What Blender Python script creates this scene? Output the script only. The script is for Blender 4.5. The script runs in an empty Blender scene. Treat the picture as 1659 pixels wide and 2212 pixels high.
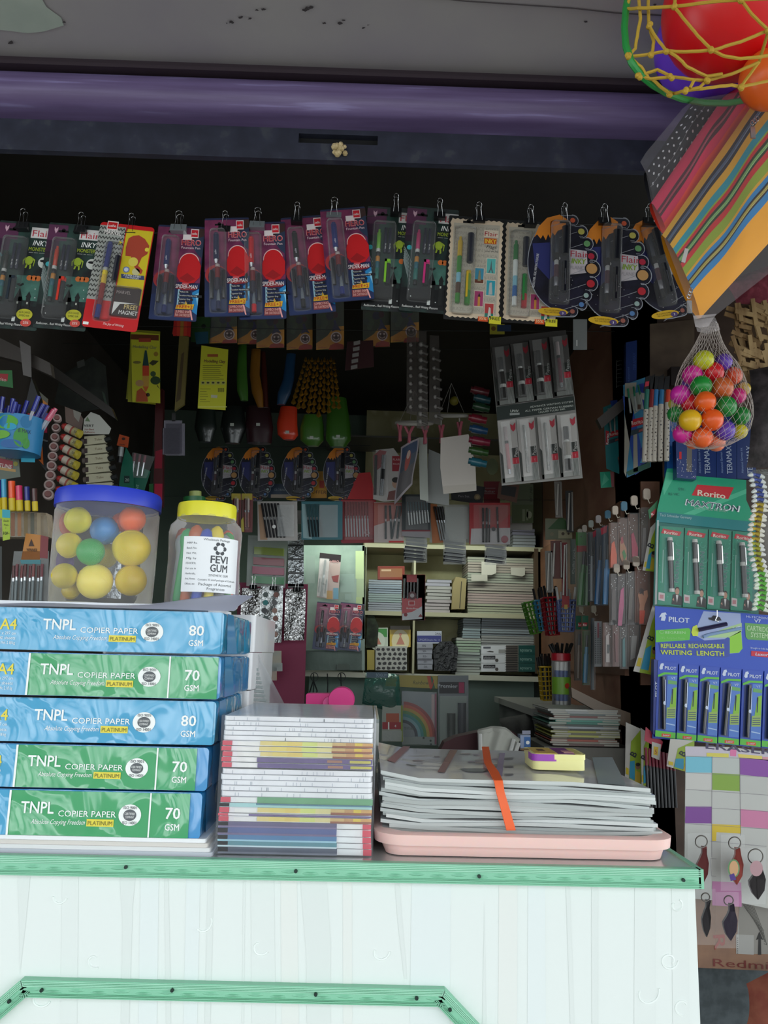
import bpy, math, random
from mathutils import Vector, Matrix, noise
R = random.Random(11)
PI = math.pi
C = bpy.context.scene.collection
# ---------------------------------------------------------------- camera
F = 1750.0; CX = 829.5; CY = 1106.0
E = Vector((0, 0, 1.48))
CR = (Matrix.Rotation(math.radians(-0.9), 3, 'Z') @ Matrix.Rotation(math.radians(100), 3, 'X')
      @ Matrix.Rotation(math.radians(1.4), 3, 'Z'))
def ray(px, py): return CR @ Vector(((px-CX)/F, (CY-py)/F, -1))
def W(px, py, Y):
    d = ray(px, py); return E + d*(Y/d.y)
def WX(px, py, X):
    d = ray(px, py); return E + d*(X/d.x)
def WZ(px, py, Z):
    d = ray(px, py); return E + d*((Z-E.z)/d.z)
def mpp(px, py, Y):                      # metres per photo pixel across, at depth Y
    return (W(px+5, py, Y)-W(px-5, py, Y)).length/10
cd = bpy.data.cameras.new('camera'); cam = bpy.data.objects.new('camera', cd); C.objects.link(cam)
cam.location = E; cam.rotation_euler = CR.to_euler()
cd.sensor_fit = 'VERTICAL'; cd.sensor_height = 24; cd.lens = F*24/2212; cd.clip_start = 0.02
bpy.context.scene.camera = cam
# ---------------------------------------------------------------- materials
MC = {}
def lin(h):
    h = h.lstrip('#'); o = []
    for i in (0, 2, 4):
        c = int(h[i:i+2], 16)/255; o.append(c/12.92 if c < .04045 else ((c+.055)/1.055)**2.4)
    return (*o, 1)
def M(h, r=.45, metal=0, coat=0, bump=0, bs=60, sss=0, spec=.5, em=0):
    k = (h, r, metal, coat, bump, bs, sss, spec, em)
    if k in MC: return MC[k]
    m = bpy.data.materials.new('surface_'+h); m.use_nodes = True
    nt = m.node_tree; p = nt.nodes['Principled BSDF']
    p.inputs['Base Color'].default_value = lin(h); p.inputs['Roughness'].default_value = r
    p.inputs['Metallic'].default_value = metal; p.inputs['Specular IOR Level'].default_value = spec
    if coat:
        p.inputs['Coat Weight'].default_value = coat; p.inputs['Coat IOR'].default_value = 1.85 if bump > 1 else 1.5; p.inputs['Coat Roughness'].default_value = .08
    if sss:
        p.inputs['Subsurface Weight'].default_value = sss; p.inputs['Subsurface Scale'].default_value = .01
    if em:
        p.inputs['Emission Color'].default_value = lin(h); p.inputs['Emission Strength'].default_value = em
    if bump:
        tc = nt.nodes.new('ShaderNodeTexCoord'); n = nt.nodes.new('ShaderNodeTexNoise'); b = nt.nodes.new('ShaderNodeBump')
        n.inputs['Scale'].default_value = bs; n.inputs['Detail'].default_value = 2; n.inputs['Distortion'].default_value = .6
        b.inputs['Strength'].default_value = min(1, bump); b.inputs['Distance'].default_value = .004*bump
        nt.links.new(tc.outputs['Object'], n.inputs['Vector']); nt.links.new(n.outputs['Fac'], b.inputs['Height'])
        nt.links.new(b.outputs['Normal'], p.inputs['Coat Normal' if coat else 'Normal'])
    MC[k] = m; return m
def CL(h='ffffff', op=.1, r=.08, bump=0, bs=40, ior=1.45):     # clear plastic film / glass sheet
    k = ('cl', h, op, r, bump, bs, ior)
    if k in MC: return MC[k]
    m = bpy.data.materials.new('clear_plastic'); m.use_nodes = True
    nt = m.node_tree; p = nt.nodes['Principled BSDF']; out = nt.nodes['Material Output']
    p.inputs['Base Color'].default_value = lin(h); p.inputs['Roughness'].default_value = r
    tr = nt.nodes.new('ShaderNodeBsdfTransparent'); mx = nt.nodes.new('ShaderNodeMixShader')
    fr = nt.nodes.new('ShaderNodeFresnel'); ad = nt.nodes.new('ShaderNodeMath'); ad.use_clamp = True
    fr.inputs['IOR'].default_value = ior; ad.inputs[1].default_value = op
    nt.links.new(fr.outputs[0], ad.inputs[0]); nt.links.new(ad.outputs[0], mx.inputs[0])
    nt.links.new(tr.outputs[0], mx.inputs[1]); nt.links.new(p.outputs[0], mx.inputs[2]); nt.links.new(mx.outputs[0], out.inputs[0])
    if bump:
        tc = nt.nodes.new('ShaderNodeTexCoord'); n = nt.nodes.new('ShaderNodeTexNoise'); b = nt.nodes.new('ShaderNodeBump')
        n.inputs['Scale'].default_value = bs; n.inputs['Distortion'].default_value = 1
        b.inputs['Strength'].default_value = 1; b.inputs['Distance'].default_value = .004*bump
        nt.links.new(tc.outputs['Object'], n.inputs['Vector']); nt.links.new(n.outputs['Fac'], b.inputs['Height'])
        nt.links.new(b.outputs['Normal'], p.inputs['Normal']); nt.links.new(b.outputs['Normal'], fr.inputs['Normal'])
    MC[k] = m; return m
def NM(c1, c2, sc=(8, 8, 8), r=.6, lo=.4, hi=.6, wave=False, bump=0, c3=None, detail=4):   # two-tone procedural noise
    m = bpy.data.materials.new('mottled_surface'); m.use_nodes = True; nt = m.node_tree; p = nt.nodes['Principled BSDF']
    tc = nt.nodes.new('ShaderNodeTexCoord'); mp = nt.nodes.new('ShaderNodeMapping'); n = nt.nodes.new('ShaderNodeTexNoise'); cr = nt.nodes.new('ShaderNodeValToRGB')
    mp.inputs['Scale'].default_value = sc; n.inputs['Scale'].default_value = 1; n.inputs['Detail'].default_value = detail
    cr.color_ramp.elements[0].position = lo; cr.color_ramp.elements[1].position = hi
    cr.color_ramp.elements[0].color = lin(c1); cr.color_ramp.elements[1].color = lin(c2)
    if c3: e = cr.color_ramp.elements.new(min(.99, hi+.08)); e.color = lin(c3)
    nt.links.new(tc.outputs['Object'], mp.inputs[0]); nt.links.new(mp.outputs[0], n.inputs['Vector'])
    nt.links.new(n.outputs['Fac'], cr.inputs[0]); nt.links.new(cr.outputs[0], p.inputs['Base Color'])
    p.inputs['Roughness'].default_value = r
    if bump:
        b = nt.nodes.new('ShaderNodeBump'); b.inputs['Strength'].default_value = bump; b.inputs['Distance'].default_value = .01
        nt.links.new(n.outputs['Fac'], b.inputs['Height']); nt.links.new(b.outputs['Normal'], p.inputs['Normal'])
    return m
# ---------------------------------------------------------------- text
TC = {}; NC = {}
def LY(o, k):                                                        # lift each shifted glyph copy a hair off the one below
    n0 = NC.get(k)
    return [(p[0], p[1]-(i//n0)*5e-5, p[2]) for i, p in enumerate(o)] if n0 else o
def tmesh(t, bold):
    k = (t, bold)
    if k in TC: return TC[k]
    cu = bpy.data.curves.new('t', 'FONT'); cu.body = t; cu.size = 1; cu.offset = 0; cu.resolution_u = 2; cu.fill_mode = 'BOTH'; cu.dimensions = '2D'
    ob = bpy.data.objects.new('t', cu); me = ob.to_mesh()
    vs = [(v.co.x, v.co.y) for v in me.vertices]; fs = [tuple(p.vertices) for p in me.polygons]
    ob.to_mesh_clear(); bpy.data.objects.remove(ob); bpy.data.curves.remove(cu)
    if not vs: vs = [(0, 0), (1, 1)]
    if bold > .004:                                                      # heavier strokes: shifted copies of the glyphs
        n0 = len(vs); NC[k] = n0; v0, f0 = list(vs), list(fs)
        for dx, dy in ((bold*1.1, 0), (bold*.55, bold*.5), (bold*.55, -bold*.3)):
            o = len(vs); vs += [(x+dx, y+dy) for x, y in v0]; fs += [tuple(i+o for i in f) for f in f0]
    x0 = min(v[0] for v in vs); x1 = max(v[0] for v in vs)
    TC[k] = ([((v[0]-x0), v[1]/.72) for v in vs], fs, x1-x0); return TC[k]
# ---------------------------------------------------------------- mesh builder
class B:
    def __init__(s, w=1, h=1): s.v = []; s.f = []; s.mi = []; s.ms = []; s.T = None; s.w = w; s.h = h
    def add(s, vs, fs, m):
        o = len(s.v)
        s.v += [tuple(s.T @ Vector(v)) for v in vs] if s.T else [tuple(v) for v in vs]
        if m not in s.ms: s.ms.append(m)
        i = s.ms.index(m)
        for f in fs: s.f.append([a+o for a in f]); s.mi.append(i)
        return s
    def box(s, x0, x1, y0, y1, z0, z1, m):
        return s.add([(x0,y0,z0),(x1,y0,z0),(x1,y1,z0),(x0,y1,z0),(x0,y0,z1),(x1,y0,z1),(x1,y1,z1),(x0,y1,z1)],
              [(3,2,1,0),(4,5,6,7),(0,1,5,4),(1,2,6,5),(2,3,7,6),(3,0,4,7)], m)
    def bbox(s, x0, x1, y0, y1, z0, z1, m, r=.004, n=3, axis='z'):      # box with four rounded edges along an axis
        pts = []
        a0, a1, b0, b1 = {'z': (x0,x1,y0,y1), 'y': (x0,x1,z0,z1), 'x': (y0,y1,z0,z1)}[axis]
        for cx, cy, st in ((a1-r,b1-r,0),(a0+r,b1-r,90),(a0+r,b0+r,180),(a1-r,b0+r,270)):
            for i in range(n+1):
                t = math.radians(st+90*i/n); pts.append((cx+r*math.cos(t), cy+r*math.sin(t)))
        k = len(pts); mk = {'z': lambda p, e: (p[0],p[1],(z0,z1)[e]), 'y': lambda p, e: (p[0],(y0,y1)[e],p[1]), 'x': lambda p, e: ((x0,x1)[e],p[0],p[1])}[axis]
        vs = [mk(p, 0) for p in pts]+[mk(p, 1) for p in pts]
        return s.add(vs, [tuple(range(k))[::-1], tuple(range(k, 2*k))]+[(i,(i+1)%k,k+(i+1)%k,k+i) for i in range(k)], m)
    def pts(s, P, m, y=0, th=0):                                        # polygon of (x,z) points at depth y, th thick away from viewer
        k = len(P)
        if not th: return s.add([(p[0],y,p[1]) for p in P], [tuple(range(k))], m)
        return s.add([(p[0],y,p[1]) for p in P]+[(p[0],y+th,p[1]) for p in P],
              [tuple(range(k)), tuple(range(k,2*k))[::-1]]+[(i,(i+1)%k,k+(i+1)%k,k+i) for i in range(k)], m)
    # card coordinates: u 0..1 across, v 0..1 down
    def uv(s, u, v): return ((u-.5)*s.w, -v*s.h)
    def pl(s, P, m, L=1, th=0): return s.pts([s.uv(*p) for p in P], m, -L*.0003, th)
    def rc(s, u0, v0, u1, v1, m, L=1, th=0): return s.pl([(u0,v1),(u1,v1),(u1,v0),(u0,v0)], m, L, th)
    def el(s, u, v, ru, m, L=1, n=16, rv=None, th=0):
        rv = rv or ru*s.w/s.h
        return s.pl([(u+ru*math.cos(2*PI*i/n), v+rv*math.sin(2*PI*i/n)) for i in range(n)], m, L, th)
    def tx(s, t, u, v, h, m, L=2, w=None, bold=0, sh=0, rot=0, al='L'):  # h: cap height (fraction of card height); (u,v) baseline start
        vs, fs, tw = tmesh(t, bold); H = h*s.h; sx = (w*s.w/tw) if w else H*1.0/.72
        x0, z0 = s.uv(u, v); ww = tw*sx
        if al == 'C': off = -ww/2
        elif al == 'R': off = -ww
        else: off = 0
        ca, sa = math.cos(math.radians(rot)), math.sin(math.radians(rot)); o = []
        for a, b in vs:
            X = off+a*sx+sh*b*H; Z = b*H; o.append((x0+X*ca-Z*sa, -L*.0003, z0+X*sa+Z*ca))
        return s.add(LY(o, (t, bold)), fs, m)
    def lines(s, u0, u1, v0, v1, n, m, L=2, fill=.5):                   # rows of small print as broken bars
        for i in range(n):
            va = v0+(v1-v0)*i/n; u = u0
            while u < u1-.02:
                e = min(u1, u+R.uniform(.04, .12)); s.rc(u, va, e, va+(v1-v0)/n*fill, m, L); u = e+.02
            if R.random() < .3: pass
        return s
    def tube(s, P, r, m, n=7, closed=False, r2=None):
        P = [Vector(p) for p in P]; k = len(P); vs = []; up = None
        for i in range(k):
            a = P[i-1] if (i or closed) else P[i]; b = P[(i+1) % k] if (i < k-1 or closed) else P[i]
            t = (b-a).normalized() if (b-a).length > 1e-9 else Vector((0,0,1))
            if up is None: up = t.orthogonal().normalized()
            up = (up-t*up.dot(t)); up = up.normalized() if up.length > 1e-6 else t.orthogonal().normalized()
            q = t.cross(up); rr = r if r2 is None else r+(r2-r)*i/(k-1)
            vs += [P[i]+up*rr*math.cos(2*PI*j/n)+q*rr*math.sin(2*PI*j/n) for j in range(n)]
        fs = [(i*n+j, i*n+(j+1)%n, ((i+1)%k)*n+(j+1)%n, ((i+1)%k)*n+j) for i in range(k if closed else k-1) for j in range(n)]
        if not closed: fs += [tuple(range(n))[::-1], tuple(range((k-1)*n, k*n))]
        return s.add(vs, fs, m)
    def lathe(s, prof, m, c=(0,0,0), n=24, ax='z', cap=True):            # prof: (radius, along)
        vs = []
        for r, t in prof:
            for j in range(n):
                a = 2*PI*j/n; x, y = r*math.cos(a), r*math.sin(a)
                p = (x,y,t) if ax == 'z' else ((x,t,y) if ax == 'y' else (t,x,y)); vs.append((c[0]+p[0], c[1]+p[1], c[2]+p[2]))
        k = len(prof); fs = [(i*n+j, i*n+(j+1)%n, (i+1)*n+(j+1)%n, (i+1)*n+j) for i in range(k-1) for j in range(n)]
        if cap: fs += [tuple(range(n))[::-1], tuple(range((k-1)*n, k*n))]
        return s.add(vs, fs, m)
    def ball(s, c, r, m, n=20, sq=1):
        return s.lathe([(max(1e-4, r*math.sin(PI*i/(n//2))), -r*sq*math.cos(PI*i/(n//2))) for i in range(n//2+1)], m, c, n)
    def obj(s, name, par=None, loc=None, rot=None, label=None, cat=None, group=None, kind=None, ang=35):
        me = bpy.data.meshes.new(name); me.from_pydata(s.v, [], s.f)
        for m in s.ms: me.materials.append(m)
        me.polygons.foreach_set('material_index', s.mi)
        me.validate(); me.shade_smooth(); me.set_sharp_from_angle(angle=math.radians(ang)); me.update()
        o = bpy.data.objects.new(name, me); C.objects.link(o)
        if par: o.parent = par
        if loc is not None: o.location = loc
        if rot is not None: o.rotation_euler = rot
        return tag(o, label, cat, group, kind)
def tag(o, label=None, cat=None, group=None, kind=None):
    if label: o['label'] = label
    if cat: o['category'] = cat
    if group: o['group'] = group
    if kind: o['kind'] = kind
    return o
def thing(name, label, cat, loc=(0,0,0), rot=(0,0,0), group=None):
    o = bpy.data.objects.new(name, None); C.objects.link(o); o.empty_display_size = .02
    o.location = loc; o.rotation_euler = rot; return tag(o, label, cat, group)
def dup(r, label=None, loc=None, rot=None, sc=None, group=None):
    c = r.copy(); C.objects.link(c)
    if label: c['label'] = label
    if group: c['group'] = group
    if loc is not None: c.location = loc
    if rot is not None: c.rotation_euler = rot
    if sc: c.scale = sc if isinstance(sc, tuple) else (sc,)*3
    for ch in r.children:
        a = ch.copy(); C.objects.link(a); a.parent = c
        for g in ch.children:
            b = g.copy(); C.objects.link(b); b.parent = a
    return c
rad = math.radians
def fit(cx, ty, wp, hp, Y, rz=0):                 # hanging thing: top centre pixel, width and height in pixels, depth
    loc = W(cx, ty, Y); w = wp*mpp(cx, ty+hp/2, Y)/max(.3, math.cos(rz)); h = W(cx, ty, Y).z-W(cx, ty+hp, Y).z
    return loc, w, h
# palette
WH = M('f2f2ee'); BK = M('101012', .4); GY = M('8a8a88'); RED = M('c8141c'); CHR = M('c8c8c8', .22, 1)
YEL = M('e8cf20'); ORG = M('ea6a12'); GRN = M('2f9a3c'); BLU = M('1d4fb0'); PNK = M('d83a8a'); PUR = M('6a3fa8')
SILV = M('d6d6d6', .18, 1, bump=.9, bs=90); CLR = CL(); CLB = CL(op=.05, r=.12, bump=.5, bs=45); CLM = CL('dfe4e4', .3, .25, .6, 30)
# ================================================================ SETTING
SX0, SX1, SYB = -.98, .69, 3.52
ZC = W(830, 1866, .86).z                        # counter top
zs = W(830, 150, 1.12).z                        # soffit
st = 'structure'
dark = NM('1a1714', '242019', (3, 3, 3), .8)
B().box(-6, 6, -7, .9, -.12, -.02, NM('8d8a84', '9b978f', (2, 2, 2), .9)).obj('street_ground', kind=st)
B().box(-2.5, 2.5, .88, 4, -.02, .3, M('6c665e', .8)).obj('floor', kind=st)
B().box(-2.6, 2.6, SYB, SYB+.1, .2, 3, NM('4b5a50', '56665a', (3, 3, 3), .7)).obj('wall_back', kind=st)
B().box(SX0-.12, SX0, 1.35, SYB, .2, 3, NM('3a332c', '46403a', (4, 4, 4), .8)).obj('wall_left', kind=st)
B().box(SX1, SX1+.1, 2.14, SYB, .2, 3, NM('7a5240', '8a6450', (4, 4, 9), .7)).obj('wall_right', kind=st)
B().box(SX1, 1.9, 2.14, 2.24, .2, 3, NM('3a2a22', '554033', (3, 3, 6), .7)).obj('wall_front', kind=st)
B().box(-2.6, SX0-.1, 1.35, 1.47, .2, 3, M('2a2724', .8)).obj('wall_front_left', kind=st)
B().box(-2.6, 2.6, 1.19, SYB+.1, E.z+1.06, E.z+1.16, dark).obj('ceiling', kind=st)
sof = B(); sof.box(-2.6, 2.6, -.75, 1.12, zs, zs+.12, NM('8e888e', '999594', (5, 5, 5), .85, .3, .7))
sof.obj('canopy_soffit', kind=st)
# plaster patch and scars on the soffit
b = B(); zz = zs-.0015
P = [(-5,-60),(60,-60),(100,15),(132,38),(138,55),(95,68),(60,72),(30,68),(-40,60)]
b.add([tuple(WZ(x, y, zz)) for x, y in P], [tuple(range(len(P)))], NM('9aa49a', 'a8b0a6', (9, 9, 9), .9))
sc_m = M('3a3436', .9)
for x, y, s in ((22,92,7),(520,38,6),(540,40,5),(555,22,5),(568,20,6),(500,48,6),(490,50,3),(662,20,9),(672,16,6),(735,50,6),(742,44,4),(785,60,4),(795,54,3),(138,48,4),(700,50,4),(1265,46,5),(1415,10,4)):
    P = [WZ(x+s*math.cos(a)*R.uniform(.4,1.3), y+s*.5*math.sin(a)*R.uniform(.4,1.4), zz-.0003) for a in [k*PI/5 for k in range(10)]]
    b.add([tuple(p) for p in P], [tuple(range(10))], sc_m)
b.tube([tuple(WZ(x, y, zz)) for x, y in ((880,-12),(1000,2),(1240,18),(1330,28),(1440,34))], .0008, sc_m, 5)
b.obj('soffit_stain', kind=st)
# purple moulding and dark groove
def along(p0, p1, Y, z=None): return W(*p0, Y), W(*p1, Y)
pur = NM('5a4a70', '695a82', (5, 40, 120), .45, .35, .62, c3='8076a0')
grv = M('2c2028', .6)
za = W(830, 150, 1.12).z; zb = W(830, 178, 1.12).z; zc = W(830, 248, 1.12).z; zd = W(830, 350, 1.16).z
b = B(); b.box(-2.6, 2.6, 1.12, 1.2, zb+.006, zs+.1, grv); b.box(-2.6, 2.6, 1.108, 1.2, zb+.001, zb+.007, grv)
b.obj('trim_1', kind=st)
b = B(); pr = []; zm = (zb+zc)/2; hr = (zb-zc)/2
for i in range(15):
    a = PI/2+PI*i/14; pr.append((1.13+.022*math.cos(a), zm+hr*math.sin(a)))
pr += [(1.17, zc), (1.17, zb)]
k = len(pr); b.add([(-2.6, y, z) for y, z in pr]+[(2.6, y, z) for y, z in pr], [tuple(range(k))]+[tuple(range(k, 2*k))[::-1]]+[(i, (i+1) % k, k+(i+1) % k, k+i) for i in range(k)], pur)
b.obj('trim_2', kind=st)
t = thing('roller_shutter', 'dark navy steel roller shutter bottom rail rolled up under the purple moulding', 'shutter', (0, 1.16, zd))
nav = NM('1c1f2e', '252838', (30, 30, 30), .6, c3='33363f')
hz0 = W(645, 308, 1.16).z-zd; hz1 = W(645, 288, 1.16).z-zd; hx0 = W(645, 300, 1.16).x; hx1 = W(816, 300, 1.16).x; H = zc-zd+.01
b = B(); b.box(-2.6, hx0, 0, .012, 0, H, nav); b.box(hx1, 2.6, 0, .012, 0, H, nav); b.box(hx0, hx1, 0, .012, 0, hz0, nav); b.box(hx0, hx1, 0, .012, hz1, H, nav)
b.obj('bottom_rail', t)
B().box(hx0, hx1, .0125, .02, hz0, hz1, M('08080a', .9)).obj('handle_slot', t)
b = B(); b.lathe([(.1, -2.5), (.1, 2.5)], dark, (0, .17, .3), 20, 'x'); b.obj('shutter_roll', t)
b = B(); c0 = W(733, 325, 1.156)
for i in range(14):
    b.ball((R.uniform(-.010, .010), R.uniform(-.004, .002), R.uniform(-.008, .008)), R.uniform(.003, .006), NM('a89468', 'c0ad84', (200,)*3, .9) if i == 0 else b.ms[0], 8)
b.obj('foam_blob', None, c0, label='small lumpy cream insulation foam blob stuck on the dark shutter rail', cat='foam')
# ================================================================ COUNTER
YF = .86; xr = W(1511, 1885, YF).x; xl = -.97
t = thing('shop_counter', 'pale laminate shop counter with ribbed green plastic edging at the street front', 'counter', (0, YF, 0))
zt = ZC; z1 = W(830, 1905, YF).z; z2 = .42
top = M('a9adac', .16, 0, .6)
B().bbox(xl, xr, 0, .62, zt-.012, zt, top, .012).obj('worktop', t, label='grey glossy worktop')
b = B(); pan = M('e4eae7', .35, bump=.15, bs=8); b.box(xl, xr-.003, .006, .60, z2, zt-.012, pan)
def pxl(P, m, L=1, Y=YF): b.pts([(W(x, y, Y).x, W(x, y, Y).z) for x, y in P], m, .006-L*.0003)
g1 = M('dee4e1', .35, bump=.15, bs=8); g2 = M('e2e9e8', .35, bump=.15, bs=8); g3 = M('e4e7e3', .35, bump=.15, bs=8); g4 = M('e1e7e4', .35, bump=.15, bs=8)
for P, m in (([(32,1888),(61,1888),(50,2000),(37,2112),(36,2000)], g1), ([(254,1888),(290,1888),(283,1960),(262,2640),(250,2640),(261,2000)], g1),
             ([(352,1888),(360,1888),(364,2060),(371,2640),(360,2640),(354,2060)], g1), ([(447,1890),(460,1890),(441,2640),(430,2640)], g1),
             ([(524,1890),(528,1890),(520,2640),(516,2640)], g4), ([(647,1893),(704,1893),(714,2040),(712,2640),(667,2640),(660,2060)], g1),
             ([(852,1898),(862,1898),(880,2120),(874,2120),(860,2000)], g1), ([(1048,1950),(1060,2640),(1037,2640)], g1),
             ([(1225,1908),(1234,1908),(1259,2640),(1248,2640)], g1), ([(1281,1908),(1296,1908),(1296,2640),(1283,2640)], g1),
             ([(130,1890),(165,1890),(158,2640),(120,2640)], g4), ([(300,1890),(340,1890),(330,2640),(290,2640)], g2), ([(400,1890),(430,1890),(415,2640),(385,2640)], g2),
             ([(540,1893),(590,1893),(600,2640),(545,2640)], g4), ([(605,1893),(640,1893),(650,2640),(610,2640)], g3), ([(890,1898),(975,1898),(970,2640),(880,2640)], g2),
             ([(1080,1902),(1120,1902),(1118,2640),(1075,2640)], g3), ([(1143,1903),(1180,1903),(1185,2640),(1140,2640)], g2),
             ([(1375,1910),(1420,1910),(1424,2640),(1372,2640)], g4), ([(1455,1912),(1490,1912),(1502,2640),(1462,2640)], g4), ([(740,1895),(760,1895),(762,2640),(742,2640)], g3)):
    pxl(P, m)
for cx, cy, r0, a0, a1 in ((1450,2080,40,0,400),(1465,1960,30,-60,230),(1400,2150,60,-20,200),(1480,2180,40,90,330),(80,2160,50,20,200),(120,1940,40,10,180),(560,2050,40,30,260),(430,2000,55,-30,120),(820,2060,45,0,200),(200,2080,35,60,300)):
    P = []
    for i in range(22):
        a = rad(a0+(a1-a0)*i/21); r = r0*(1-.55*i/21)*.5; p = W(cx+r*math.cos(a), cy+r*math.sin(a), YF); P.append((p.x, .0058, p.z))
    b.tube(P, .0011, M('eaf0ed', .35), 5)
b.obj('front_panel', t, label='white panel printed with faint grey stripes')
gt = M('86c6a6', .42); gd = M('74b494', .5); gl = M('a4dabf', .4)
def strip(b, p0, p1, wd, n):               # moulded edging between two points in the x,z plane
    a = Vector((p0[0], 0, p0[1])); c = Vector((p1[0], 0, p1[1])); d = c-a; L = d.length; d.normalize(); q = Vector((d.z, 0, -d.x))
    def seg(o0, o1, y0, y1, m, s0=0, s1=None):
        s1 = L if s1 is None else s1
        vs = [a+d*s+q*o+Vector((0, y, 0)) for o in (o0, o1) for y in (y0, y1) for s in (s0, s1)]
        b.add([tuple(v) for v in vs], [(0,1,3,2),(4,6,7,5),(0,4,5,1),(2,3,7,6),(0,2,6,4),(1,5,7,3)], m)
    seg(0, wd, -.003, .006, gt)
    for o in (.04, .13, .22, .31, .82, .92): seg(wd*o, wd*(o+.045), -.0042, -.003, gl if o < .5 else gt)
    seg(wd*.36, wd*.40, -.0032, -.003, gd); seg(wd*.74, wd*.78, -.0045, -.003, gd)
    k = int(L/.021)
    for i in range(k):
        s = (i+.5)*L/k; P = [a+d*(s+.0085*math.cos(x))+q*(wd*.57+wd*.10*math.sin(x)+(wd*.05 if i % 2 else -wd*.04)) for x in [j*PI/5 for j in range(10)]]
        vs = [tuple(p+Vector((0, -.003, 0))) for p in P]+[tuple(a+d*s+q*wd*.57+Vector((0, -.0052, 0)))]
        b.add(vs, [(j, (j+1) % 10, 10) for j in range(10)], gt)
b = B(); strip(b, (xl, zt+.0015), (xr, zt+.0015), zt-z1+.0015, 0); b.box(xr-.002, xr+.003, -.003, .6, z1, zt+.0015, gt)
b.obj('edge_trim', t, label='ribbed green plastic edging along the top')
b = B(); wd = W(500,2127,YF).z-W(500,2165,YF).z
Q = [W(-180,2700,YF), W(-180,2310,YF), W(48,2114,YF), W(961,2135,YF), W(1150,2337,YF), W(1170,2720,YF)]
for i in range(5): strip(b, (Q[i].x, Q[i].z), (Q[i+1].x, Q[i+1].z), wd, 0)
b.obj('panel_moulding', t, label='angled green moulding lower on the panel')
for x, y in ((272,1873),(639,1882),(1035,1893),(1476,1901),(90,2139),(372,2139),(682,2148),(900,2156),(20,2163),(972,2181)):
    p = W(x, y, YF-.005); B().lathe([(.0001,0),(.0017,0),(.0019,.002)], M('2c3c38', .35, .6), (p.x, -.0065, p.z), 10, 'y').obj('screw', t)
b = B(); b.box(xr-.30, xr-.01, .05, .6, .42, z2+.01, pan)
# ---- copier paper reams
cy = M('0098c8', .42, coat=1, bump=3.2, bs=15); gr = M('039a58', .42, coat=1, bump=3.2, bs=16); cb = M('0488c8', .42, coat=1, bump=2.4, bs=14)
tw = M('f4f6f4', .6); ty = M('e9d84a', .5); tg = M('5c6064', .6)
def ream(xrp, yt, yb, blue, name, label, rz, Y):
    p = W(xrp, (yt+yb)/2, Y); k = mpp(xrp, (yt+yb)/2, Y); w = 560*k; zt_, zb_ = W(240, yt, Y).z, W(240, yb, Y).z; h = zt_-zb_
    t = thing('copier_paper_ream', label, 'paper ream', (p.x-w/2, Y, zb_), (0, 0, rz), 'wrapped reams in the front stack')
    b = B(w, h); b.T = Matrix.Translation((0, 0, h))
    body = cy if blue else gr
    vs = []; nx, nz = 14, 5                      # softly pillowed wrapper
    b.T = None; b.bbox(-w/2, w/2, .0012, .21, .001, h-.0005, cb if not blue else cy, .004, axis='y')
    b.T = Matrix.Translation((0, 0, h))
    if blue: b.rc(.004, .03, .992, .97, cy, 0)
    else:
        b.rc(.004, .03, .262, .97, cy, 0); b.rc(.262, .03, .955 if yt > 1550 else .99, .97, gr, 0)
    b.obj('wrapper', t)
    b = B(w, h); b.T = Matrix.Translation((0, 0, h)); sh = 0 if blue else -.0
    if not blue: b.rc(.258, .03, .266, .97, tw, 2); b.rc(.80, .03, .806, .97, tw, 2)
    b.tx('TNPL', .307+sh, .50, .25, w=.127, bold=.03, m=tw) ; b.tx('COPIER PAPER', .452+sh, .555, .13, w=.222, bold=.008, m=tw)
    b.tx('Absolute Copying Freedom', .35+sh, .72, .105, w=.205, sh=.25, m=tw)
    b.bbox_ = None; b.rc(.563, .60, .667, .75, ty, 2); b.tx('PLATINUM', .568, .722, .09, w=.094, bold=.01, m=M('7a7430'), L=3)
    b.el(.727, .50, .0435, tw, 2, 28, rv=.225); b.el(.727, .50, .025, tg, 3, 24, rv=.12); b.tx('CERTIFIED', .727, .495, .05, w=.04, al='C', m=tw, L=4); b.tx('COMPANY', .727, .565, .05, w=.034, al='C', m=tw, L=4)
    b.tx('ISO 9001', .727, .375, .065, w=.05, al='C', m=tg, L=3, bold=.01); b.tx('ISO 14001', .727, .69, .065, w=.053, al='C', m=tg, L=3, bold=.01)
    x = .868 if blue else .862
    b.tx('80' if blue else '70', x+.03, .56, .24, w=.058, al='C', bold=.035, m=tw); b.tx('GSM', x+.03, .80, .14, w=.056, al='C', bold=.03, m=tw)
    b.tx('A4', .143, .52, .25, w=.064, bold=.03, m=ty)
    for i, s in enumerate(('21 x 297 cm', '500 sheets', 'Net Wt. 2.18 kg')): b.tx(s, .135, .64+i*.11, .07, w=.072, m=tw)
    b.obj('printing', t, label='white and yellow lettering on the front')
    B().add([(w/2+.0004,.03,.002),(w/2+.0004,.10,.002),(w/2+.0004,.06,h*.98),(w/2+.0004,.02,h*.98)], [(0,1,2,3)], M('3fa2dd', .3, coat=1)).obj('end_flap', t)
ream(434, 1708, 1812, 0, '', 'green-fronted copier paper ream at the bottom of the stack, 70 GSM', .0, .882)
ream(449, 1610, 1707, 0, '', 'green-fronted copier paper ream second from the bottom, 70 GSM', .0, .885)
ream(464, 1510, 1608, 1, '', 'blue copier paper ream in the middle of the stack, 80 GSM', .02, .882)
ream(476, 1412, 1508, 0, '', 'green-fronted copier paper ream second from the top, 70 GSM', .0, .885)
ream(482, 1316, 1410, 1, '', 'blue copier paper ream on top of the stack, 80 GSM', .0, .885)
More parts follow.
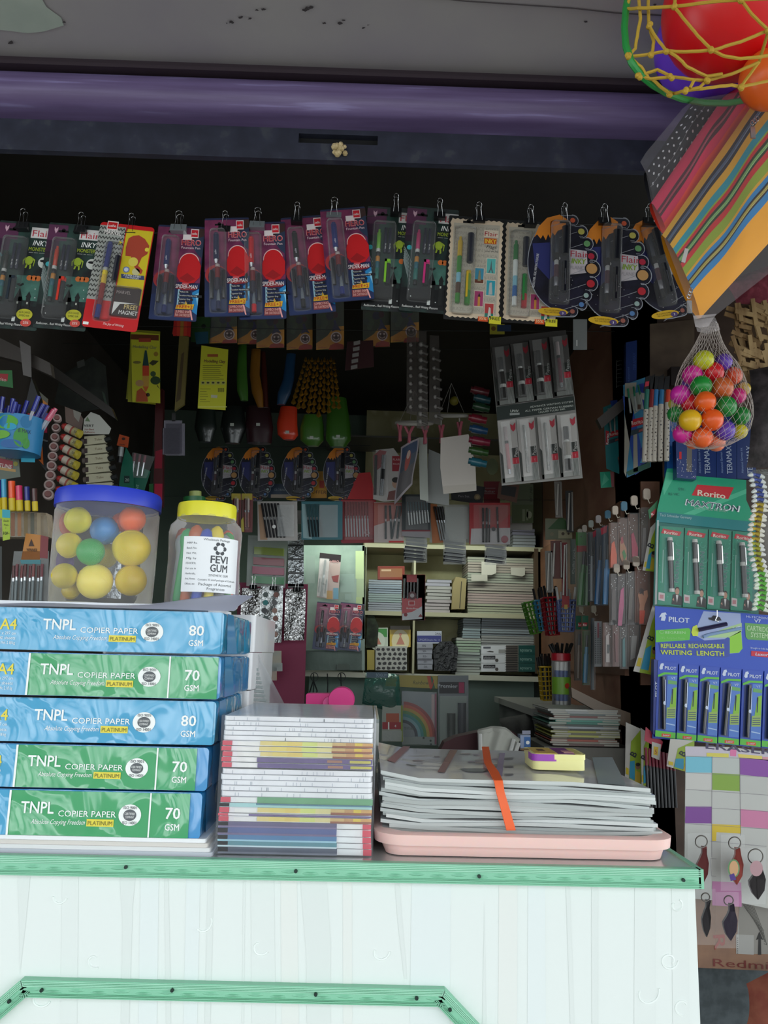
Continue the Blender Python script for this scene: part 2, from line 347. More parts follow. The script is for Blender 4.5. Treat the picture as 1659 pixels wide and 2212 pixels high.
# flat pads under the reams
t0, t1 = W(240, 1806, .885).z, ZC
for i in range(4):
    a = t1+(t0-t1)*i/4; c = t1+(t0-t1)*(i+1)/4
    b = B(); b.bbox(W(-90, 1815, .88).x, W(462-6*i, 1815, .88).x, .874+.002*i, 1.09, a, c, M(('c9cdd6','e4e4e4','d8d2cc','eceef0')[i], .4), .003)
    b.rc if 0 else None
    b.obj('paper_pad', label='%s thin paper pad under the copier reams' % ('grey-edged lowest','white-edged second','beige-edged third','white topmost')[i], cat='paper pad', group='flat pads under the reams')
# bill sheet on the ream stack
zt = W(240, 1316, .885).z
def grid(b, f, nu, nv, m, two=0):
    vs = [f(i/nu, j/nv) for j in range(nv+1) for i in range(nu+1)]
    b.add([tuple(v) for v in vs], [(j*(nu+1)+i, j*(nu+1)+i+1, (j+1)*(nu+1)+i+1, (j+1)*(nu+1)+i) for j in range(nv) for i in range(nu)], m); return b
def billf(u, v): 
    x0, x1 = W(-60, 1316, .91).x, W(512, 1316, .91).x
    return Vector((x0+(x1-x0)*u+.004*v, .89+.12*v, zt+.0015+.0235*(v**.8)*(.25+.75*u)+.004*math.sin(u*9)*v))
b = B(); grid(b, billf, 24, 8, M('c9cfe6', .6))
def putflat(b, t, u, v, w_, h_, m):
    vs, fs, tw_ = tmesh(t, 0); o = []
    for a, c in vs: p = billf(u+a/tw_*w_, v+c*h_); o.append((p.x, p.y-.0006, p.z+.0012))
    b.add(o, fs, m)
ink = M('5a628a'); putflat(b, 'ASWITHA STORE', .52, .62, .155, .16, ink); putflat(b, 'Stationery and general goods', .545, .47, .10, .06, ink); putflat(b, 'Opp. Govt Hospital, main road', .52, .30, .15, .07, ink)
b.obj('bill_sheet', label='pale lilac bill sheet with blue print curling up from the top ream', cat='paper sheet')
b = B(); b.box(W(-60,1300,1.0).x, W(470,1300,1.0).x, .945, 1.105, zt, zt+.010, M('eef0f4', .6)); b.obj('paper_pad', label='white pad of loose sheets under the two jars', cat='paper pad')
# ---- jar of balls
def jar(cx, ytop, ybase, wp, Y, nm, label, lidc, prof, lid, ribs=0):
    base = W(cx, ybase, Y); base.z = zt+.010; k = mpp(cx, ybase, Y); r = wp*k/2; h = W(cx, ytop, Y).z-base.z
    t = thing(nm, label, 'jar', base)
    B().lathe([(a*r, c*h) for a, c in prof], CL('ffffff', .07, .05, .25, 25), n=40, cap=False).obj('jar_body', t, label='clear plastic body')
    b = B(); n = 72; lz0, lz1, lr = lid; vs = []
    for i, (rr, z) in enumerate(((.93, lz0), (1, lz0), (1, lz1-.03), (.97, lz1), (.0, lz1))):
        for j in range(n):
            q = 1-(ribs if (j//3) % 2 and i in (1, 2) else 0); a = 2*PI*j/n
            vs.append((lr*r*rr*q*math.cos(a), lr*r*rr*q*math.sin(a), z*h))
    b.add(vs, [(i*n+j, i*n+(j+1) % n, (i+1)*n+(j+1) % n, (i+1)*n+j) for i in range(4) for j in range(n)], lidc); b.obj('lid', t, label=None)
    return t, base, r, h
pj = [(.97,0),(1,.015),(1,.8),(.96,.835),(.96,.87)]
jt, jb, jr, jh = jar(218, 1068, 1296, 222, 1.03, 'ball_jar', 'large clear jar with blue lid full of coloured plastic balls', M('2b3fc0', .35), [(.94,0),(.97,.03),(.99,.3),(1,.82),(.975,.84),(.975,.86),(1,.87),(1,.89)], (.86, 1, 1.02))
JB = ((148,1132,27,.02,'f06a28','orange ball at the upper left inside the blue-lidded jar'),(168,1124,30,-.03,'d8cf2c','yellow ball under the lid at the left of the jar'),
 (150,1178,29,-.025,'e0cc30','yellow ball at mid height left, above the purple ball'),(135,1213,25,.02,'7a52c0','purple ball at the left of the ball jar'),
 (196,1192,31,-.03,'2da04c','green ball in the middle of the ball jar'),(226,1146,32,.01,'3f8fd6','light blue ball beneath the lid of the jar'),
 (286,1122,30,.0,'f06424','orange ball at the upper right of the jar'),(284,1184,42,-.015,'ecd42e','large yellow ball at the right of the jar, beside the green ball'),
 (139,1244,29,-.03,'dcc82e','yellow ball low at the left, beneath the purple ball'),(205,1256,40,-.02,'f0dc60','pale yellow ball at the bottom centre of the jar'),
 (283,1254,35,-.01,'e2c428','yellow ball at the bottom right of the jar'),(153,1276,20,-.0,'d6be26','small yellow ball tucked at the bottom left of the jar'),
 (262,1128,22,.02,'e05030','red-orange ball beside the upper right orange ball'),(225,1200,30,.04,'c4b42c','yellow ball hidden behind the green ball'))
for x, y, r, dy, c, l in JB:
    Y = 1.03+dy; p = W(x, y, Y); rr = r*mpp(x, y, Y)*.96
    b = B(); b.ball((0,0,0), rr, M(c, .4, sss=.2), 24); b.tube([(rr*1.001*math.cos(a), rr*1.001*math.sin(a), 0) for a in [2*PI*i/24 for i in range(24)]], .0004, M(c, .5), 4, True)
    b.obj('plastic_ball', None, p, (R.uniform(0,3), R.uniform(0,3), 0), l, 'ball', 'balls in the blue-lidded jar')
# ---- gum jar
gt_, gb, gr_, gh = jar(436, 1092, 1292, 158, 1.04, 'gum_jar', 'clear jar with yellow ribbed lid and white paper label', M('e3dc2e', .4), [(.92,0),(.98,.02),(1,.06),(.995,.2),(.97,.45),(1,.72),(.96,.79),(.82,.84),(.80,.88)], (.86, 1, .81), .012)
for o in gt_.children:
    if o.name.startswith('lid'): pass
b = B(); n = 20; a0, a1 = rad(-112), rad(-18); lz0, lz1 = .14*gh, .65*gh; vs = []
for i in range(n+1):
    a = a0+(a1-a0)*i/n; vs += [(gr_*1.008*math.cos(a), gr_*1.008*math.sin(a), lz0), (gr_*1.008*math.cos(a), gr_*1.008*math.sin(a), lz1)]
b.add(vs, [(2*i, 2*i+2, 2*i+3, 2*i+1) for i in range(n)], M('eceef0', .35))
def wrap(b, t, ac, z, h, m, w_=None, bold=0, rr=None, al='C'):
    rr = rr or gr_*1.012; vs, fs, tw_ = tmesh(t, bold); sx = (w_/tw_) if w_ else h*1.0/.72; ww = tw_*sx; o = []
    for x, y in vs:
        s = x*sx-(ww/2 if al == 'C' else 0); a = rad(ac)+s/rr; o.append((rr*math.cos(a), rr*math.sin(a), z+y*h))
    b.add(LY(o, (t, bold)), fs, m)
di = M('3a3e44')
wrap(b, 'FEVI', -55, .41*gh, .07*gh, di, bold=.04, w_=gr_*.5); wrap(b, 'GUM', -55, .33*gh, .07*gh, di, bold=.04, w_=gr_*.5); wrap(b, 'SYNTHETIC GUM', -55, .285*gh, .022*gh, di, w_=gr_*.55)
wrap(b, 'Wholesale Package', -60, .615*gh, .022*gh, di, w_=gr_*.75); wrap(b, 'Contains 35 small packages of 15 ml each', -55, .245*gh, .018*gh, di, w_=gr_*1.1); wrap(b, 'Package of Assorted', -58, .20*gh, .026*gh, di, w_=gr_*.95); wrap(b, 'Fragrances', -58, .16*gh, .026*gh, di, w_=gr_*.5)
for i, s in enumerate(('MRP Rs.', 'Batch No.', 'Net Wt.', 'Mfg. by', 'FEVICRYL', 'For use in', 'Handicrafts,', 'Arts, Homes,', 'Offices, etc.')): wrap(b, s, -98, .58*gh-i*.047*gh, .018*gh, di, w_=gr_*.28)
rr = gr_*1.012
for i in range(6):
    a = -55+0; aa = 2*PI*i/6; b.add([(rr*math.cos(rad(a)+(.006*math.cos(aa)+.0028*math.cos(q))/rr), rr*math.sin(rad(a)+(.006*math.cos(aa)+.0028*math.cos(q))/rr), .545*gh+.006*math.sin(aa)+.0028*math.sin(q)) for q in [2*PI*j/10 for j in range(10)]], [tuple(range(10))], di)
b.add([(rr*1.002*math.cos(rad(-55)+.0045*math.cos(q)/rr), rr*1.002*math.sin(rad(-55)+.0045*math.cos(q)/rr), .545*gh+.0045*math.sin(q)) for q in [2*PI*j/12 for j in range(12)]], [tuple(range(12))], M('eceef0', .35))
b.obj('label', gt_, label='white paper label')
GC = (('2448b8','blue'),('e8d02c','yellow'),('8a8d92','grey'),('2b9a44','green'),('e8502a','orange-red'),('7a78c8','lavender'),('3aa0c8','sky blue'),('c8445a','crimson'),('d08a4a','tan'),('5a80b0','steel blue'),('b05a40','brick'),('9aa4b0','pale grey'),('3fae6a','mint green'),('c06030','rust'))
for i, (c, nme) in enumerate(GC):
    a = 2*PI*i/14-1.6; q = gr_*.72; top = Vector((gb.x+gr_*.62*math.cos(a+.3), gb.y+gr_*.62*math.sin(a+.3), gb.z+gh*(.74+.04*math.sin(i*2.1)))); bot = Vector((gb.x+q*math.cos(a), gb.y+q*math.sin(a), gb.z+.006))
    d = (top-bot); L = d.length; b = B(); m = M(c, .35); r = .0062
    b.lathe([(r*.8,0),(r,.004),(r,L*.72),(r*1.35,L*.8),(r*1.5,L*.88),(r*1.1,L*.96),(r*.4,L)], m, n=12)
    b.obj('glue_tube', None, bot, d.to_track_quat('Z', 'Y').to_euler(), '%s glue tube standing inside the yellow-lidded jar' % nme, 'glue tube', 'glue tubes in the gum jar')
# ---- wrapped notebooks
nbx0, nbx1 = W(476, 1700, .885).x, W(804, 1700, .885).x; nw = nbx1-nbx0
wht = M('f0f0f2', .45, coat=.6, bump=.3, bs=40); lilac = M('6a5590', .4)
def notebook(za, zb, style, label, dx=0, x0=0, x1=1, grp=''):
    h = zb-za; w_ = nw; b = B(w_, h); b.T = Matrix.Translation((0, 0, h)); cov = M('d0d2d8', .4)
    b.bbox(-w_/2, w_/2, .0004, .235, -h+.0003, -.0003, wht, .006)
    if style == 'w':
        b.rc(.01, .90, .99, .99, M('9a9ca4'), 1)
        for i in range(12): u = R.uniform(.05, .95); b.rc(u, .3, u+.004, .9, M('bfc3cc'), 1)
    else:
        b.rc(.0, .08, .065, .92, M('d83a54', .35), 1) if style != 'n' else None
        if style == 'y':
            cs = ('e6d48a','ead87a','e8d070','d9e080','e2d89a','d8b878','c89a60','e4c840','d8a860'); cu = [.25,.33,.43,.53,.63,.73,.82,.88,.93,1]
            for i, c in enumerate(cs): b.rc(cu[i], .05, cu[i+1], .82, M(c, .4), 1)
            b.rc(.10, .2, .245, .9, M('f2f0ec'), 1); b.rc(.73, .6, 1, .95, M('9a5a38'), 1.5)
        elif style == 'p':
            b.rc(.235, .08, 1, .92, M('5f4a86', .35), 1); b.rc(.10, .1, .23, .9, M('f6f4f2'), 1); b.rc(.70, .3, .8, .75, M('a8745a'), 2); b.rc(.85, .3, .99, .8, M('c8c050'), 2)
        elif style == 'g': b.rc(.24, .0, 1, 1, M('6aa878', .4), 1); b.rc(.10, .1, .235, .9, M('f2f2f0'), 1)
        elif style == 't': b.rc(0, .0, 1, 1, M('a8d4d4', .4), 1); b.rc(.24, .0, 1, .4, M('4a7f96'), 2)
        elif style == 'v': b.rc(.2, .2, 1, .8, M('6a5590'), 1)
        elif style[0] == 'n':
            c, c2 = {'n1':('554a7c','7a6a98'),'n2':('3c4f94','6a5a88'),'n3':('2f78ac','a4d4e4'),'n4':('4a8f9c','d8ecf2'),'n5':('4a5068','6f7488')}[style]
            b.rc(0, 0, .775, 1, M(c, .3, coat=.8), 1); b.rc(0, .72, .775, 1, M(c2, .3, coat=.8), 2); b.rc(.785, .08, .93, .9, M('eef0f0'), 1); b.rc(.945, .05, 1, .95, M('d83a54'), 1)
    b.obj('notebook', None, (nbx0+nw/2+dx, .885+R.uniform(-.0007, .0007), za), None, label, 'notebook', grp)
zA, zB, zC_ = W(640, 1549, .885).z, W(640, 1663, .885).z, ZC
def rows(zt_, zb_, S, which):
    n = len(S); wt = [s[1] for s in S]; tot = sum(wt); z = zt_
    for i, (s, q) in enumerate(S):
        zn = z-(zt_-zb_)*q/tot; notebook(zn, z, s, '%s notebook, %s from the top of the %s wrapped bundle' % ({'w':'white page-edged','y':'yellow patchwork-spined','p':'purple-spined','g':'green-spined','t':'pale teal-spined','v':'thin violet-spined','n1':'dull violet-spined','n2':'dark blue-spined','n3':'sky blue-spined','n4':'teal-spined','n5':'slate grey-spined'}[s], ('first','second','third','fourth','fifth','sixth','seventh','eighth','ninth','tenth','eleventh','twelfth','thirteenth','fourteenth','fifteenth','sixteenth')[i], which), R.uniform(-.001, .001), grp='notebooks in the %s bundle' % which); z = zn
rows(zA, zB+.001, [('w',1)]*5+[('y',1.1)]*3+[('p',1.1)]*2, 'upper')
rows(zB, zC_+.001, [('w',1)]*5+[('g',1.1),('t',.7),('y',1.1),('v',.5),('y',1),('n1',1),('n2',1.3),('n3',1.1),('n4',1),('n5',1.2)], 'lower')
for a, c, l in ((zA, zB, 'upper'), (zB, zC_, 'lower')):
    b = B(); n = 30; fl = CL('f4f6fa', .05, .1, .9, 22)
    grid(b, lambda u, v: Vector((nbx0-.002+(nw+.004)*u, .8815+.001*math.sin(u*17+v*5), c+.001+(a-c)*v)), 20, 6, fl); grid(b, lambda u, v: Vector((nbx1+.0025, .8815+.24*u, c+.001+(a-c)*v)), 8, 4, fl)
    b.obj('shrink_wrap', label='clear crinkled plastic wrap around the %s notebook bundle' % l, cat='plastic wrap')
# ---- glass case behind the notebooks, pink gadget on it
zg = W(650, 1540, 1.25).z; gx0, gx1 = W(455, 1540, 1.3).x, W(818, 1540, 1.22).x
t = thing('display_case', 'low glass-topped display case behind the notebook bundles', 'display case', ((gx0+gx1)/2, 1.3, ZC)); gw = (gx1-gx0)/2; gh2 = zg-ZC
B().box(-gw, gw, -.14, .17, gh2-.005, gh2, M('7c8682', .1, coat=.8)).obj('glass_top', t)
for x in (-gw, gw-.012):
    for y in (-.14, .158): B().box(x, x+.012, y, y+.012, 0, gh2-.005, M('9a9c98', .35, .7)).obj('leg', t)
b = B(); b.box(-gw+.006, gw-.006, -.136, -.134, 0, gh2-.005, CL(op=.06)); b.box(gw-.008, gw-.006, -.13, .16, 0, gh2-.005, CL(op=.06)); b.obj('glass_side', t)
p = W(700, 1533, 1.28); p.z = zg; k = mpp(700, 1510, 1.28)
t = thing('tape_dispenser', 'bright pink plastic dispenser with round hub on the glass case', 'tape dispenser', p, (0, rad(-1.5), 0)); pk = M('e02a84', .38)
B().bbox(-38*k, 45*k, -.012, .014, .001, 40*k, pk, .003, axis='y').obj('body', t)
B().lathe([(.001,-.02),(27*k,-.02),(28*k,-.016),(28*k,.014),(.001,.014)], pk, (38*k, -.004, 26*k), 28, 'y').obj('hub', t)
B().lathe([(.001,-.018),(13*k,-.018),(14*k,-.012)], M('e85a9c', .4), (12*k, 0, 20*k), 20, 'y').obj('knob', t, label='paler round knob')
# white reams and clear packet behind the blue stack
for i, (a, c) in enumerate(((1327,1408),(1408,1490),(1491,1549))):
    z0, z1 = W(530, c, 1.15).z, W(530, a, 1.15).z
    if i == 2: z0 = zg+.001
    x1 = W(547-3*i, 1450, 1.15).x; h = z1-z0; b = B(.21, h)
    b.T = Matrix.Translation((0, 0, h)); b.bbox(-.21, 0, 0, .25, -h, -.001, M('e4e4e6', .4, coat=.5, bump=.4, bs=30), .008)
    t = thing('copier_paper_ream', 'white-wrapped copier ream behind the blue stack, %s' % ('topmost','middle one','lowest one, half hidden')[i], 'paper ream', (x1, 1.15, z0)); b.obj('wrapper', t)
    b = B(.21, h); b.T = Matrix.Translation((-.105, 0, h)); b.tx('A4', .90, .62, .2, rot=90, m=M('4a4e54'), bold=.03); b.rc(.76, .55, .83, .72, M('d8d048'), 2); b.tx('COPIER PAPER', .76, .4, .06, w=.12, m=M('7a7e84')); b.obj('printing', t, label='small grey lettering and yellow tag')
b = B(); grid(b, lambda u, v: W(520+20*v*(1-u)+ (100-62*v)*u, 1532-118*v, 1.2)+Vector((0, .02*math.sin(u*3), 0)), 10, 12, CL('dfe4e6', .35, .2, .7, 25))
sm = M('aab2b2', .3)
for i in range(9):
    v = .1+i*.08; p0 = W(530+10*v, 1532-118*v, 1.199); p1 = W(580-30*v, 1534-118*v, 1.199); b.tube([tuple(p0), tuple(p1)], .0022, sm, 6)
b.obj('clear_packet', label='clear packet of ribbed white strips beside the white reams', cat='packet')
# ---- pink tray, laminated mats, strap, tin
TY = .885; tz0 = ZC+.001; tzr = W(1140, 1805, TY).z; tx0, tx1 = W(810, 1800, TY).x, W(1467, 1808, TY).x; cxm = (tx0+tx1)/2; hw = (tx1-tx0)/2; dp = .30
pkm = M('f8cec6', .45, sss=.2); b = B()
def rr_loop(hx, hy, r, z, n=6):
    o = []
    for sx, sy, s0 in ((1,1,0),(-1,1,90),(-1,-1,180),(1,-1,270)):
        for i in range(n+1):
            a = rad(s0+90*i/n); o.append((sx*(hx-r)+r*math.cos(a), sy*(hy-r)+r*math.sin(a), z))
    return o
hh = tzr-tz0; hx2 = hw; hy2 = dp/2
loops = [rr_loop(hx2-.012, hy2-.012, .03, .006), rr_loop(hx2-.006, hy2-.005, .026, hh-.012), rr_loop(hx2, hy2, .032, hh-.0125), rr_loop(hx2+.001, hy2+.001, .032, hh-.002), rr_loop(hx2-.003, hy2-.003, .038, hh), rr_loop(hx2-.013, hy2-.013, .03, hh-.001), rr_loop(hx2-.02, hy2-.02, .025, .008)]
loops[0] = rr_loop(hx2-.012, hy2-.008, .018, 0)
n = len(loops[0]); vs = sum(loops, []); b.add(vs, [(i*n+j, i*n+(j+1) % n, (i+1)*n+(j+1) % n, (i+1)*n+j) for i in range(6) for j in range(n)]+[tuple(range(n))[::-1], tuple(range(6*n, 7*n))], pkm)
b.obj('tray', None, (cxm, TY+hy2, tz0), (0, 0, 0), 'pale pink plastic tray holding the stack of laminated sheets', 'tray')
zs1 = W(1100, 1684, .915).z; sx0, sx1 = W(822, 1680, .915).x, W(1404, 1690, .915).x; N = 22
shm = [CL('d8dcdc', .55, .12, .5, 15), CL('e6e9ea', .7, .15, .4, 20), CL('b8bebf', .6, .1, .5, 18), CL('f4f4f4', .8, .2, .3, 25)]
zb0 = tz0+.012
for i in range(N):
    z = zb0+(zs1-zb0)*i/(N-1); f = i/(N-1); a = R.uniform(-.012, .012) if i < N-1 else 0; ox = R.uniform(-.004, .007) if i < N-1 else 0; oy = R.uniform(-.004, .006); ph = R.uniform(0, 6)
    x0, x1 = sx0+.006*(1-f)+ox, sx1+.006*(1-f)+ox
    def sf(u, v, z=z, x0=x0, x1=x1, ph=ph, oy=oy, i=i):
        e = .0014*math.sin(u*7+ph)*(1-v)*(0 if i == N-1 else 1); cr = .007*max(0, (.14-u)/.14)*(.3+.7*f) - .006*max(0, (u-.7)/.3)*f*(1 if i > 12 else 0)
        if i == N-1: cr -= .004*math.sin(u*PI)*.2
        return Vector((x0+(x1-x0)*u+a*v*.3, .915+oy+.285*v, z+e+cr+.0))
    b = B(); grid(b, sf, 28, 6, shm[i % 4] if i < N-1 else CL('dcdcde', .9, .08, .25, 6))
    o = [tuple(sf(k/28, 0)+Vector((0, -.0003, 0))) for k in range(29)]; o += [tuple(Vector(q)+Vector((0, 0, -.0037))) for q in o[::-1]]
    b.add(o, [tuple(range(58))], [M(c, .3, coat=.4, bump=.3, bs=60) for c in ('b4bab8','c0c5c3','ced2d0','a8aeac','bcc2c0')][i % 5])
    if i == N-1:
        def onf(x, y):
            p = WZ(x, y, zs1+.0008); u = (p.x-x0)/(x1-x0); v = (p.y-.915-oy)/.285; q = sf(min(1, max(0, u)), min(1, max(0, v))); return (p.x, p.y, q.z+.0009)
        def q4(P, m): b.add([onf(780+x/2.304, 1570+y/2.304) for x, y in P], [tuple(range(len(P)))], m)
        q4([(210,97),(245,97),(168,195),(128,190)], M('a07078', .25)); q4([(445,112),(480,114),(415,225),(380,222)], M('94686c', .25)); q4([(690,127),(716,128),(702,240),(668,236)], M('8a76a8', .25))
        for k in range(26):
            x = R.uniform(220, 660); y = R.uniform(112, 225); 
            if 370 < x < 490: continue
            q4([(x,y),(x+R.uniform(20,60),y+1),(x+R.uniform(18,55)-6,y+6),(x-6,y+5)], M(R.choice(('8f8a90','a89ca0','7c8084','9a90a8')), .3))
        for k in range(3): q4([(715,150+k*40),(760,150+k*40),(756,158+k*40),(712,157+k*40)], M('70707a', .3))
        q4([(490,205),(600,203),(640,212),(600,222),(520,218)], M('7a8288', .3)); q4([(1150,130),(1250,130),(1320,270),(1180,270)], M('9aa8aa', .3)); q4([(1180,135),(1215,150),(1240,200),(1200,180)], M('8f9098', .3))
        tag(b.obj('laminated_sheet', None), 'top laminated printed chart lying on the tray stack under the tin', 'laminated sheet', 'laminated sheets in the pink tray')
    else: b.obj('laminated_sheet', None, label='translucent laminated sheet within the pile in the pink tray', cat='laminated sheet', group='laminated sheets in the pink tray')
b = B(); om = M('f0642c', .5); P = [(1041,1056,1616,1.17),(1046,1062,1650,1.01),(1058,1078,1672,.95),(1067,1086,1690,.908),(1072,1090,1715,.902),(1083,1102,1755,.9),(1094,1114,1796,.9)]
vs = []
for x0, x1, y, Y in P: vs += [tuple(W(x0, y, Y)+Vector((0,0,.002))), tuple(W(x1, y, Y)+Vector((0,0,.002)))]
vs = vs+[(v[0], v[1]+.0008, v[2]-.0012) for v in vs]; K = len(P); o = 2*K
b.add(vs, [(2*i,2*i+1,2*i+3,2*i+2) for i in range(K-1)]+[(o+2*i,o+2*i+2,o+2*i+3,o+2*i+1) for i in range(K-1)]+[(2*i,2*i+2,o+2*i+2,o+2*i) for i in range(K-1)]+[(2*i+1,o+2*i+1,o+2*i+3,2*i+3) for i in range(K-1)], om)
b.obj('elastic_strap', label='flat orange elastic strap holding the laminated stack in the tray', cat='strap')
p = W(1212, 1663, .985); p.z = zs1+.0015; k = mpp(1212, 1650, .985); t = thing('pencil_tin', 'cream and purple pencil tin lying on the laminated stack', 'tin', (p.x, .985+.037, p.z), (0, 0, rad(-2))); w2 = 57*k; h2 = 22*k
cr = M('f0eaa0', .35); B().bbox(-w2, w2, -.035, .035, 0, h2, cr, .008).obj('base', t)
b = B(); b.bbox(-w2-.0008, w2+.0008, -.0358, .0358, h2, h2+.006, cr, .008); b.obj('lid', t)
b = B(); b.bbox(-w2-.0012, .0, -.0362, .0, h2-.002, h2+.0058, M('9a3fb0', .35), .0075); b.box(-w2+.004, -.002, -.03, .03, h2+.006, h2+.0064, M('d6b25a', .35)); b.box(.0, w2-.012, -.032, .032, h2+.006, h2+.0064, M('7a3a80', .35)); b.box(w2-.012, w2-.003, -.032, .032, h2+.006, h2+.0064, M('d8c878', .35))
b.box(-.02, -.012, -.01, .012, h2+.0064, h2+.0068, M('6a4a30')); b.box(-.04, -.03, -.005, .012, h2+.0064, h2+.0068, M('8a6a40')); b.box(.008, .02, -.022, .0, h2+.0064, h2+.0068, M('d8a0a0'))
b.obj('lid_print', t, label='purple and gold printed lid panel')
# ================================================================ HANGING ROW AT THE OPENING
YR = 1.40
def card_base(t, w, h, m, hole=True, r=.03, name='card', notch=.12, label=None, th=.0009):
    b = B(w, h); hu = (0.5-notch, .5+notch)
    rr = r; ra = r*w/h; P = []
    for cx, cy, s0 in ((1-rr,ra,90),(rr,ra,180),(rr,1-ra,270),(1-rr,1-ra,0)):
        pass
    for (cx, cy, s0) in ((1-rr,ra,0),(rr,ra,90),(rr,1-ra,180),(1-rr,1-ra,270)):
        for i in range(4):
            a = rad(s0+30*i); P.append((cx+rr*math.cos(a), cy-ra*math.sin(a)))
    b.pl(P, m, 0, th); return b
def euro(b, u, v, s, m=None):                # euro-slot shown as dark opening
    m = m or M('060606', .9)
    b.rc(u-s, v, u+s, v+s*.22*b.w/b.h*2, m, 2); b.el(u, v, s*.38, m, 2, 12)
def blister(t, w, h, u0, v0, u1, v1, d=.011, steps=None):
    b = B(w, h); x0, z0 = b.uv(u0, v0); x1, z1 = b.uv(u1, v1); m = CL('ffffff', .012, .06, .15, 50)
    n = 6; lo = [(x0, z1), (x1, z1), (x1, z0), (x0, z0)]
    def lp(i, y):
        cxx, czz = (x0+x1)/2, (z0+z1)/2; hx, hz = (x1-x0)/2-i, (z0-z1)/2-i; r = min(.006, hx*.5); o = []
        for sx, sy, s0 in ((1,1,0),(-1,1,90),(-1,-1,180),(1,-1,270)):
            for k in range(4): a = rad(s0+30*k); o.append((cxx+sx*(hx-r)+r*math.cos(a), y, czz+sy*(hz-r)+r*math.sin(a)))
        return o
    L = [lp(-.002, -.0006), lp(0, -.0006), lp(.001, -d+.002), lp(.0025, -d)]; k = len(L[0])
    b.add(sum(L, []), [(i*k+j, i*k+(j+1) % k, (i+1)*k+(j+1) % k, (i+1)*k+j) for i in range(3) for j in range(k)]+[tuple(range(3*k, 4*k))], m)
    return b.obj('blister', t)
def pen3(b, u, v0, v1, r, segs, y=-.006):      # pen made of coloured lengths along v ; segs: (frac_end, material, radius factor)
    x = b.uv(u, 0)[0]; za = -v0*b.h; zb = -v1*b.h; f0 = 0
    for f1, m, k in segs:
        a, c = za+(zb-za)*f0, za+(zb-za)*f1
        b.lathe([(r*k*.9, a), (r*k, a-.0006), (r*k, c+.0006), (r*k*.9, c)], m, (x, y, 0), 10); f0 = f1
    return b
def tip(b, u, v0, v1, r0, r1, m, y=-.006):
    x = b.uv(u, 0)[0]; b.lathe([(r0, -v0*b.h), (r1, -v1*b.h)], m, (x, y, 0), 10)
def clip(cx, cy, s, label, Y=YR, rz=0, wid=26, body=None, par=None, tl=0):     # binder clip; (cx,cy) body centre pixel
    p = W(cx, cy, Y); k = mpp(cx, cy, Y); t = thing('binder_clip', label, 'binder clip', p, (0, tl, rz), 'binder clips along the opening' if Y == YR else 'binder clips in the shop')
    hw = wid/2*k; b = B(); m = body or M('141416', .3)
    b.add([(-hw,-.007,-.009),(hw,-.007,-.009),(hw,.007,-.009),(-hw,.007,-.009),(-hw,-.001,.007),(hw,-.001,.007),(hw,.001,.007),(-hw,.001,.007)],
          [(0,1,5,4),(3,7,6,2),(0,4,7,3),(1,2,6,5),(4,5,6,7),(0,3,2,1)], m); b.obj('clip_body', t)
    b = B(); a = hw*.38; H = 34*k*s
    for y in (-.0075, .0075):
        b.tube([(-a*1.25, y, -.006), (-a*.8, y*.9, H*.45), (-a*.75, y*.8, H*.6), (-a*1.15, y*.8, H*.82), (-a*.8, y*.8, H*.97), (0, y*.8, H*1.02), (a*.8, y*.8, H*.97), (a*1.15, y*.8, H*.82), (a*.75, y*.8, H*.6), (a*.8, y*.9, H*.45), (a*1.25, y, -.006)], .0005, CHR, 5)
    b.obj('wire_handle', t); return t
def hang(cx, ty, wp, hp, Y, tilt, nm, label, cat, group, rz=0, dy=0):
    loc, w, h = fit(cx, ty, wp, hp, Y, rz); loc = loc+Vector((0, dy, 0))
    return thing(nm, label, cat, loc, (0, rad(tilt), rz), group), w, h
GP = 'carded pens pegged along the opening'
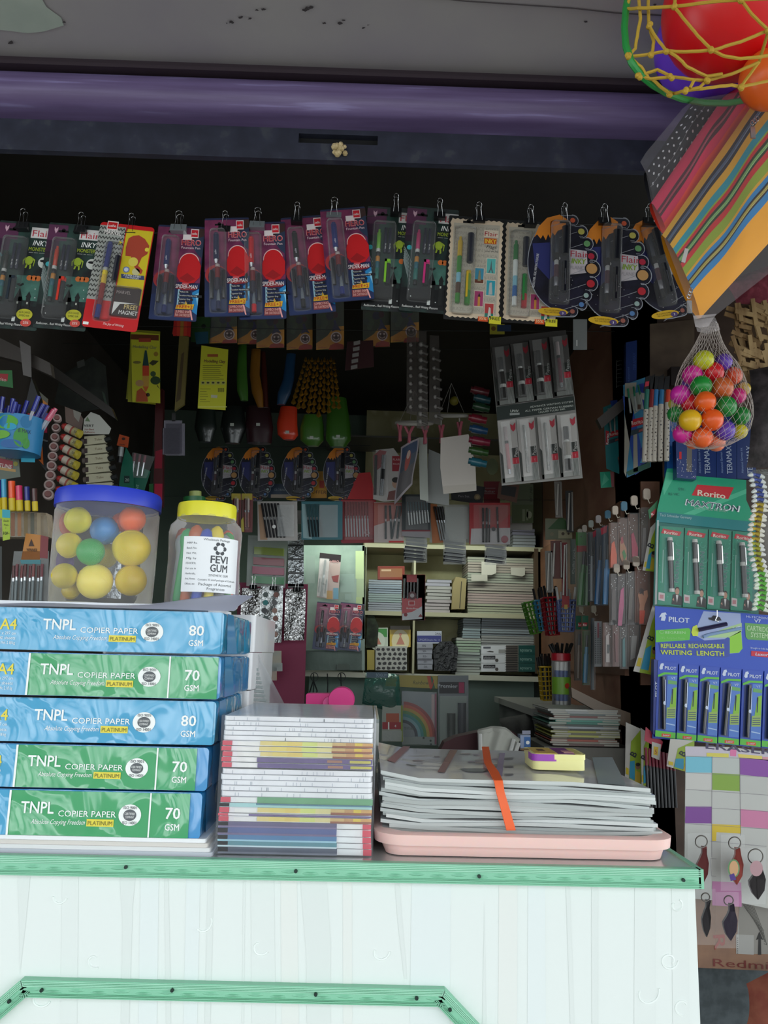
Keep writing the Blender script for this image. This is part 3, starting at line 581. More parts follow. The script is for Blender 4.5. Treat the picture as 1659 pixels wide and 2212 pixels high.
# ---- inky monster cards
mon_bg = NM('16181a', '2c4a42', (22, 22, 14), .4, .42, .7)
def inky(cx, ty, wp, hp, tilt, pc, capc, label, dy):
    t, w, h = hang(cx, ty, wp, hp, YR, tilt, 'carded_pen', label, 'pen pack', GP, dy=dy)
    b = card_base(t, w, h, mon_bg)
    b.rc(0, .02, .38, .17, M('5a2c4c', .4), 1); b.rc(0, .17, .25, .28, M('3c2038', .4), 1); b.rc(0, .28, .16, .34, M('2a1a28'), 1)
    b.pl([(.12,.04),(.155,.06),(.19,.04),(.19,.07),(.155,.105),(.12,.07)], M('cfa8b8'), 2)
    euro(b, .30, .07, .10)
    b.rc(.62, .045, 1, .145, M('d8d4d2'), 2); b.tx('Flair', .65, .13, .062, w=.36, m=M('b8283c'), L=3)
    b.tx('INKY', .68, .215, .05, w=.28, m=WH, bold=.02, sh=.2); b.tx('MONSTER', .62, .265, .035, w=.36, m=M('a8b830'), bold=.02); b.lines(.63, .95, .28, .29, 1, M('9a9a96'))
    mg = M('9ab030'); b.el(.66, .36, .075, mg, 2, 14, rv=.042)
    for P in ([(.59,.33),(.545,.36),(.555,.40),(.57,.40),(.565,.365),(.60,.35)], [(.72,.33),(.775,.35),(.76,.41),(.745,.41),(.755,.36),(.72,.35)], [(.62,.39),(.60,.43),(.63,.43),(.65,.395)], [(.68,.39),(.69,.44),(.72,.43),(.71,.39)]): b.pl(P, mg, 2)
    b.el(.94, .37, .11, M('c8ccc4'), 2); b.el(.93, .355, .07, BK, 3, 12, rv=.012)
    for x in (.72, .80, .88): b.el(x, .52, .055, M('c86a2c'), 2, 12)
    b.rc(.48, .50, 1, .73, NM('3a6258', '4a7a6c', (30, 30, 30), .45), .6)
    bk = M('0c0e0e', .5)
    for x, s in ((.58, 1), (.76, .6)):
        b.pl([(x-.09*s,.74-.1*(1-s)),(x,.62+.06*(1-s)),(x+.09*s,.74-.1*(1-s))], bk, 3); b.rc(x-.065*s, .70, x+.065*s, .93, bk, 3); b.rc(x-.02, .745, x+.01, .765, M('b8bcb0'), 4)
    b.pl([(.50,.585),(.55,.575),(.58,.585),(.62,.57),(.64,.585),(.60,.60),(.56,.605)], bk, 3)
    for x, y in ((.5,.62),(.86,.62),(.88,.70),(.15,.80),(.2,.86),(.68,.90)): b.el(x, y, .012, M('c8ccc8'), 3, 8)
    b.el(.10, .40 if pc else .33, .05, M('3aa8b0'), 2, 12); b.rc(0, .78, 1, .97, M('0d0f10', .4), .8); b.rc(.52, .885, .58, .93, M('c8ccc8'), 4); 
    if cx < 400: b.el(.74, .86, .15, M('bcb82c'), 4, 20, rv=.052); b.tx('IN A LARGE', .74, .85, .02, w=.2, al='C', m=M('5a5a20'), L=5); b.tx('JUMBO INK', .74, .88, .02, w=.2, al='C', m=M('5a5a20'), L=5); b.el(.79, .935, .10, M('c8483c'), 5, 18, rv=.035); b.tx('25%', .79, .945, .022, w=.1, al='C', m=WH, L=6)
    b.tx('Rediscover... Real Writing Pleasure', .05, .965, .022, w=.68, m=M('d8d8d4'), bold=.015, sh=.15)
    for k in range(7): b.pl([(.0,.40+.02*k),(.012,.398+.02*k),(.17,.54+.035*k),(.16,.545+.035*k)], M('8a9694'), 2)
    b.obj('card', t, label='dark printed backing card')
    b = B(w, h); pm = M(pc or '3a3c38', .35)
    pen3(b, .26, .24 if pc else .30, .76, .0042, [(.06, pm, .55), (.36, pm, .95), (.42, M('d0d0cc'), 1), (.50, M('18181a'), 1), (.60, M('c88a3a'), 1), (.72, M('2a6a78'), 1), (.92, M('2f7a72'), 1), (1, M('141618'), .9)])
    b.obj('pen', t, label=None)
    b = B(w, h); im = M('1c2038', .4); pen3(b, .385, .22, .46, .0030, [(1, im, 1)]); pen3(b, .47, .22, .46, .0030, [(1, im, 1)])
    for u in (.385, .47): b.tx('Flair Ink', u+.02, .43, .012, rot=90, m=WH, L=34)
    b.obj('ink_cartridge', t)
    b = B(w, h); cm = M(capc, .3); pen3(b, .47, .53, .76, .0046, [(.15, cm, 1), (1, M('202226'), 1)]); b.box(b.uv(.40, 0)[0], b.uv(.44, 0)[0], -.012, -.009, -.75*h, -.53*h, cm); b.box(b.uv(.40, 0)[0], b.uv(.5, 0)[0], -.012, -.006, -.555*h, -.53*h, cm)
    b.obj('pen_cap', t); blister(t, w, h, .14, .15, .58, .90); return t
inky(58, 480, 117, 232, 3, '', '26303a', 'leftmost black monster-print pen card with a dark pen, at the left edge of the row', 0)
inky(165, 488, 112, 228, 3, 'c8452c', 'd03a2a', 'black monster-print pen card with an orange-red pen, second from left in the row', -.006)
inky(850, 446, 112, 225, 2, '7ab83a', '86c43a', 'black monster-print pen card with a bright green pen, right of the magenta pen cards', .004)
inky(936, 452, 112, 226, 3.5, 'c43a74', 'c8387a', 'black monster-print pen card with a pink pen, overlapping the green pen one', -.004)
# ---- red and yellow card with magnet
t, w, h = hang(281, 494, 118, 226, YR, 5, 'carded_pen', 'red and yellow pen card with zigzag print and a FREE MAGNET, third from left', 'pen pack', GP, dy=-.014)
rd = M('c81c20', .35); b = card_base(t, w, h, rd, r=.06)
b.rc(0, .03, .48, .74, M('a0a29c', .45), 1); zg_ = M('2a2a28')
for k in range(15):
    v = .06+k*.046
    for j in range(8):
        u = j*.06; P = [(u, v), (u+.03, v-.022), (u+.06, v), (u+.06, v+.013), (u+.03, v-.009), (u, v+.013)]; b.pl(P, zg_, 2)
b.rc(.50, .04, .985, .75, M('d2bc22', .4), 1)
ar = M('a83c24', .5)          # plain abstract blot in place of the printed figure
b.pl([(.56,.13),(.64,.10),(.74,.09),(.86,.12),(.96,.18),(.95,.26),(.86,.30),(.82,.38),(.92,.42),(.90,.46),(.76,.40),(.66,.30),(.56,.30),(.54,.22)], ar, 2); b.el(.72, .35, .09, M('d8c850'), 3, 14); b.el(.93, .22, .04, M('e0cc40'), 3, 10)
b.el(.62, .43, .06, M('6a7aa8'), 3); b.el(.62, .43, .04, M('c8d0e0'), 4); b.el(.80, .44, .07, M('c8c090'), 2); b.pl([(.54,.475),(.96,.47),(.98,.51),(.56,.515)], M('33406a'), 3); b.tx('2 SUPER JUMBO', .75, .492, .018, w=.32, al='C', m=WH, L=4); b.tx('CARTRIDGES', .75, .51, .015, w=.25, al='C', m=WH, L=4)
b.rc(.13, -.015, .33, .07, M('e8dcd8'), 3); b.rc(.145, -.005, .315, .06, rd, 4); b.tx('cello', .23, .042, .025, w=.14, al='C', m=WH, L=5, bold=.02)
b.tx('MARVEL', .10, .115, .045, w=.32, m=M('ece4e0'), L=4, bold=.03)
b.pl([(.42+.05*math.cos(PI/2+2*PI*k/10)*(1 if k % 2 == 0 else .45), .185-.025*math.sin(PI/2+2*PI*k/10)*(1 if k % 2 == 0 else .45)) for k in range(10)], M('d8c820'), 4)
b.rc(.02, .955, .12, .98, WH, 3); b.tx('The Joy of Writing', .37, .965, .022, w=.38, m=M('f0dcd8'), L=3, sh=.3)
b.rc(.46, .60, .96, .87, M('3a2c2a', .3), 2); b.tx('MARVEL', .52, .66, .03, w=.26, m=M('b8a8a4'), L=3); b.pl([(.5,.74),(.94,.74),(.62,.755),(.50,.86)], WH, 3)
b.tx('FREE!', .70, .80, .045, w=.24, m=M('d8c080'), L=4, bold=.04); b.tx('MAGNET', .62, .85, .038, w=.34, m=WH, L=4, bold=.03)
b.obj('card', t, label='red, grey zigzag and yellow backing card')
b = B(w, h); nv = M('24307a', .35); pen3(b, .27, .20, .92, .0048, [(.03, nv, .8), (.34, nv, 1), (.38, M('b8b8b8'), .9), (.44, YEL, 1), (.55, M('d8b83c'), 1), (.75, M('8a2a24'), 1), (.83, M('7a2030'), 1), (1, nv, 1)]); b.obj('pen', t)
pen3(B(w, h), .45, .32, .56, .005, [(1, M('101224', .3), 1)]).obj('ink_cartridge', t)
blister(t, w, h, .18, .19, .48, .93); blister(t, w, h, .45, .59, .97, .88, .007)
# ---- hero cards
hb = NM('5a2444', '8a3a60', (26, 26, 26), .35, .4, .65); wr = M('e8dcdc'); hr_ = M('c4161c', .4)
def hero(cx, ty, wp, hp, tilt, capc, label, dy, Y=YR, grp=GP):
    t, w, h = hang(cx, ty, wp, hp, Y, tilt, 'carded_pen', label, 'pen pack', grp, dy=dy)
    b = card_base(t, w, h, M('262c4c', .35), r=.03); b.rc(.0, .02, .98, .55, hb, 1); b.rc(.75, .02, 1, .16, M('3c2420'), 1.4); b.pl([(0,.60),(.4,.5),(1,.5),(1,.6)], hb, 1.2)
    b.pl([(.68,.16),(1,.10),(1,.34),(.9,.3)], M('26324c'), 1.5)
    b.el(.25, .58, .24, M('a83034'), 1.6, 20, rv=.10); b.el(.30, .60, .22, M('3a2440'), 1.8, 20, rv=.10)
    b.pl([(0,.74),(.45,.68),(1,.60),(1,.995),(0,.995)], M('22305a', .35), 1.9); b.pl([(.86,.70),(1,.66),(1,.93),(.90,.90)], M('2f86c0', .3), 2.5); b.pl([(.93,.72),(1,.70),(1,.84)], M('8ccbe8', .3), 2.8)
    euro(b, .33, .06, .10)
    b.rc(.55, .09, .74, .15, wr, 2); b.rc(.71, .03, .88, .125, wr, 3); b.rc(.725, .04, .865, .115, M('d01a2c'), 4); b.tx('cello', .795, .092, .025, w=.11, al='C', m=WH, L=5, bold=.02)
    b.tx('HERO', .53, .205, .062, w=.42, m=M('e8a8ac'), L=3, bold=.055); b.tx('HERO', .54, .203, .054, w=.40, m=M('b01824'), L=4, bold=.0)
    b.tx('Fountain Pen', .54, .245, .026, w=.40, m=M('e0c8d0'), L=4, bold=.01)
    # plain abstract red patch in place of the printed figure
    b.el(.735, .39, .215, M('e8c0bc'), 3, 26, rv=.105); b.el(.735, .395, .20, hr_, 4, 26, rv=.10); b.pl([(.50,.44),(.56,.36),(.93,.36),(.995,.42),(.985,.54),(.88,.60),(.74,.615),(.58,.595),(.50,.54)], hr_, 4.5); b.pl([(.56,.56),(.72,.50),(.90,.56),(.74,.60)], M('9c1218', .4), 4.8)
    b.rc(.63, .605, .77, .625, M('c85a60'), 5); b.tx('SPIDER-MAN', .50, .665, .042, w=.46, m=wr, L=6, bold=.03); b.pl([(.5,.67),(.7,.62),(.97,.66),(.92,.675),(.7,.685)], M('8a1c24'), 5)
    b.rc(.56, .675, .60, .87, M('9ac0d0'), 5)
    for k, s in enumerate(('Medium Nib', 'Excellent Handwriting', 'Superior Grip', 'Ink Window')): b.rc(.585, .69+.038*k, .60+.045*len(s)*.5, .715+.038*k, M('15151c'), 5); b.tx(s, .60, .708+.038*k, .016, w=.018*len(s), m=M('dcdcdc'), L=6)
    b.pl([(.54,.88),(.56,.84),(.74,.83),(.745,.79),(.78,.83),(.93,.825),(.91,.88)], M('e0b024'), 6); b.tx('FREE+2', .57, .872, .034, w=.33, m=M('b82c1c'), L=7, bold=.03)
    b.rc(.53, .89, .86, .965, M('8a3a3c'), 4); b.tx('JUMBO INK', .55, .92, .026, w=.3, m=M('e0a8a0'), L=6, bold=.03); b.tx('INK CARTRIDGES', .55, .955, .026, w=.32, m=M('e0a8a0'), L=6, bold=.03); b.pl([(.84,.89),(.88,.89),(.93,.99),(.90,.99)], M('e8a09c'), 6)
    b.obj('card', t, label='magenta and blue backing card')
    b = B(w, h); cm = M(capc, .3); pen3(b, .27, .17, .44, .0052, [(.06, cm, .8), (1, cm, 1)]); tip(b, .27, .44, .48, .004, .002, M('c0c4c8', .3, .6)); b.tx('cello', .29, .40, .018, rot=94, m=M('c8c8d0'), L=38)
    b.obj('pen_cap', t)
    b = B(w, h); pen3(b, .30, .49, .74, .0048, [(.12, M('b8a8a4'), .9), (.55, M('7a1c24'), 1), (1, M('2a2438'), .95)]); b.lathe([(.001, -.72*h), (.0035, -.80*h), (.004, -.87*h)], M('b8c0c8', .25, .8), (b.uv(.32, 0)[0], -.006, 0), 8); pen3(b, .32, .86, .94, .0045, [(1, cm, 1)]); b.obj('pen', t)
    b = B(w, h); 
    for u in (.17, .43): pen3(b, u, .55, .83, .0035, [(1, M('16161e', .3), 1)])
    b.obj('ink_cartridge', t); blister(t, w, h, .12, .12, .48, .955); return t
H1 = hero(393, 488, 102, 205, 1.5, '1f2a66', 'magenta fountain pen card with navy cap, leftmost of the five red-blob ones', 0)
hero(492, 477, 96, 212, -3.5, '20264e', 'magenta fountain pen card with navy cap, second of the five red-blob ones', -.010)
hero(566, 481, 100, 210, -3.5, 'c41c28', 'magenta fountain pen card with a bright red cap', -.002)
hero(655, 466, 100, 212, -7.5, '1c1c20', 'magenta fountain pen card with a black cap, fourth of the five', .002)
hero(740, 456, 98, 200, -7, '20307a', 'magenta fountain pen card with navy cap, rightmost of the five and highest', -.010)
# ---- stamp cards
def stamp(cx, ty, wp, hp, tilt, p1, p2, p3, label, dy):
    t, w, h = hang(cx, ty, wp, hp, YR, tilt, 'carded_pen', label, 'pen pack', GP, dy=dy)
    b = card_base(t, w, h, M('0c0c0c', .4), r=.02); cm = M('d2bea4', .5); n = 10; m_ = 17; P = []
    def edge(a, c, k, d):
        for i in range(k*2):
            f = (i+.5)/(k*2); out = .014 if i % 2 == 0 else -.010
            P.append((a[0]+(c[0]-a[0])*f+d[0]*out, a[1]+(c[1]-a[1])*f+d[1]*out*w/h))
    edge((.04,.03),(.96,.03),n,(0,-1)); edge((.96,.03),(.96,.97),m_,(1,0)); edge((.96,.97),(.04,.97),n,(0,1)); edge((.04,.97),(.04,.03),m_,(-1,0))
    b.pl(P, cm, 1); b.rc(.09, .07, .91, .93, M('b4ac9c', .5), 2)
    g = M('9a9488'); 
    for i in range(16):
        b.tx(R.choice(('ITALY FRANCE EGYPT', 'BRAZIL SPAIN JAPAN', 'INDIA CANADA USA', 'GERMANY AMERICA')), .11, .13+i*.052, .032, w=.78, m=g, L=2.5)
    b.rc(.63, .12, .89, .19, M('d8cab4'), 3); b.tx('Flair', .645, .18, .045, w=.23, m=M('b02a34'), L=4); b.rc(.64, .20, .86, .255, M('c8581c'), 3); b.tx('INKY', .655, .25, .042, w=.20, m=M('ecc83c'), L=4, bold=.04); b.tx('Flags', .68, .30, .035, w=.18, m=M('4a4a48'), L=4, sh=.3)
    b.lines(.66, .90, .325, .335, 1, M('6a6660'), 4)
    def st_(u, v, c, fn): b.rc(u, v, u+.17, v+.155, M('d8ccb8'), 3); b.rc(u+.01, v+.007, u+.16, v+.148, M(c, .4), 4); fn(u, v)
    gy = M('5c6468')
    st_(.70, .39, '5ab0aa', lambda u, v: b.pl([(u+.085,v+.02),(u+.10,v+.10),(u+.13,v+.145),(u+.11,v+.145),(u+.085,v+.11),(u+.06,v+.145),(u+.04,v+.145),(u+.07,v+.10)], gy, 5))
    st_(.50, .49, '3f8ca8', lambda u, v: (b.rc(u+.01, v+.115, u+.16, v+.148, M('6a3826'), 5), b.pl([(u+.06,v+.13),(u+.075,v+.03),(u+.1,v+.03),(u+.115,v+.13)], M('8a8464'), 6)))
    st_(.71, .60, '2f98a8', lambda u, v: b.pl([(u+.05,v+.145),(u+.06,v+.03),(u+.10,v+.025),(u+.12,v+.14)], M('b0b4b0'), 5))
    st_(.51, .71, 'a83c6c', lambda u, v: (b.rc(u+.07, v+.06, u+.11, v+.148, M('c88a3c'), 5), b.pl([(u+.065,v+.06),(u+.09,v+.02),(u+.115,v+.06)], M('3a2420'), 6)))
    st_(.70, .82, 'b03c3c', lambda u, v: (b.rc(u+.01, v+.10, u+.16, v+.148, M('2a7a6a'), 5), b.pl([(u+.06,v+.14),(u+.08,v+.04),(u+.11,v+.05),(u+.12,v+.14)], M('c8c4bc'), 6)))
    b.rc(.60, .955, .77, 1.0, M('d0501c'), 6); b.tx('35%', .615, .985, .025, w=.13, m=M('f0d0a0'), L=7, bold=.03); b.rc(.79, .945, 1.0, 1.015, M('d0c828'), 6); b.tx('FREE', .81, .98, .028, w=.17, m=M('2a2a20'), L=7, bold=.02)
    euro(b, .35, .045, .10); b.obj('card', t, label='cream postage-stamp shaped backing card')
    b = B(w, h); pen3(b, .22, .22, .85, .0045, [(.06, M(p1), .6), (.30, M(p1), 1), (.55, M(p2), 1), (.70, M('8ac0d0'), 1), (.86, M('5a4030') if p1[0] != '2' else M('2f6aa8'), 1), (1, M(p2), 1)]); b.obj('pen', t)
    pen3(B(w, h), .40, .18, .46, .0058, [(1, M('23242e', .4), 1)]).obj('ink_cartridge', t)
    b = B(w, h); pen3(b, .39, .54, .86, .0052, [(.1, M(p1), .9), (.6, M(p3), 1), (1, M(p2 if p1[0] != '2' else 'b82830'), 1)]); b.box(b.uv(.35, 0)[0], b.uv(.385, 0)[0], -.0125, -.0095, -.80*h, -.56*h, M(p1, .3)); b.obj('pen_cap', t); blister(t, w, h, .13, .11, .49, .95)
stamp(1030, 474, 122, 224, 2.5, 'c8a82c', '3f8a34', '7a9a2c', 'cream stamp-edged pen card with a yellow and green pen', -.008)
stamp(1149, 478, 120, 222, 2, '2a7a3c', 'd8dcd8', '2f7a38', 'cream stamp-edged pen card with a green and white pen, partly behind the planet card', 0)
# ---- planet cards
pb = NM('12131c', '1f1f30', (30, 30, 30), .35)
PL = ((.60,.05,.035,'c0502c'),(.72,.155,.045,'a8a04c'),(.80,.27,.045,'5a8a58'),(.86,.39,.045,'9c1c34'),(.87,.51,.075,'b08450'),(.86,.655,.055,'a8202c'),(.80,.77,.035,'8aa09c'),(.74,.86,.035,'4a70a0'),(.62,.93,.032,'8a5044'))
def planet(cx, ty, wp, hp, tilt, label, dy, Y=YR, grp=GP, sa='8.2'):
    t, w, h = hang(cx, ty, wp, hp, Y, tilt, 'carded_pen', label, 'pen pack', grp, dy=dy)
    P = []; O = []
    for i in range(23):
        a = rad(95+i*165/22); P.append((.50+.50*math.cos(a)*(1.0), .47-.47*math.sin(a)))
    P += [(.34,.985),(.46,.99)]
    for (u, v, r, c) in PL[::-1]:
        R_ = (r+.022)/1.0+.012
        for k in range(7):
            a = rad(-75+150*k/6); P.append((u+R_*1.15*math.cos(a), v-R_*.80*math.sin(a)))
    b = B(w, h); b.pl(P, M('8c9098', .4), 0, .0009)
    Q = [(p[0]+(0.5-p[0])*.022, p[1]+(.5-p[1])*.016) for p in P]; b.pl(Q, pb, 1)
    b.pl([(.08,.24),(.14,.13),(.25,.04),(.42,.0),(.52,.04),(.50,.13),(.40,.16),(.36,.21),(.33,.18),(.30,.24),(.27,.20),(.24,.26),(.20,.21),(.17,.25),(.12,.21)], M('d8801c', .5), 2)
    b.pl([(.06,.30),(.30,.28),(.34,.45),(.42,.55),(.30,.64),(.10,.50)], M('2a2f66', .4), 2)
    b.pl([(.56,.33),(.80,.34),(.82,.55),(.58,.58)], NM('a09aa0', 'b8b0b4', (40,)*3, .5) if Y == YR and cx < 1230 else M('aaa4a8', .5), 2)
    b.tx('Flair', .58, .405, .062, w=.25, m=M('a02838'), L=3); b.tx('INKY', .595, .47, .05, w=.19, m=M('7a9a20'), L=3, bold=.05, sh=.1); b.tx('PLANETS', .58, .525, .034, w=.24, m=M('8c888c'), L=3)
    b.tx('REDISCOVER.. REAL WRITING PLEASURE', .10, .73, .022, w=.5, rot=84, m=M('c8c8cc'), L=3, bold=.01)
    for (u, v, r, c) in PL:
        b.el(u, v, r*1.25, M('0e0e16', .4), 3, 18); 
        for k in range(14):
            a0 = rad(-100+200*k/14); a1 = rad(-100+200*(k+1)/14); ro = (r+.036)*1.0
            b.pl([(u+ro*1.05*math.cos(a0), v-ro*.74*math.sin(a0)), (u+ro*1.05*math.cos(a1), v-ro*.74*math.sin(a1)), (u+ro*1.05*1.06*math.cos(a1), v-ro*.74*1.06*math.sin(a1)), (u+ro*1.05*1.06*math.cos(a0), v-ro*.74*1.06*math.sin(a0))], M('a4a8b0'), 3.5)
        b.el(u, v, r, M(c, .45), 4, 18); b.tx('planet', u, v+r*.9+.012, .010, al='C', m=M('a0a0a8'), L=5)
        b.pl([(u-r, v), (u-r, v+.006), (u-.30, v+.075), (u-.30, v+.071)], M('84868c'), 2.5)
    for k in range(20): b.el(R.uniform(.2, .8), R.uniform(.6, .9), .004, WH, 2.2, 5)
    b.pl([(.46,.26),(.475,.285),(.49,.26),(.49,.29),(.475,.32),(.46,.29)], M('8a6a8c'), 3)
    b.el(.36, .945, .20, M('c8a020', .4), 5, 24, rv=.038); b.tx('IN A LARGE JUMBO', .35, .94, .015, w=.22, al='C', m=M('6a5410'), L=6); b.tx('INK CARTRIDGES', .35, .96, .015, w=.2, al='C', m=M('6a5410'), L=6); b.el(.49, .955, .05, M('4a3c6a'), 6, 14, rv=.024); b.tx('3', .49, .965, .02, al='C', m=WH, L=7)
    for u, v, c in ((.40,.36,'b08a34'),(.42,.43,'a8a8a8')): b.el(u, v, .025, M(c), 4, 12)
    b.obj('card', t, label='dark planet-print backing card with scalloped edge')
    b = B(w, h); pen3(b, .385, .22, .80, .0046, [(.3, M('202838'), .9), (.42, M('141418'), 1), (.5, M('b0b0b0'), .9), (.7, M('50303c'), 1), (.85, M('8a8a90', .3, .5), .9), (1, M('141418'), 1)]); b.obj('pen', t)
    b = B(w, h); pen3(b, .50, .13, .40, .007, [(1, M('0e1018', .3), 1)]); b.obj('ink_cartridge', t)
    b = B(w, h); pen3(b, .50, .47, .76, .0055, [(1, M('12141c', .25), 1)]); b.box(b.uv(.49, 0)[0], b.uv(.505, 0)[0], -.0125, -.0105, -.70*h, -.55*h, M('b8bcc0', .2, .9)); b.obj('pen_cap', t); blister(t, w, h, .31, .07, .57, .86); return t
P1 = planet(1218, 472, 158, 222, 2, 'planet-print pen card with scalloped edge, left one of the three at the opening', -.012)
planet(1330, 474, 160, 238, 3, 'planet-print pen card with scalloped edge, middle one of the three at the opening', -.006)
planet(1408, 468, 150, 222, -11, 'planet-print pen card leaning beside the striped bag', .004)
# ---- clips and string
CLP = ((53,492,'leftmost monster card',26),(178,500,'orange-pen monster card',26),(286,502,'red and yellow magnet card',24),(388,497,'leftmost magenta card',34),(487,497,'second magenta card',26),(557,490,'red-capped magenta card',32),(642,478,'black-capped magenta card',24),(722,468,'rightmost magenta card',32),(855,460,'green-pen monster card',24),(949,470,'pink-pen monster card',24),(1033,478,'first stamp-edged card',26),(1144,484,'second stamp-edged card',24),(1217,480,'left planet card',22),(1303,482,'middle planet card',26),(1400,482,'leaning planet card',28))
for i, (x, y, l, wd_) in enumerate(CLP):
    lt = i in (3, 5, 7); c = clip(x, y, 1.05, '%s binder clip gripping the %s' % ('pale grey' if lt else 'black', l), wid=wd_, body=M('a8b0b4', .25, .6) if lt else None); c.location.y -= .008
b = B(); P = [W(x, y+4, YR+.004) for x, y, l, _ in CLP]; P = [W(-60, 496, YR+.004)]+P+[W(1490, 478, YR+.004)]
b.tube([tuple(p) for p in P], .0008, M('3a3c3c', .6), 5); b.obj('display_string', label='thin dark string carrying the clipped pen cards across the opening', cat='string')
# ================================================================ RIGHT SIDE, NEAR THINGS
class PB(B):                                          # builder drawing in a vertical plane at depth Y; points given by pixel, stored as real metres
    def __init__(s, Y, o):
        B.__init__(s); s.Y = Y; s.o = W(*o, Y); s.k = mpp(o[0], o[1], Y)
    def c(s, x, y): p = W(x, y, s.Y)-s.o; return (p.x, p.z)
    def q(s, P, m, L=1, th=0): return s.pts([s.c(*p) for p in P], m, -L*.0004, th)
    def r(s, x0, y0, x1, y1, m, L=1, th=0): return s.q([(x0,y1),(x1,y1),(x1,y0),(x0,y0)], m, L, th)
    def e(s, x, y, rx, m, L=1, ry=None, n=16):
        ry = ry or rx; return s.q([(x+rx*math.cos(2*PI*i/n), y+ry*math.sin(2*PI*i/n)) for i in range(n)], m, L)
    def t(s, t, x, y, hp, m, wp=None, L=2, bold=0, sh=0, rot=0, al='L'):
        vs, fs, tw_ = tmesh(t, bold); H = hp*s.k; sx = (wp*s.k/tw_) if wp else H/.72; ww = tw_*sx
        off = {'L': 0, 'C': -ww/2, 'R': -ww}[al]; x0, z0 = s.c(x, y); ca, sa = math.cos(rad(rot)), math.sin(rad(rot))
        return s.add(LY([(x0+(off+a*sx+sh*b*H)*ca-b*H*sa, -L*.0004, z0+(off+a*sx+sh*b*H)*sa+b*H*ca) for a, b in vs], (t, bold)), fs, m)
    def tb(s, P, rp, m, y=0, n=8, closed=False): return s.tube([(s.c(*p)[0], y, s.c(*p)[1]) for p in P], rp*s.k, m, n, closed)
    def st(s, P, cols, wp, m, y=0): pass
def pthing(Y, o, nm, label, cat, group=None): return thing(nm, label, cat, W(*o, Y), (0, 0, 0), group)
# ---- big net of balls on a hoop
YN = .9
def bigball(x, y, r, Y, c, label):
    p = W(x, y, Y); B().ball((0,0,0), r*mpp(x, y, Y), M(c, .3, sss=.1), 40).obj('play_ball', None, p, (0,0,0), label, 'ball', 'large balls in the hooped net')
bigball(1580, 22, 143, .92, 'd81218', 'large glossy red ball in the yellow rope net at the top right')
bigball(1532, 100, 113, 1.0, '6a3cc8', 'large purple ball in the rope net, behind and below the red ball')
bigball(1662, 172, 62, .90, 'e8641c', 'orange ball at the right edge, under the red ball')
t = pthing(YN, (1500, 210), 'net_bag', 'yellow rope net bag on a green hoop hanging at the top right', 'net bag')
o = W(1500, 210, YN)
def wp_(P): return [tuple(W(x, y, Y-.15 if Y < 1.1 else .95+(Y-1.1)*.3)-o) for x, y, Y in P]
b = B(); hp = [(1362,-40,1.02),(1352,20,1.0),(1349,60,.99),(1352,100,.985),(1364,135,.985),(1385,163,.99),(1410,183,1.0),(1440,201,1.02),(1475,214,1.06),(1520,222,1.12),(1570,223,1.2),(1630,214,1.28),(1700,190,1.34)]
sp = []
for i in range(len(hp)-1):
    for j in range(3): f = j/3; sp.append(tuple(hp[i][k]*(1-f)+hp[i+1][k]*f for k in range(3)))
b.tube(wp_(sp), .0042, M('1f8a3c', .4), 8); b.obj('hoop', t, label='green plastic hoop')
b = B(); rp = M('b8952e', .8); NT = [[(1350,20,1.0),(1378,18,.98),(1457,14,.965),(1560,2,.955),(1700,-6,.95)], [(1457,14,.965),(1478,42,.958),(1508,78,.955),(1538,109,.955)], [(1358,122,.985),(1400,118,.98),(1440,110,.97),(1480,112,.96),(1538,109,.955),(1600,90,.955),(1660,66,.96)],
 [(1380,165,.99),(1405,170,.99),(1450,166,.985),(1500,172,.985),(1527,174,.99),(1580,160,.99),(1640,134,1.0)], [(1440,110,.97),(1462,122,.965),(1485,145,.968),(1527,165,.985),(1560,160,.985)], [(1538,109,.955),(1565,121,.955),(1600,127,.955),(1640,123,.96),(1680,118,.97)],
 [(1600,0,.95),(1625,32,.95),(1658,64,.955),(1690,90,.96)], [(1448,204,1.02),(1480,196,.99),(1530,190,.985),(1580,184,.99),(1600,188,1.0),(1660,175,1.02)], [(1527,174,.99),(1510,190,.985),(1480,196,.99)], [(1380,0,.99),(1384,40,.98),(1376,80,.98),(1372,105,.985),(1358,122,.985)], [(1400,0,.99),(1402,55,.98),(1420,85,.975),(1440,110,.97)], [(1402,55,.985),(1412,90,.98),(1408,118,.98)],
 [(1352,20,1.0),(1366,-20,1.0)], [(1457,14,.965),(1460,-20,.97)], [(1380,165,.99),(1420,150,.985),(1450,166,.985)], [(1358,122,.985),(1385,145,.985),(1400,168,.99)], [(1450,205,1.01),(1430,190,1.0),(1410,172,.99)], [(1600,188,1.0),(1640,134,1.0),(1660,66,.96)], [(1500,172,.985),(1490,190,.985)]]
for L_ in NT:
    s2 = []
    for i in range(len(L_)-1):
        for j in range(4):
            f = j/4; q = [L_[i][k]*(1-f)+L_[i+1][k]*f for k in range(3)]; s2.append((q[0]+R.uniform(-.6, .6), q[1]+R.uniform(-.6, .6), q[2]))
    s2.append(L_[-1]); b.tube(wp_(s2), .0019, rp, 6)
for x, y, Y in ((1350,20,1.0),(1457,14,.963),(1538,109,.952),(1358,122,.982),(1380,165,.985),(1440,110,.968),(1527,174,.985),(1480,196,.985),(1448,204,1.01),(1660,66,.955),(1402,55,.98),(1450,166,.982),(1408,118,.978),(1600,188,.995),(1600,0,.948)):
    for k in range(3):
        p = W(x+R.uniform(-3,3), y+R.uniform(-3,3), Y-.15)-o; b.ball(tuple(p), .0034, rp, 8)
b.obj('netting', t, label='knotted yellow rope netting')
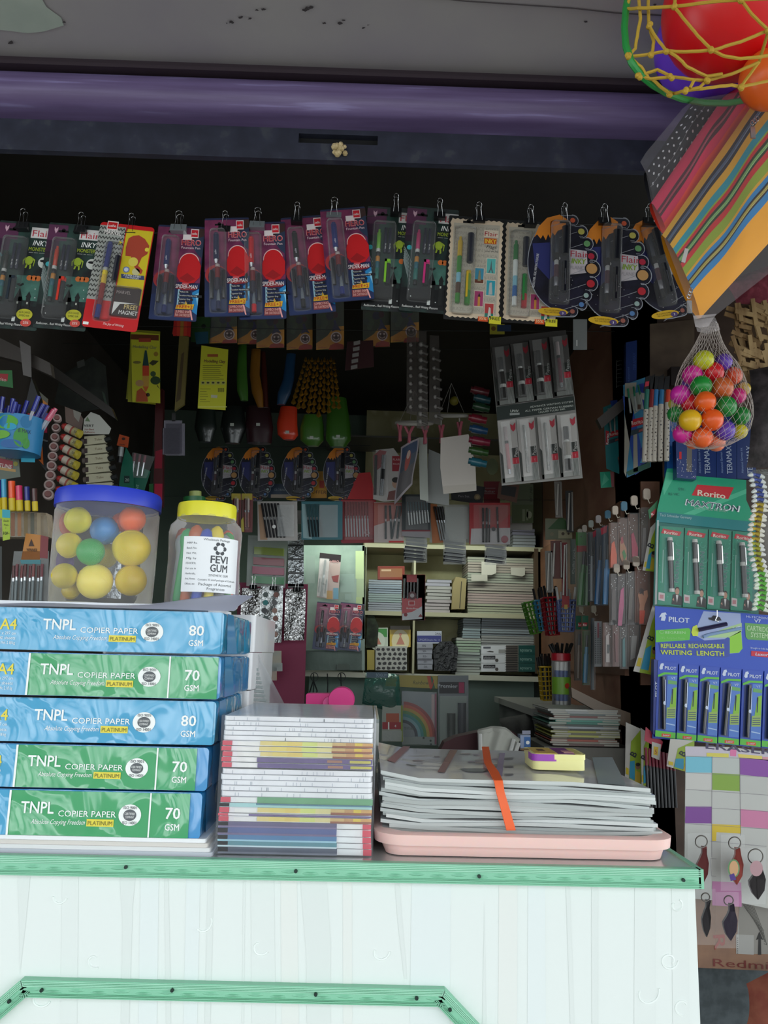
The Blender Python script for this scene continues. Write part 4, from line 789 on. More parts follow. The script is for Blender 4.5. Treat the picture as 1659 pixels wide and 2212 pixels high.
# ---- pouches
def surf(q, Y, bulge, ph=0):
    c = [W(x, y, Y) for x, y in q]
    def f(u, v):
        p = (c[0]*(1-u)+c[1]*u)*(1-v)+(c[2]*(1-u)+c[3]*u)*v
        e = (max(0, math.sin(PI*min(1, max(0, v))))**.6)*(max(0, math.sin(PI*min(1, u*1.02+.02)))**.35)
        wv = .0035*math.sin(u*11+ph+v*4)+.002*math.sin(u*23+v*9+ph)
        return Vector((p.x, p.y-bulge*e-wv*e, p.z+wv*.8*e))
    return f
def pouch(q, Y, bulge, stripes, label, nm='zip_pouch', ph=0, zips=()):
    f = surf(q, Y, bulge, ph); o = W(*q[0], Y); t = thing(nm, label, 'pouch', o, (0,0,0), 'zip pouches in the clear bag')
    b = B(); nu = 28; v0 = 0
    for v1, m in stripes:
        k = max(1, int((v1-v0)/.04)); vs = [tuple(f(i/nu, v0+(v1-v0)*j/k)-o) for j in range(k+1) for i in range(nu+1)]
        b.add(vs, [(j*(nu+1)+i, (j+1)*(nu+1)+i, (j+1)*(nu+1)+i+1, j*(nu+1)+i+1) for j in range(k) for i in range(nu)], m); v0 = v1
    g = lambda u, v: Vector((f(u, v).x, 2*Y+.004-f(u, v).y, f(u, v).z))-o
    nv = 8; b.add([tuple(g(i/10, j/nv)) for j in range(nv+1) for i in range(11)], [(j*11+i, j*11+i+1, (j+1)*11+i+1, (j+1)*11+i) for j in range(nv) for i in range(10)], stripes[-1][1])
    b.obj('fabric_body', t, ang=60)
    for v, w_, c in zips:
        b = B()
        for d in (-.006, .006): b.tube([tuple(f(i/40, v+d)-o+Vector((0, -.0012, 0))) for i in range(41)], .0011, M(c, .45), 5)
        b.obj('zip', t)
    return t, f, o
fb = lambda h: M(h, .85)
YP = 1.0
t, f, o = pouch([(1393,372),(1560,128),(1412,450),(1640,112)], YP+.03, .016, [(1, NM('15151a', '1d1d24', (60,)*3, .8))], 'black polka-dot fabric pouch at the back of the striped bag', ph=1)
b = B(); wd_ = M('c8c8cc', .8)
for i in range(18):
    for j in range(5):
        u, v = .02+i*.055+(j % 2)*.0275, .12+j*.18; 
        if u > .98: continue
        P = [f(u+.008*math.cos(a), v+.034*math.sin(a))-o+Vector((0, -.0008, 0)) for a in [2*PI*k/8 for k in range(8)]]; b.add([tuple(p) for p in P], [tuple(range(8))], wd_)
b.tube([tuple(f(i/30, .48+.03*math.sin(i*.2))-o+Vector((0, -.001, 0))) for i in range(31)], .0006, M('5a5a5e'), 4)
b.obj('dot_print', t, label='white polka dots')
pouch([(1405,440),(1640,96),(1440,505),(1716,100)], YP+.012, .022, [(.30, fb('c02048')), (.52, fb('4a1420')), (.72, fb('c81848')), (1, fb('e03a20'))], 'crimson and orange-red striped zip pouch, beside the polka-dot one', ph=2, zips=((.41, 1, 'a03a4c'),))
ye = fb('d29a1c'); bkf = fb('1c1a24'); te = fb('1f8a98'); rdf = fb('c01c20'); lm = fb('8a9c20'); dg = fb('26300f'); bl = fb('2478b0'); oy = fb('e89c12')
t, f, o = pouch([(1430,508),(1713,100),(1512,688),(1800,372)], YP-.012, .030, [(.063, ye), (.153, bkf), (.22, ye), (.285, te), (.30, lm), (.333, rdf), (.405, dg), (.455, rdf), (.535, lm), (.56, ye), (.60, bl), (.66, bkf), (.72, bl), (1, oy)],
      'yellow pouch with multicoloured stripes and three zips, front of the clear bag', ph=0, zips=((.108, 1, '4a5870'), (.37, 1, '7aa860'), (.63, 1, 'a8983c')))
def puller(x, y, a, m, n=3):
    b = PB(YP-.075, (x, y)); d = (math.cos(rad(a)), -math.sin(rad(a)))
    for i in range(n): b.tb([(x+d[0]*i*7+4*math.cos(q), y+d[1]*i*7+5*math.sin(q)) for q in [2*PI*k/12 for k in range(12)]], .9, CHR, 0, 5, True)
    b.box(-.003, .003, -.001, .001, -.022, -.006, m); ob = b.obj('zip_pull', t); ob.location = b.o-o
puller(1625, 265, 40, CHR); puller(1488, 640, 70, CHR); 
b = PB(YP-.07, (1478, 552)); b.q([(1480,536),(1488,538),(1480,568),(1472,565)], M('c8c4c0', .5), 0, .0008); ob = b.obj('brand_tag', t, label='small white woven tag'); ob.location = b.o-o
b = B(); bagm = CL('b8b4b8', .05, .12, .12, 14); P = [(1500,214),(1474,235),(1395,330),(1383,350),(1395,372),(1410,450),(1500,690),(1545,682),(1700,560),(1720,180)]
b.add([tuple(W(x, y, YP-.085)) for x, y in P], [tuple(range(len(P)))], bagm); b.add([tuple(W(x, y, YP+.06)) for x, y in P], [tuple(range(len(P)))], bagm)
k = len(P); vs = [tuple(W(x, y, YP-.085)) for x, y in P]+[tuple(W(x, y, YP+.06)) for x, y in P]; b.add(vs, [(i, (i+1) % k, k+(i+1) % k, k+i) for i in range(k)], bagm)
P = [(1497,682),(1548,678),(1530,705),(1512,708),(1502,706)]; b.add([tuple(W(x, y, YP-.05)) for x, y in P], [tuple(range(5))], CL('c8c0c0', .45, .2, .8, 40))
b.obj('clear_bag', label='clear plastic bag holding the stack of fabric zip pouches', cat='plastic bag')
# ---- net bag of pit balls
YQ = 1.5
PBL = [(1520,778,22,0,'c8cc28','lime-yellow','top of the net'),(1563,782,19,.02,'6a44b8','violet','top right, beside the lime-yellow one'),(1495,810,22,.01,'d42a94','pink','upper left, under the lime-yellow one'),(1541,805,23,.01,'d01c28','red','near the top beside the pink one'),
 (1584,812,20,.03,'d8502c','vermilion','upper right, beneath the violet one'),(1515,834,23,-.02,'1f8a34','green','centre, under the red one'),(1560,838,24,-.015,'c8602c','amber-brown','right of the centre green one'),(1594,855,18,.02,'cc2a7c','deep pink','right side, below the vermilion one'),
 (1470,853,22,0,'cc2ca0','magenta','left side, above the dark green one'),(1492,872,21,0,'c81c28','dark red','left of centre, beside the magenta one'),(1523,868,23,-.03,'e8601c','bright orange','exact centre of the net'),(1568,878,23,-.02,'1f8436','leaf green','right of the bright orange one'),
 (1459,895,18,.01,'1c7c34','dark green','far left, low'),(1491,908,24,-.03,'e0b01c','golden yellow','lower left, brightest yellow'),(1538,907,24,-.03,'e85c1c','orange','lower centre, right of the golden yellow one'),(1600,898,21,.01,'187c30','forest green','far right, low'),
 (1566,930,22,-.01,'6440ac','purple','lower right, beneath the leaf green one'),(1598,932,17,.02,'d0c028','mustard yellow','lower right corner'),(1474,937,21,.0,'d02a90','hot pink','lower left corner'),(1517,945,23,-.01,'e8642c','tangerine','bottom centre'),
 (1497,955,16,.01,'e06a44','salmon','bottom left of the tangerine one'),(1547,956,20,.01,'e07a58','peach','bottom right of the tangerine one'),(1487,826,15,.05,'6a3c9c','dim violet','behind the upper pink one'),(1607,840,15,.04,'b89c30','dull ochre','behind at the right edge'),(1457,873,14,.05,'b0a040','dull olive','behind at the left edge'),(1545,882,16,.04,'a82030','shadowed crimson','between the orange ones, at the back')]
for x, y, r, dy, c, nme, wh in PBL:
    p = W(x, y, YQ+dy); B().ball((0,0,0), r*mpp(x, y, YQ)*.97, M(c, .3, sss=.15), 24).obj('pit_ball', None, p, None, '%s plastic ball in the hanging net, %s' % (nme, wh), 'ball', 'small balls in the hanging net bag')
# net surface
PR = [(700,17,1534),(715,19,1534),(740,29,1532),(760,40,1532),(785,58,1534),(810,70,1535),(840,79,1537),(870,86,1538),(900,88,1537),(925,84,1535),(945,72,1532),(960,48,1528),(968,20,1525),(970,3,1525)]
o = W(1534, 700, YQ); t = thing('net_bag', 'white fine-mesh net bag full of small coloured balls hanging at the right', 'net bag', o)
b = B(); S_ = 30; nm_ = M('b8aca4', .6)
def npt(i, a):
    i = min(max(i, 0), len(PR)-1.001); k = int(i); f = i-k; y, r, x = [PR[k][q]*(1-f)+PR[k+1][q]*f for q in range(3)]
    c = W(x, y, YQ); r *= mpp(x, y, YQ); return tuple(Vector((c.x+r*math.sin(a), c.y-r*math.cos(a)*.55, c.z))-o)
for s in range(S_):
    for d in (-1, 1): b.tube([npt(q*(len(PR)-1)/36, 2*PI*s/S_+d*q*.085) for q in range(37)], .00032, nm_, 3)
b.obj('mesh', t)
B().add([tuple(W(x, y, YQ-.01)-o) for x, y in ((1500,690),(1545,686),(1556,712),(1530,722),(1506,716))], [(0,1,2,3,4)], CL('d0c8c8', .3, .2, .8, 40)).obj('bag_neck', t)
# ---- dark wood/wicker and clutter behind at the right
YB = 2.08
b = B(); bm = NM('8a6a44', 'b89a6c', (30, 30, 6), .7); o = W(1610, 740, 1.95)
b.add([tuple(W(px, py, 1.97)-o) for px, py in ((1585,660),(1700,650),(1700,850),(1640,840),(1590,770))], [(0,1,2,3,4)], M('5c4630', .8))
for i in range(75):
    x = R.uniform(1590, 1670); y = R.uniform(662, 825); a = R.choice((R.uniform(70, 84), R.uniform(5, 22), R.uniform(15, 30))); L_ = R.uniform(25, 60); d = (math.cos(rad(a))*L_/2, math.sin(rad(a))*L_/2); n_ = (-math.sin(rad(a))*4.5, math.cos(rad(a))*4.5)
    Y = 1.93+R.uniform(0, .03); P = [(x-d[0]-n_[0], y-d[1]-n_[1]), (x+d[0]-n_[0], y+d[1]-n_[1]), (x+d[0]+n_[0], y+d[1]+n_[1]), (x-d[0]+n_[0], y-d[1]+n_[1])]
    vs = [tuple(W(px, py, Y)-o) for px, py in P]; vs += [(v[0], v[1]+.003, v[2]) for v in vs]; b.add(vs, [(3,2,1,0),(4,5,6,7),(0,1,5,4),(1,2,6,5),(2,3,7,6),(3,0,4,7)], bm)
b.obj('bamboo_basket', None, o, label='bundle of pale bamboo strip weave hanging under the yellow pouch at the right edge', cat='basket')
b = B(); f = surf([(1560,610),(1700,560),(1590,655),(1710,668)], 1.98, .03, 2); grid(b, f, 14, 8, NM('7a2c3c', 'a04858', (40,)*3, .9)); b.obj('pink_cloth', label='dim pink patterned cloth folded above the bamboo weave', cat='cloth')
b = B(); f = surf([(1618,800),(1720,780),(1612,1010),(1720,1010)], 1.9, .05, 4); grid(b, f, 16, 20, NM('241f1f', '40383a', (30,)*3, .7, bump=.6)); b.obj('dark_bag', label='dark crinkled bag at the right edge beside the ball net', cat='bag')
b = B(); f = surf([(1625,1015),(1720,1010),(1640,1320),(1720,1330)], 1.95, .03, 1); grid(b, f, 12, 24, CL('9a9c98', .35, .25, 1, 30)); b.obj('clear_packet', label='crumpled clear packet at the right edge behind the bead garland', cat='packet')
# petal garland
GL = [('d8dcd8','4a5aa0')]*6+[('e0dcd0','b8a034')]*8+[('dcdcd8','a8a83c')]*6+[('dce4d4','6ab84c')]*8
t = thing('tinsel_garland', 'garland of white-tipped blue, yellow and green petals hanging beside the pen display', 'garland', W(1632, 1015, 1.9)); o = W(1632, 1015, 1.9)
parts = {}
for i, (a, c) in enumerate(GL):
    y = 1025+i*10.6; x = 1632+6*math.sin(i*.35)+i*.3
    for sd in (-1, 1):
        p = W(x, y, 1.9)-o; L_ = .022; an = rad(200 if sd < 0 else -25)+R.uniform(-.2, .2); d = Vector((math.cos(an), -.25, math.sin(an)*.9)).normalized()
        b = parts.setdefault(c, B()); q = d.orthogonal().normalized(); 
        b.tube([tuple(p), tuple(p+d*L_*.5)],   .003, M(c, .6), 6, r2=.0055); b.tube([tuple(p+d*L_*.5), tuple(p+d*L_*.8), tuple(p+d*L_)], .006, M(a, .6), 6, r2=.0025)
for c, b in parts.items(): b.obj('petal_row', t, label={'4a5aa0':'blue petals with white tips','b8a034':'golden petals with white tips','a8a83c':'olive petals with white tips','6ab84c':'green petals with white tips'}[c])
# ---- TERAMAX boxes
for i, (x0, x1) in enumerate(((1548,1592),(1592,1634),(1500,1548))):
    o = (x0, 1030); b = PB(YB-.02, o); b.r(x0, 900, x1-1, 1034, M('14306c', .35), 0, .02); b.t('TERAMAX', x0+34, 1024, 12, M('b0bcd0'), wp=62, rot=90, bold=.02); b.t('Advanced German Ink', x0+14, 1022, 5, M('8aa0c8'), wp=56, rot=90)
    b.obj('pen_box', None, b.o, label='dark blue pen box under the ball net, %s' % ('middle one','rightmost, beside the garland','left one, partly covered')[i], cat='pen box', group='blue pen boxes under the net')
b = PB(YB-.06, (1462, 1033)); b.q([(1460,950),(1506,955),(1504,1036),(1462,1032)], M('1c3470', .3), 0, .025); b.q([(1484,958),(1495,959),(1494,1020),(1483,1019)], M('6a645c'), 1)
for k in range(40): b.e(R.uniform(1463, 1503), R.uniform(990, 1032), .7, WH, 2, n=5)
b.r(1467, 976, 1472, 992, RED, 2); b.obj('pen_box', None, b.o, label='blue speckled pen box in front of the dark blue pen boxes', cat='pen box')
b = PB(YB-.01, (1440, 1035)); b.r(1441, 900, 1462, 1028, M('1a5aa8', .35), 0, .02); b.obj('pen_box', None, b.o, label='plain bright blue pen box left of the speckled one', cat='pen box')
# ---- Maxtron hanger
YM = YB-.03; t = pthing(YM, (1420, 1312), 'pen_display_card', 'green hanging display with four boxed pens', 'pen display'); O = (1420, 1312)
gm = M('0f9c74', .38); gm2 = M('4ab890', .38)
b = PB(YM, O); b.q([(1441,1012),(1470,1012),(1475,1026),(1612,1037),(1612,1080),(1630,1120),(1632,1150),(1418,1125),(1420,1100)], gm, 0, .002)
b.q([(1420,1105),(1632,1128),(1632,1150),(1418,1127)], M('0c7c80', .35), 1); b.q([(1440,1020),(1461,1022),(1434,1070),(1432,1055)], gm2, 1); b.q([(1476,1110),(1612,1056),(1612,1066),(1500,1112)], gm2, 1)
b.q([(1506,1047),(1585,1053),(1573,1078),(1494,1070)], M('c81424', .35), 2); b.t('Rorito', 1506, 1070, 13, M('eadcc8'), wp=62, L=3, bold=.04, rot=-6)
b.t('MAXTRON', 1479, 1091, 14, M('e4ecee'), wp=120, L=3, bold=.09, rot=-6, sh=.15); b.t('MAXTRON', 1481.5, 1090.4, 12.6, M('2c4858'), wp=114, L=4, bold=.0, rot=-6, sh=.15)
b.t('ROBOTIC FLUID INK SYSTEM', 1500, 1099, 4.5, M('a8c4bc'), wp=72, L=3, rot=-5); b.t('Tech Schneider Germany', 1425, 1115, 6, M('a8c8cc'), wp=70, L=3, rot=-4, bold=.02)
b.t('59/-', 1465, 1060, 7, M('1c6a5c'), wp=16, L=3); b.t('RS VIC', 1444, 1070, 6, M('1c6a5c'), wp=24, L=3)
b.obj('header_card', t, label='green header card with red patch')
b = PB(YM, O); b.q([(1418,1120),(1632,1145),(1640,1328),(1412,1308)], M('0e6a60', .35), -6, .004); b.q([(1418,1124),(1422,1124),(1418,1306),(1413,1306)], CL(op=.3), 12); b.obj('backing', t)
MX = ((1424,1478,1136,1306),(1479,1530,1140,1311),(1531,1581,1143,1315),(1582,1630,1147,1318))
for i, (x0, x1, y0, y1) in enumerate(MX):
    o2 = ((x0+x1)/2, y1); bt = thing('pen_box', 'boxed black pen in the green display, %s' % ('leftmost','second from left','third from left','rightmost, by the garland')[i], 'pen box', W(*o2, YM-.004), (0,0,0), 'boxed pens in the green display'); dx = (x1-x0)
    sl = 4; b = PB(YM-.004, o2); f = lambda u, v: (x0+dx*u-5*v, y0+(y1-y0)*v+sl*u)
    Q = lambda P, m, L=1, th=0: b.q([f(*p) for p in P], m, L, th)
    Q([(.02,0),(.98,0),(.98,1),(.02,1)], M('0e8468', .35), 0, .016); Q([(.15,.03),(.9,.055),(.82,.11),(.08,.09)], M('c01c2c', .35), 1); b.t('Rorito', *f(.2,.095), 7, M('e8d8cc'), wp=dx*.55, L=2, bold=.03, rot=-4)
    Q([(.26,.13),(.56,.13),(.56,.83),(.26,.83)], M('3f8f80', .4), 1)
    b.t('MAXTRON', *f(.82,.70), 9, M('b8c8c8'), wp=(y1-y0)*.42, L=2, bold=.04, rot=84); b.t('MAXTRON', *f(.815,.697), 8.4, M('2f5a64'), wp=(y1-y0)*.415, L=3, bold=-.005, rot=84)
    Q([(.05,.84),(.30,.85),(.30,.95),(.05,.94)], M('c8bcbc'), 2); Q([(.1,.87),(.25,.87),(.25,.92),(.1,.92)], M('b87a80'), 3)
    sk = M('b88a74'); Q([(.62,.86),(.80,.84),(.98,.88),(.98,.99),(.58,.98)], M('1a1618'), 2); Q([(.74,.86),(.84,.86),(.79,.96)], M('d8d4d0'), 3); b.e(*f(.79,.815), dx*.085, sk, 3, 7); b.e(*f(.79,.79), dx*.09, M('18120e'), 2.5, 6); Q([(.60,.92),(.66,.90),(.68,.94)], sk, 3)
    Q([(.17,.30),(.20,.30),(.20,.72),(.17,.72)], M('9ac0b8'), 2)
    for q in range(14): b.e(*f(R.uniform(.05,.95), R.uniform(.1,.9)), 1.1, M('5ab8a0'), 1.5, n=6)
    for q, (uu, vv, rr) in enumerate(((.78,.2,6),(.85,.38,8),(.6,.6,6))): b.tb([(f(uu, vv)[0]+rr*math.cos(a), f(uu, vv)[1]+rr*math.sin(a)) for a in [k*.5 for k in range(10)]], .5, M('5ab8a0'), -.001, 4)
    b.obj('box', bt)
    b = PB(YM-.004, o2); x_, z_ = b.c(*f(.40,.14)); x2, z2_ = b.c(*f(.41,.83)); L_ = z_-z2_; bk2 = M('1a1618', .25, coat=.5); wc = M('cccac6', .3)
    vs = [(0,.006,wc),(.06,.0075,wc),(.06,.0070,bk2),(.36,.0070,bk2),(.36,.0076,wc),(.43,.0076,wc),(.43,.0070,bk2),(.94,.0066,bk2),(.94,.0074,wc),(1,.0074,wc)]
    for q in range(0, 10, 2): b.lathe([(vs[q][1], z_-L_*vs[q][0]), (vs[q+1][1], z_-L_*vs[q+1][0])], vs[q][2], (x_, -.006, 0), 10)
    b.box(x_+.003, x_+.0055, -.0150, -.0125, z_-L_*.42, z_-L_*.10, M('d0d0d0', .15, .9)); b.obj('pen', bt)
    b = PB(YM-.004, o2); P = [f(.03,.01),f(.97,.01),f(.97,.99),f(.03,.99)]; b.q(P, CL('ffffff', .0, .04, .25, 30), 40); b.obj('clear_sleeve', bt)
# ---- Pilot hanger
YT = YB-.06; O = (1416, 1600); t = pthing(YT, O, 'pen_display_card', 'blue hanging display with a row of boxed refillable pens', 'pen display')
pbm = M('1d48b8', .4); pg = M('5ab838', .4); pw = M('ccd6ea'); pyl = M('c8d83c')
b = PB(YT, O); b.q([(1415,1309),(1600,1324),(1720,1334),(1720,1460),(1416,1432)], pbm, 0, .002)
def pxy(x, y): return (1380+x/5.946, 1290+y/5.946)
def zq(P, m, L=1): b.q([pxy(*p) for p in P], m, L)
zq([(830,180),(1305,210),(1330,650),(1290,715),(1160,725),(700,480)], M('9aa8d0', .4), 1); zq([(1150,520),(1310,430),(1330,660),(1280,715),(1160,720)], M('8ac828', .4), 2); zq([(800,520),(1100,400),(1320,330),(1320,440),(1150,520)], M('a8c890', .4), 2)
zq([(215,425),(640,398),(665,420),(650,550),(215,580)], pg, 2); b.t('BEGREEN', *pxy(335,470), 6, M('a8d89a'), wp=45, L=3, bold=.02, rot=1); b.tb([(pxy(292,445)[0]+5*math.cos(a), pxy(292,445)[1]+3.2*math.sin(a)) for a in [2*PI*k/14 for k in range(14)]], .7, M('a8d89a'), -.0012, 5, True)
b.t('74%  Recycled Plastic', *pxy(275,535), 5, M('8acc70'), wp=54, L=3)
zq([(255,590),(1100,540),(1140,515),(1165,525),(1165,760),(1100,775),(280,715)], M('2440a0', .4), 3)
b.t('REFILLABLE  RECHARGEABLE', *pxy(280,652), 9.5, pyl, wp=140, L=5, bold=.03, rot=1.2); b.t('WRITING  LENGTH', *pxy(275,735), 10, pyl, wp=140, L=5, bold=.04, rot=0)
b.t('PILOT', *pxy(380,312), 11, pw, wp=46, L=3, bold=.05, rot=-3); zq([(255,260),(290,205),(340,195),(360,225),(335,225),(345,260),(330,305),(280,300),(290,250)], pw, 3)
zq([(690,380),(740,355),(765,430),(755,500),(690,500),(670,450)], pyl, 4); b.tb([pxy(760,420), pxy(1120,345)], 4.5, M('221c40', .3), -.004, 8); b.tb([pxy(820,510), pxy(900,480), pxy(1310,400)], 3.5, M('8aa4c8', .3), -.003, 8); b.t('V7', *pxy(1205,440), 9, pw, wp=18, L=8, rot=10, bold=.03)
b.t('HI-TECPOINT', *pxy(1380,262), 5, pw, wp=52, L=3, rot=-4); b.t('V7', *pxy(1480,325), 7, pw, wp=15, L=3, bold=.05); zq([(1360,330),(1720,355),(1720,560),(1400,545),(1370,510)], M('5c9c4c', .4), 2); b.t('CARTRIDGE', *pxy(1385,425), 11, M('b8d4a8'), wp=54, L=3, bold=.03, rot=-4); b.t('SYSTEM', *pxy(1435,510), 11, M('b8d4a8'), wp=38, L=3, bold=.03, rot=-4)
b.t('brought to India by', *pxy(1435,660), 4, pw, wp=38, L=3, rot=-3); zq([(1440,690),(1720,705),(1720,780),(1440,755)], M('c81c34'), 3); b.t('Luxor', *pxy(1490,745), 6, pw, wp=28, L=4, bold=.04, sh=.3, rot=-3)
zq([(890,262),(930,262),(950,235),(1000,240),(1040,262),(1060,300),(960,305),(895,285)], M('101018'), 4); b.obj('header_card', t, label='blue header card')
b = PB(YT, O); b.q([(1416,1425),(1720,1456),(1720,1622),(1410,1595)], M('17389c', .4), -8, .004); b.q([(1412,1424),(1422,1426),(1420,1590),(1410,1585)], M('122c80', .4), 6, .02); b.t('PILOT', 1419, 1505, 5, pw, wp=32, rot=88, L=8, bold=.03); b.obj('backing', t)
PX = ((1421,1466,1428,1592),(1467,1511,1434,1597),(1512,1556,1438,1602),(1557,1603,1442,1606),(1604,1650,1446,1610),(1651,1695,1450,1614))
for i, (x0, x1, y0, y1) in enumerate(PX):
    o2 = ((x0+x1)/2, y1); bt = thing('pen_box', 'boxed pen in the blue display, %s' % ('leftmost','second from left','third from left','fourth from left','fifth from left','cut off by the right picture edge')[i], 'pen box', W(*o2, YT-.004), (0,0,0), 'boxed pens in the blue display'); dx = x1-x0; sl = 4
    b = PB(YT-.004, o2); f = lambda u, v: (x0+dx*u-6*v, y0+(y1-y0)*v+sl*u); Q = lambda P, m, L=1, th=0: b.q([f(*p) for p in P], m, L, th)
    Q([(.01,0),(.97,0),(.97,1),(.01,1)], M('1c46b4', .35), 0, .016); b.t('PILOT', *f(.34,.10), 7, pw, wp=dx*.56, L=2, bold=.05, rot=-3); Q([(.08,.09),(.14,.03),(.26,.02),(.30,.05),(.24,.06),(.24,.1),(.14,.11)], pw, 2)
    Q([(.03,.18),(.3,.14),(.95,.13),(.95,.16),(.4,.165),(.03,.21)], pg, 3); Q([(.48,.18),(.95,.17),(.95,.90),(.48,.90)], M('4a78c8', .35), 2); b.t('V7', *f(.66,.225), 5, pw, wp=9, L=4)
    Q([(.52,.235),(.94,.245),(.94,.29),(.52,.285)], M('6aa860'), 3); Q([(.75,.34),(.94,.32),(.94,.62),(.62,.62)], M('8ac034'), 3); Q([(.72,.35),(.78,.35),(.76,.55),(.72,.55)], M('1a2040'), 4); Q([(.50,.60),(.93,.58),(.93,.73),(.50,.74)], M('9cb860', .5), 4)
    for k in range(4): Q([(.54,.625+k*.028),(.9,.615+k*.028),(.9,.625+k*.028),(.54,.635+k*.028)], M('3c4c70'), 5)
    Q([(.50,.80),(.92,.815),(.92,.83),(.50,.815)], M('a8c4e8'), 4); Q([(0,.91),(.97,.92),(.97,1),(0,.99)], pg, 2); Q([(.30,.945),(.74,.945),(.74,.985),(.30,.985)], M('d84c28'), 3); b.t('Luxor', *f(.36,.978), 4, pw, wp=dx*.32, L=4, bold=.03, sh=.3)
    Q([(.12,.19),(.44,.18),(.44,.90),(.12,.89)], M('2c3c70', .35), 2); b.obj('box', bt)
    b = PB(YT-.004, o2); lean = (.10,.0,-.1,-.12,-.02,0)[i]; p0, p1 = f(.30-lean*.6,.20), f(.30+lean*.6,.88); b.tb([p0, ((p0[0]+p1[0])/2, (p0[1]+p1[1])/2), p1], 4.0, M('1c1c28', .25, coat=.5), -.007, 10); b.tb([(p0[0]+2, p0[1]+6), (p0[0]+(p1[0]-p0[0])*.45+2, p0[1]+60)], 1, M('a0a8b8', .2, .8), -.0125, 5)
    b.e(p0[0]+(p1[0]-p0[0])*.52, p0[1]+(p1[1]-p0[1])*.5, 2.5, pw, 34, 4); b.obj('pen', bt)
# metal hook over pilot card
b = PB(YT-.01, (1548, 1330)); b.tb([(1549,1318),(1549,1332),(1545,1340),(1552,1343)], 1.4, CHR, 0, 6); b.obj('wire_hook', None, b.o, label='small bent wire hook over the blue pen display', cat='hook')
# ---- eraser poster
YE = 1.62; O = (1480, 1930); b = PB(YE, O); gp = M('b4b4b0', .4); b.q([(1481,1612),(1580,1614),(1720,1632),(1720,1975),(1590,1948),(1478,1940)], gp, 0, .002)
def ez(x, y): return (1440+x/6.507, 1590+y/6.507)
def eq(P, c, L=1): b.q([ez(*p) for p in P], M(c, .4), L)
eq([(260,150),(640,155),(1425,240),(1425,345),(1020,300),(265,270)], 'b8b0bc'); eq([(560,235),(870,245),(870,300),(560,285)], 'c8bc50', 2); eq([(890,175),(980,180),(975,285),(890,280)], 'cc6a98', 2); eq([(1000,250),(1340,280),(1340,325),(1010,300)], 'd0bc58', 2); eq([(1345,290),(1500,300),(1500,340),(1345,330)], 'c88a94', 2)
b.t('ERASER', *ez(545,175), 14, M('3c3454'), wp=150, L=3, bold=.03, rot=-4)
for P, c in (([(268,285),(638,290),(638,515),(268,510)],'6ab0c4'), ([(638,290),(1022,300),(1025,535),(638,520)],'aeb2ae'), ([(1025,305),(1500,330),(1500,590),(1028,540)],'7c3c94'), ([(268,512),(638,518),(636,750),(265,745)],'bcbab6'),
             ([(638,520),(1025,540),(1025,775),(638,755)],'7a9a34'), ([(1028,545),(1500,585),(1500,840),(1028,780)],'b0b0ac'), ([(265,988),(632,992),(630,1228),(258,1222)],'743c8c'), ([(1035,1025),(1500,1065),(1500,1310),(1038,1270)],'c07498'),
             ([(638,1238),(1038,1250),(1038,1370),(700,1350),(695,1475),(638,1475)],'ccb02c'), ([(640,2040),(1048,2060),(1055,2400),(640,2380)],'b878a4')): eq(P, c)
ln = M('7c7480')
for P in ([(268,285),(1500,330)],[(268,512),(1500,580)],[(265,748),(1500,835)],[(262,988),(1500,1065)],[(258,1228),(1500,1312)],[(638,285),(632,1700)],[(1026,300),(1040,1400)],[(600,1475),(1400,1550)],[(612,1720),(700,1725)],[(625,1965),(695,1970)],[(612,1720),(628,1965)]):
    b.tb([ez(*p) for p in P], .35, ln, -.0008, 4)
b.obj('eraser_poster', None, b.o, label='grey ERASER poster of coloured squares hanging right of the counter', cat='poster')
def keyring(x, y, col, w_, label, Y=1.58, rr=13, flip=1, bagc=None):
    t = thing('key_ring', label, 'key ring', W(x, y, Y), (0,0,0), 'key rings over the poster'); b = PB(Y, (x, y))
    b.tb([(x+rr*math.cos(a), y+rr*math.sin(a)) for a in [2*PI*k/24 for k in range(24)]], 1.3, M('5c5854', .3, .9), 0, 6, True); b.obj('split_ring', t)
    b = PB(Y-.002, (x, y)); mm = M(col, .5); s = w_
    P = [(x+2,y+rr-3),(x+12,y+rr-2),(x+11*s,y+rr+14),(x+15*s,y+rr+34),(x+13*s,y+rr+58),(x+4*s,y+rr+78),(x-4*s,y+rr+64),(x-8*s,y+rr+48),(x-9*s,y+rr+38),(x-2,y+rr+22),(x+2,y+rr+12)]; b.q(P, mm, 0, .006); b.obj('fob', t)
    b = PB(Y-.010, (x, y)); b.r(x-30, y-18, x+22, y+104, CL('f0f0f0', .08, .1, .7, 40), 0); b.obj('clear_sleeve', t); return t
k1 = keyring(1515, 1818, '7a2c2c', 1.1, 'key ring with a maroon leather fob, nearest the counter corner')
k2 = keyring(1587, 1821, 'a04034', 1.3, 'key ring with a red-brown fob and a coloured oval picture, on the poster'); b = PB(1.578-.012, (1587, 1821)); b.e(1585, 1876, 13, M('5a8a5c'), 0, 20); b.e(1585, 1876, 10, M('c89a70'), 1, 17); b.q([(1575,1890),(1585,1886),(1590,1900),(1578,1903)], M('4a2c80'), 2); ob = b.obj('fob_picture', k2); ob.location = b.o-Vector(k2.location)
k3 = keyring(1632, 1850, '2a2224', 1.5, 'key ring with a black bulb-shaped fob at the right picture edge', rr=16); b = PB(1.578-.012, (1632, 1850)); b.e(1634, 1876, 14, M('b08a90'), 0, 17); ob = b.obj('fob_picture', k3); ob.location = b.o-Vector(k3.location)
k4 = keyring(1524, 1938, '241f24', .8, 'small black key ring hanging low against the counter side', rr=9); k5 = keyring(1574, 1945, '2e2238', 1.3, 'dark violet oval key ring hanging below the pink square', rr=10)
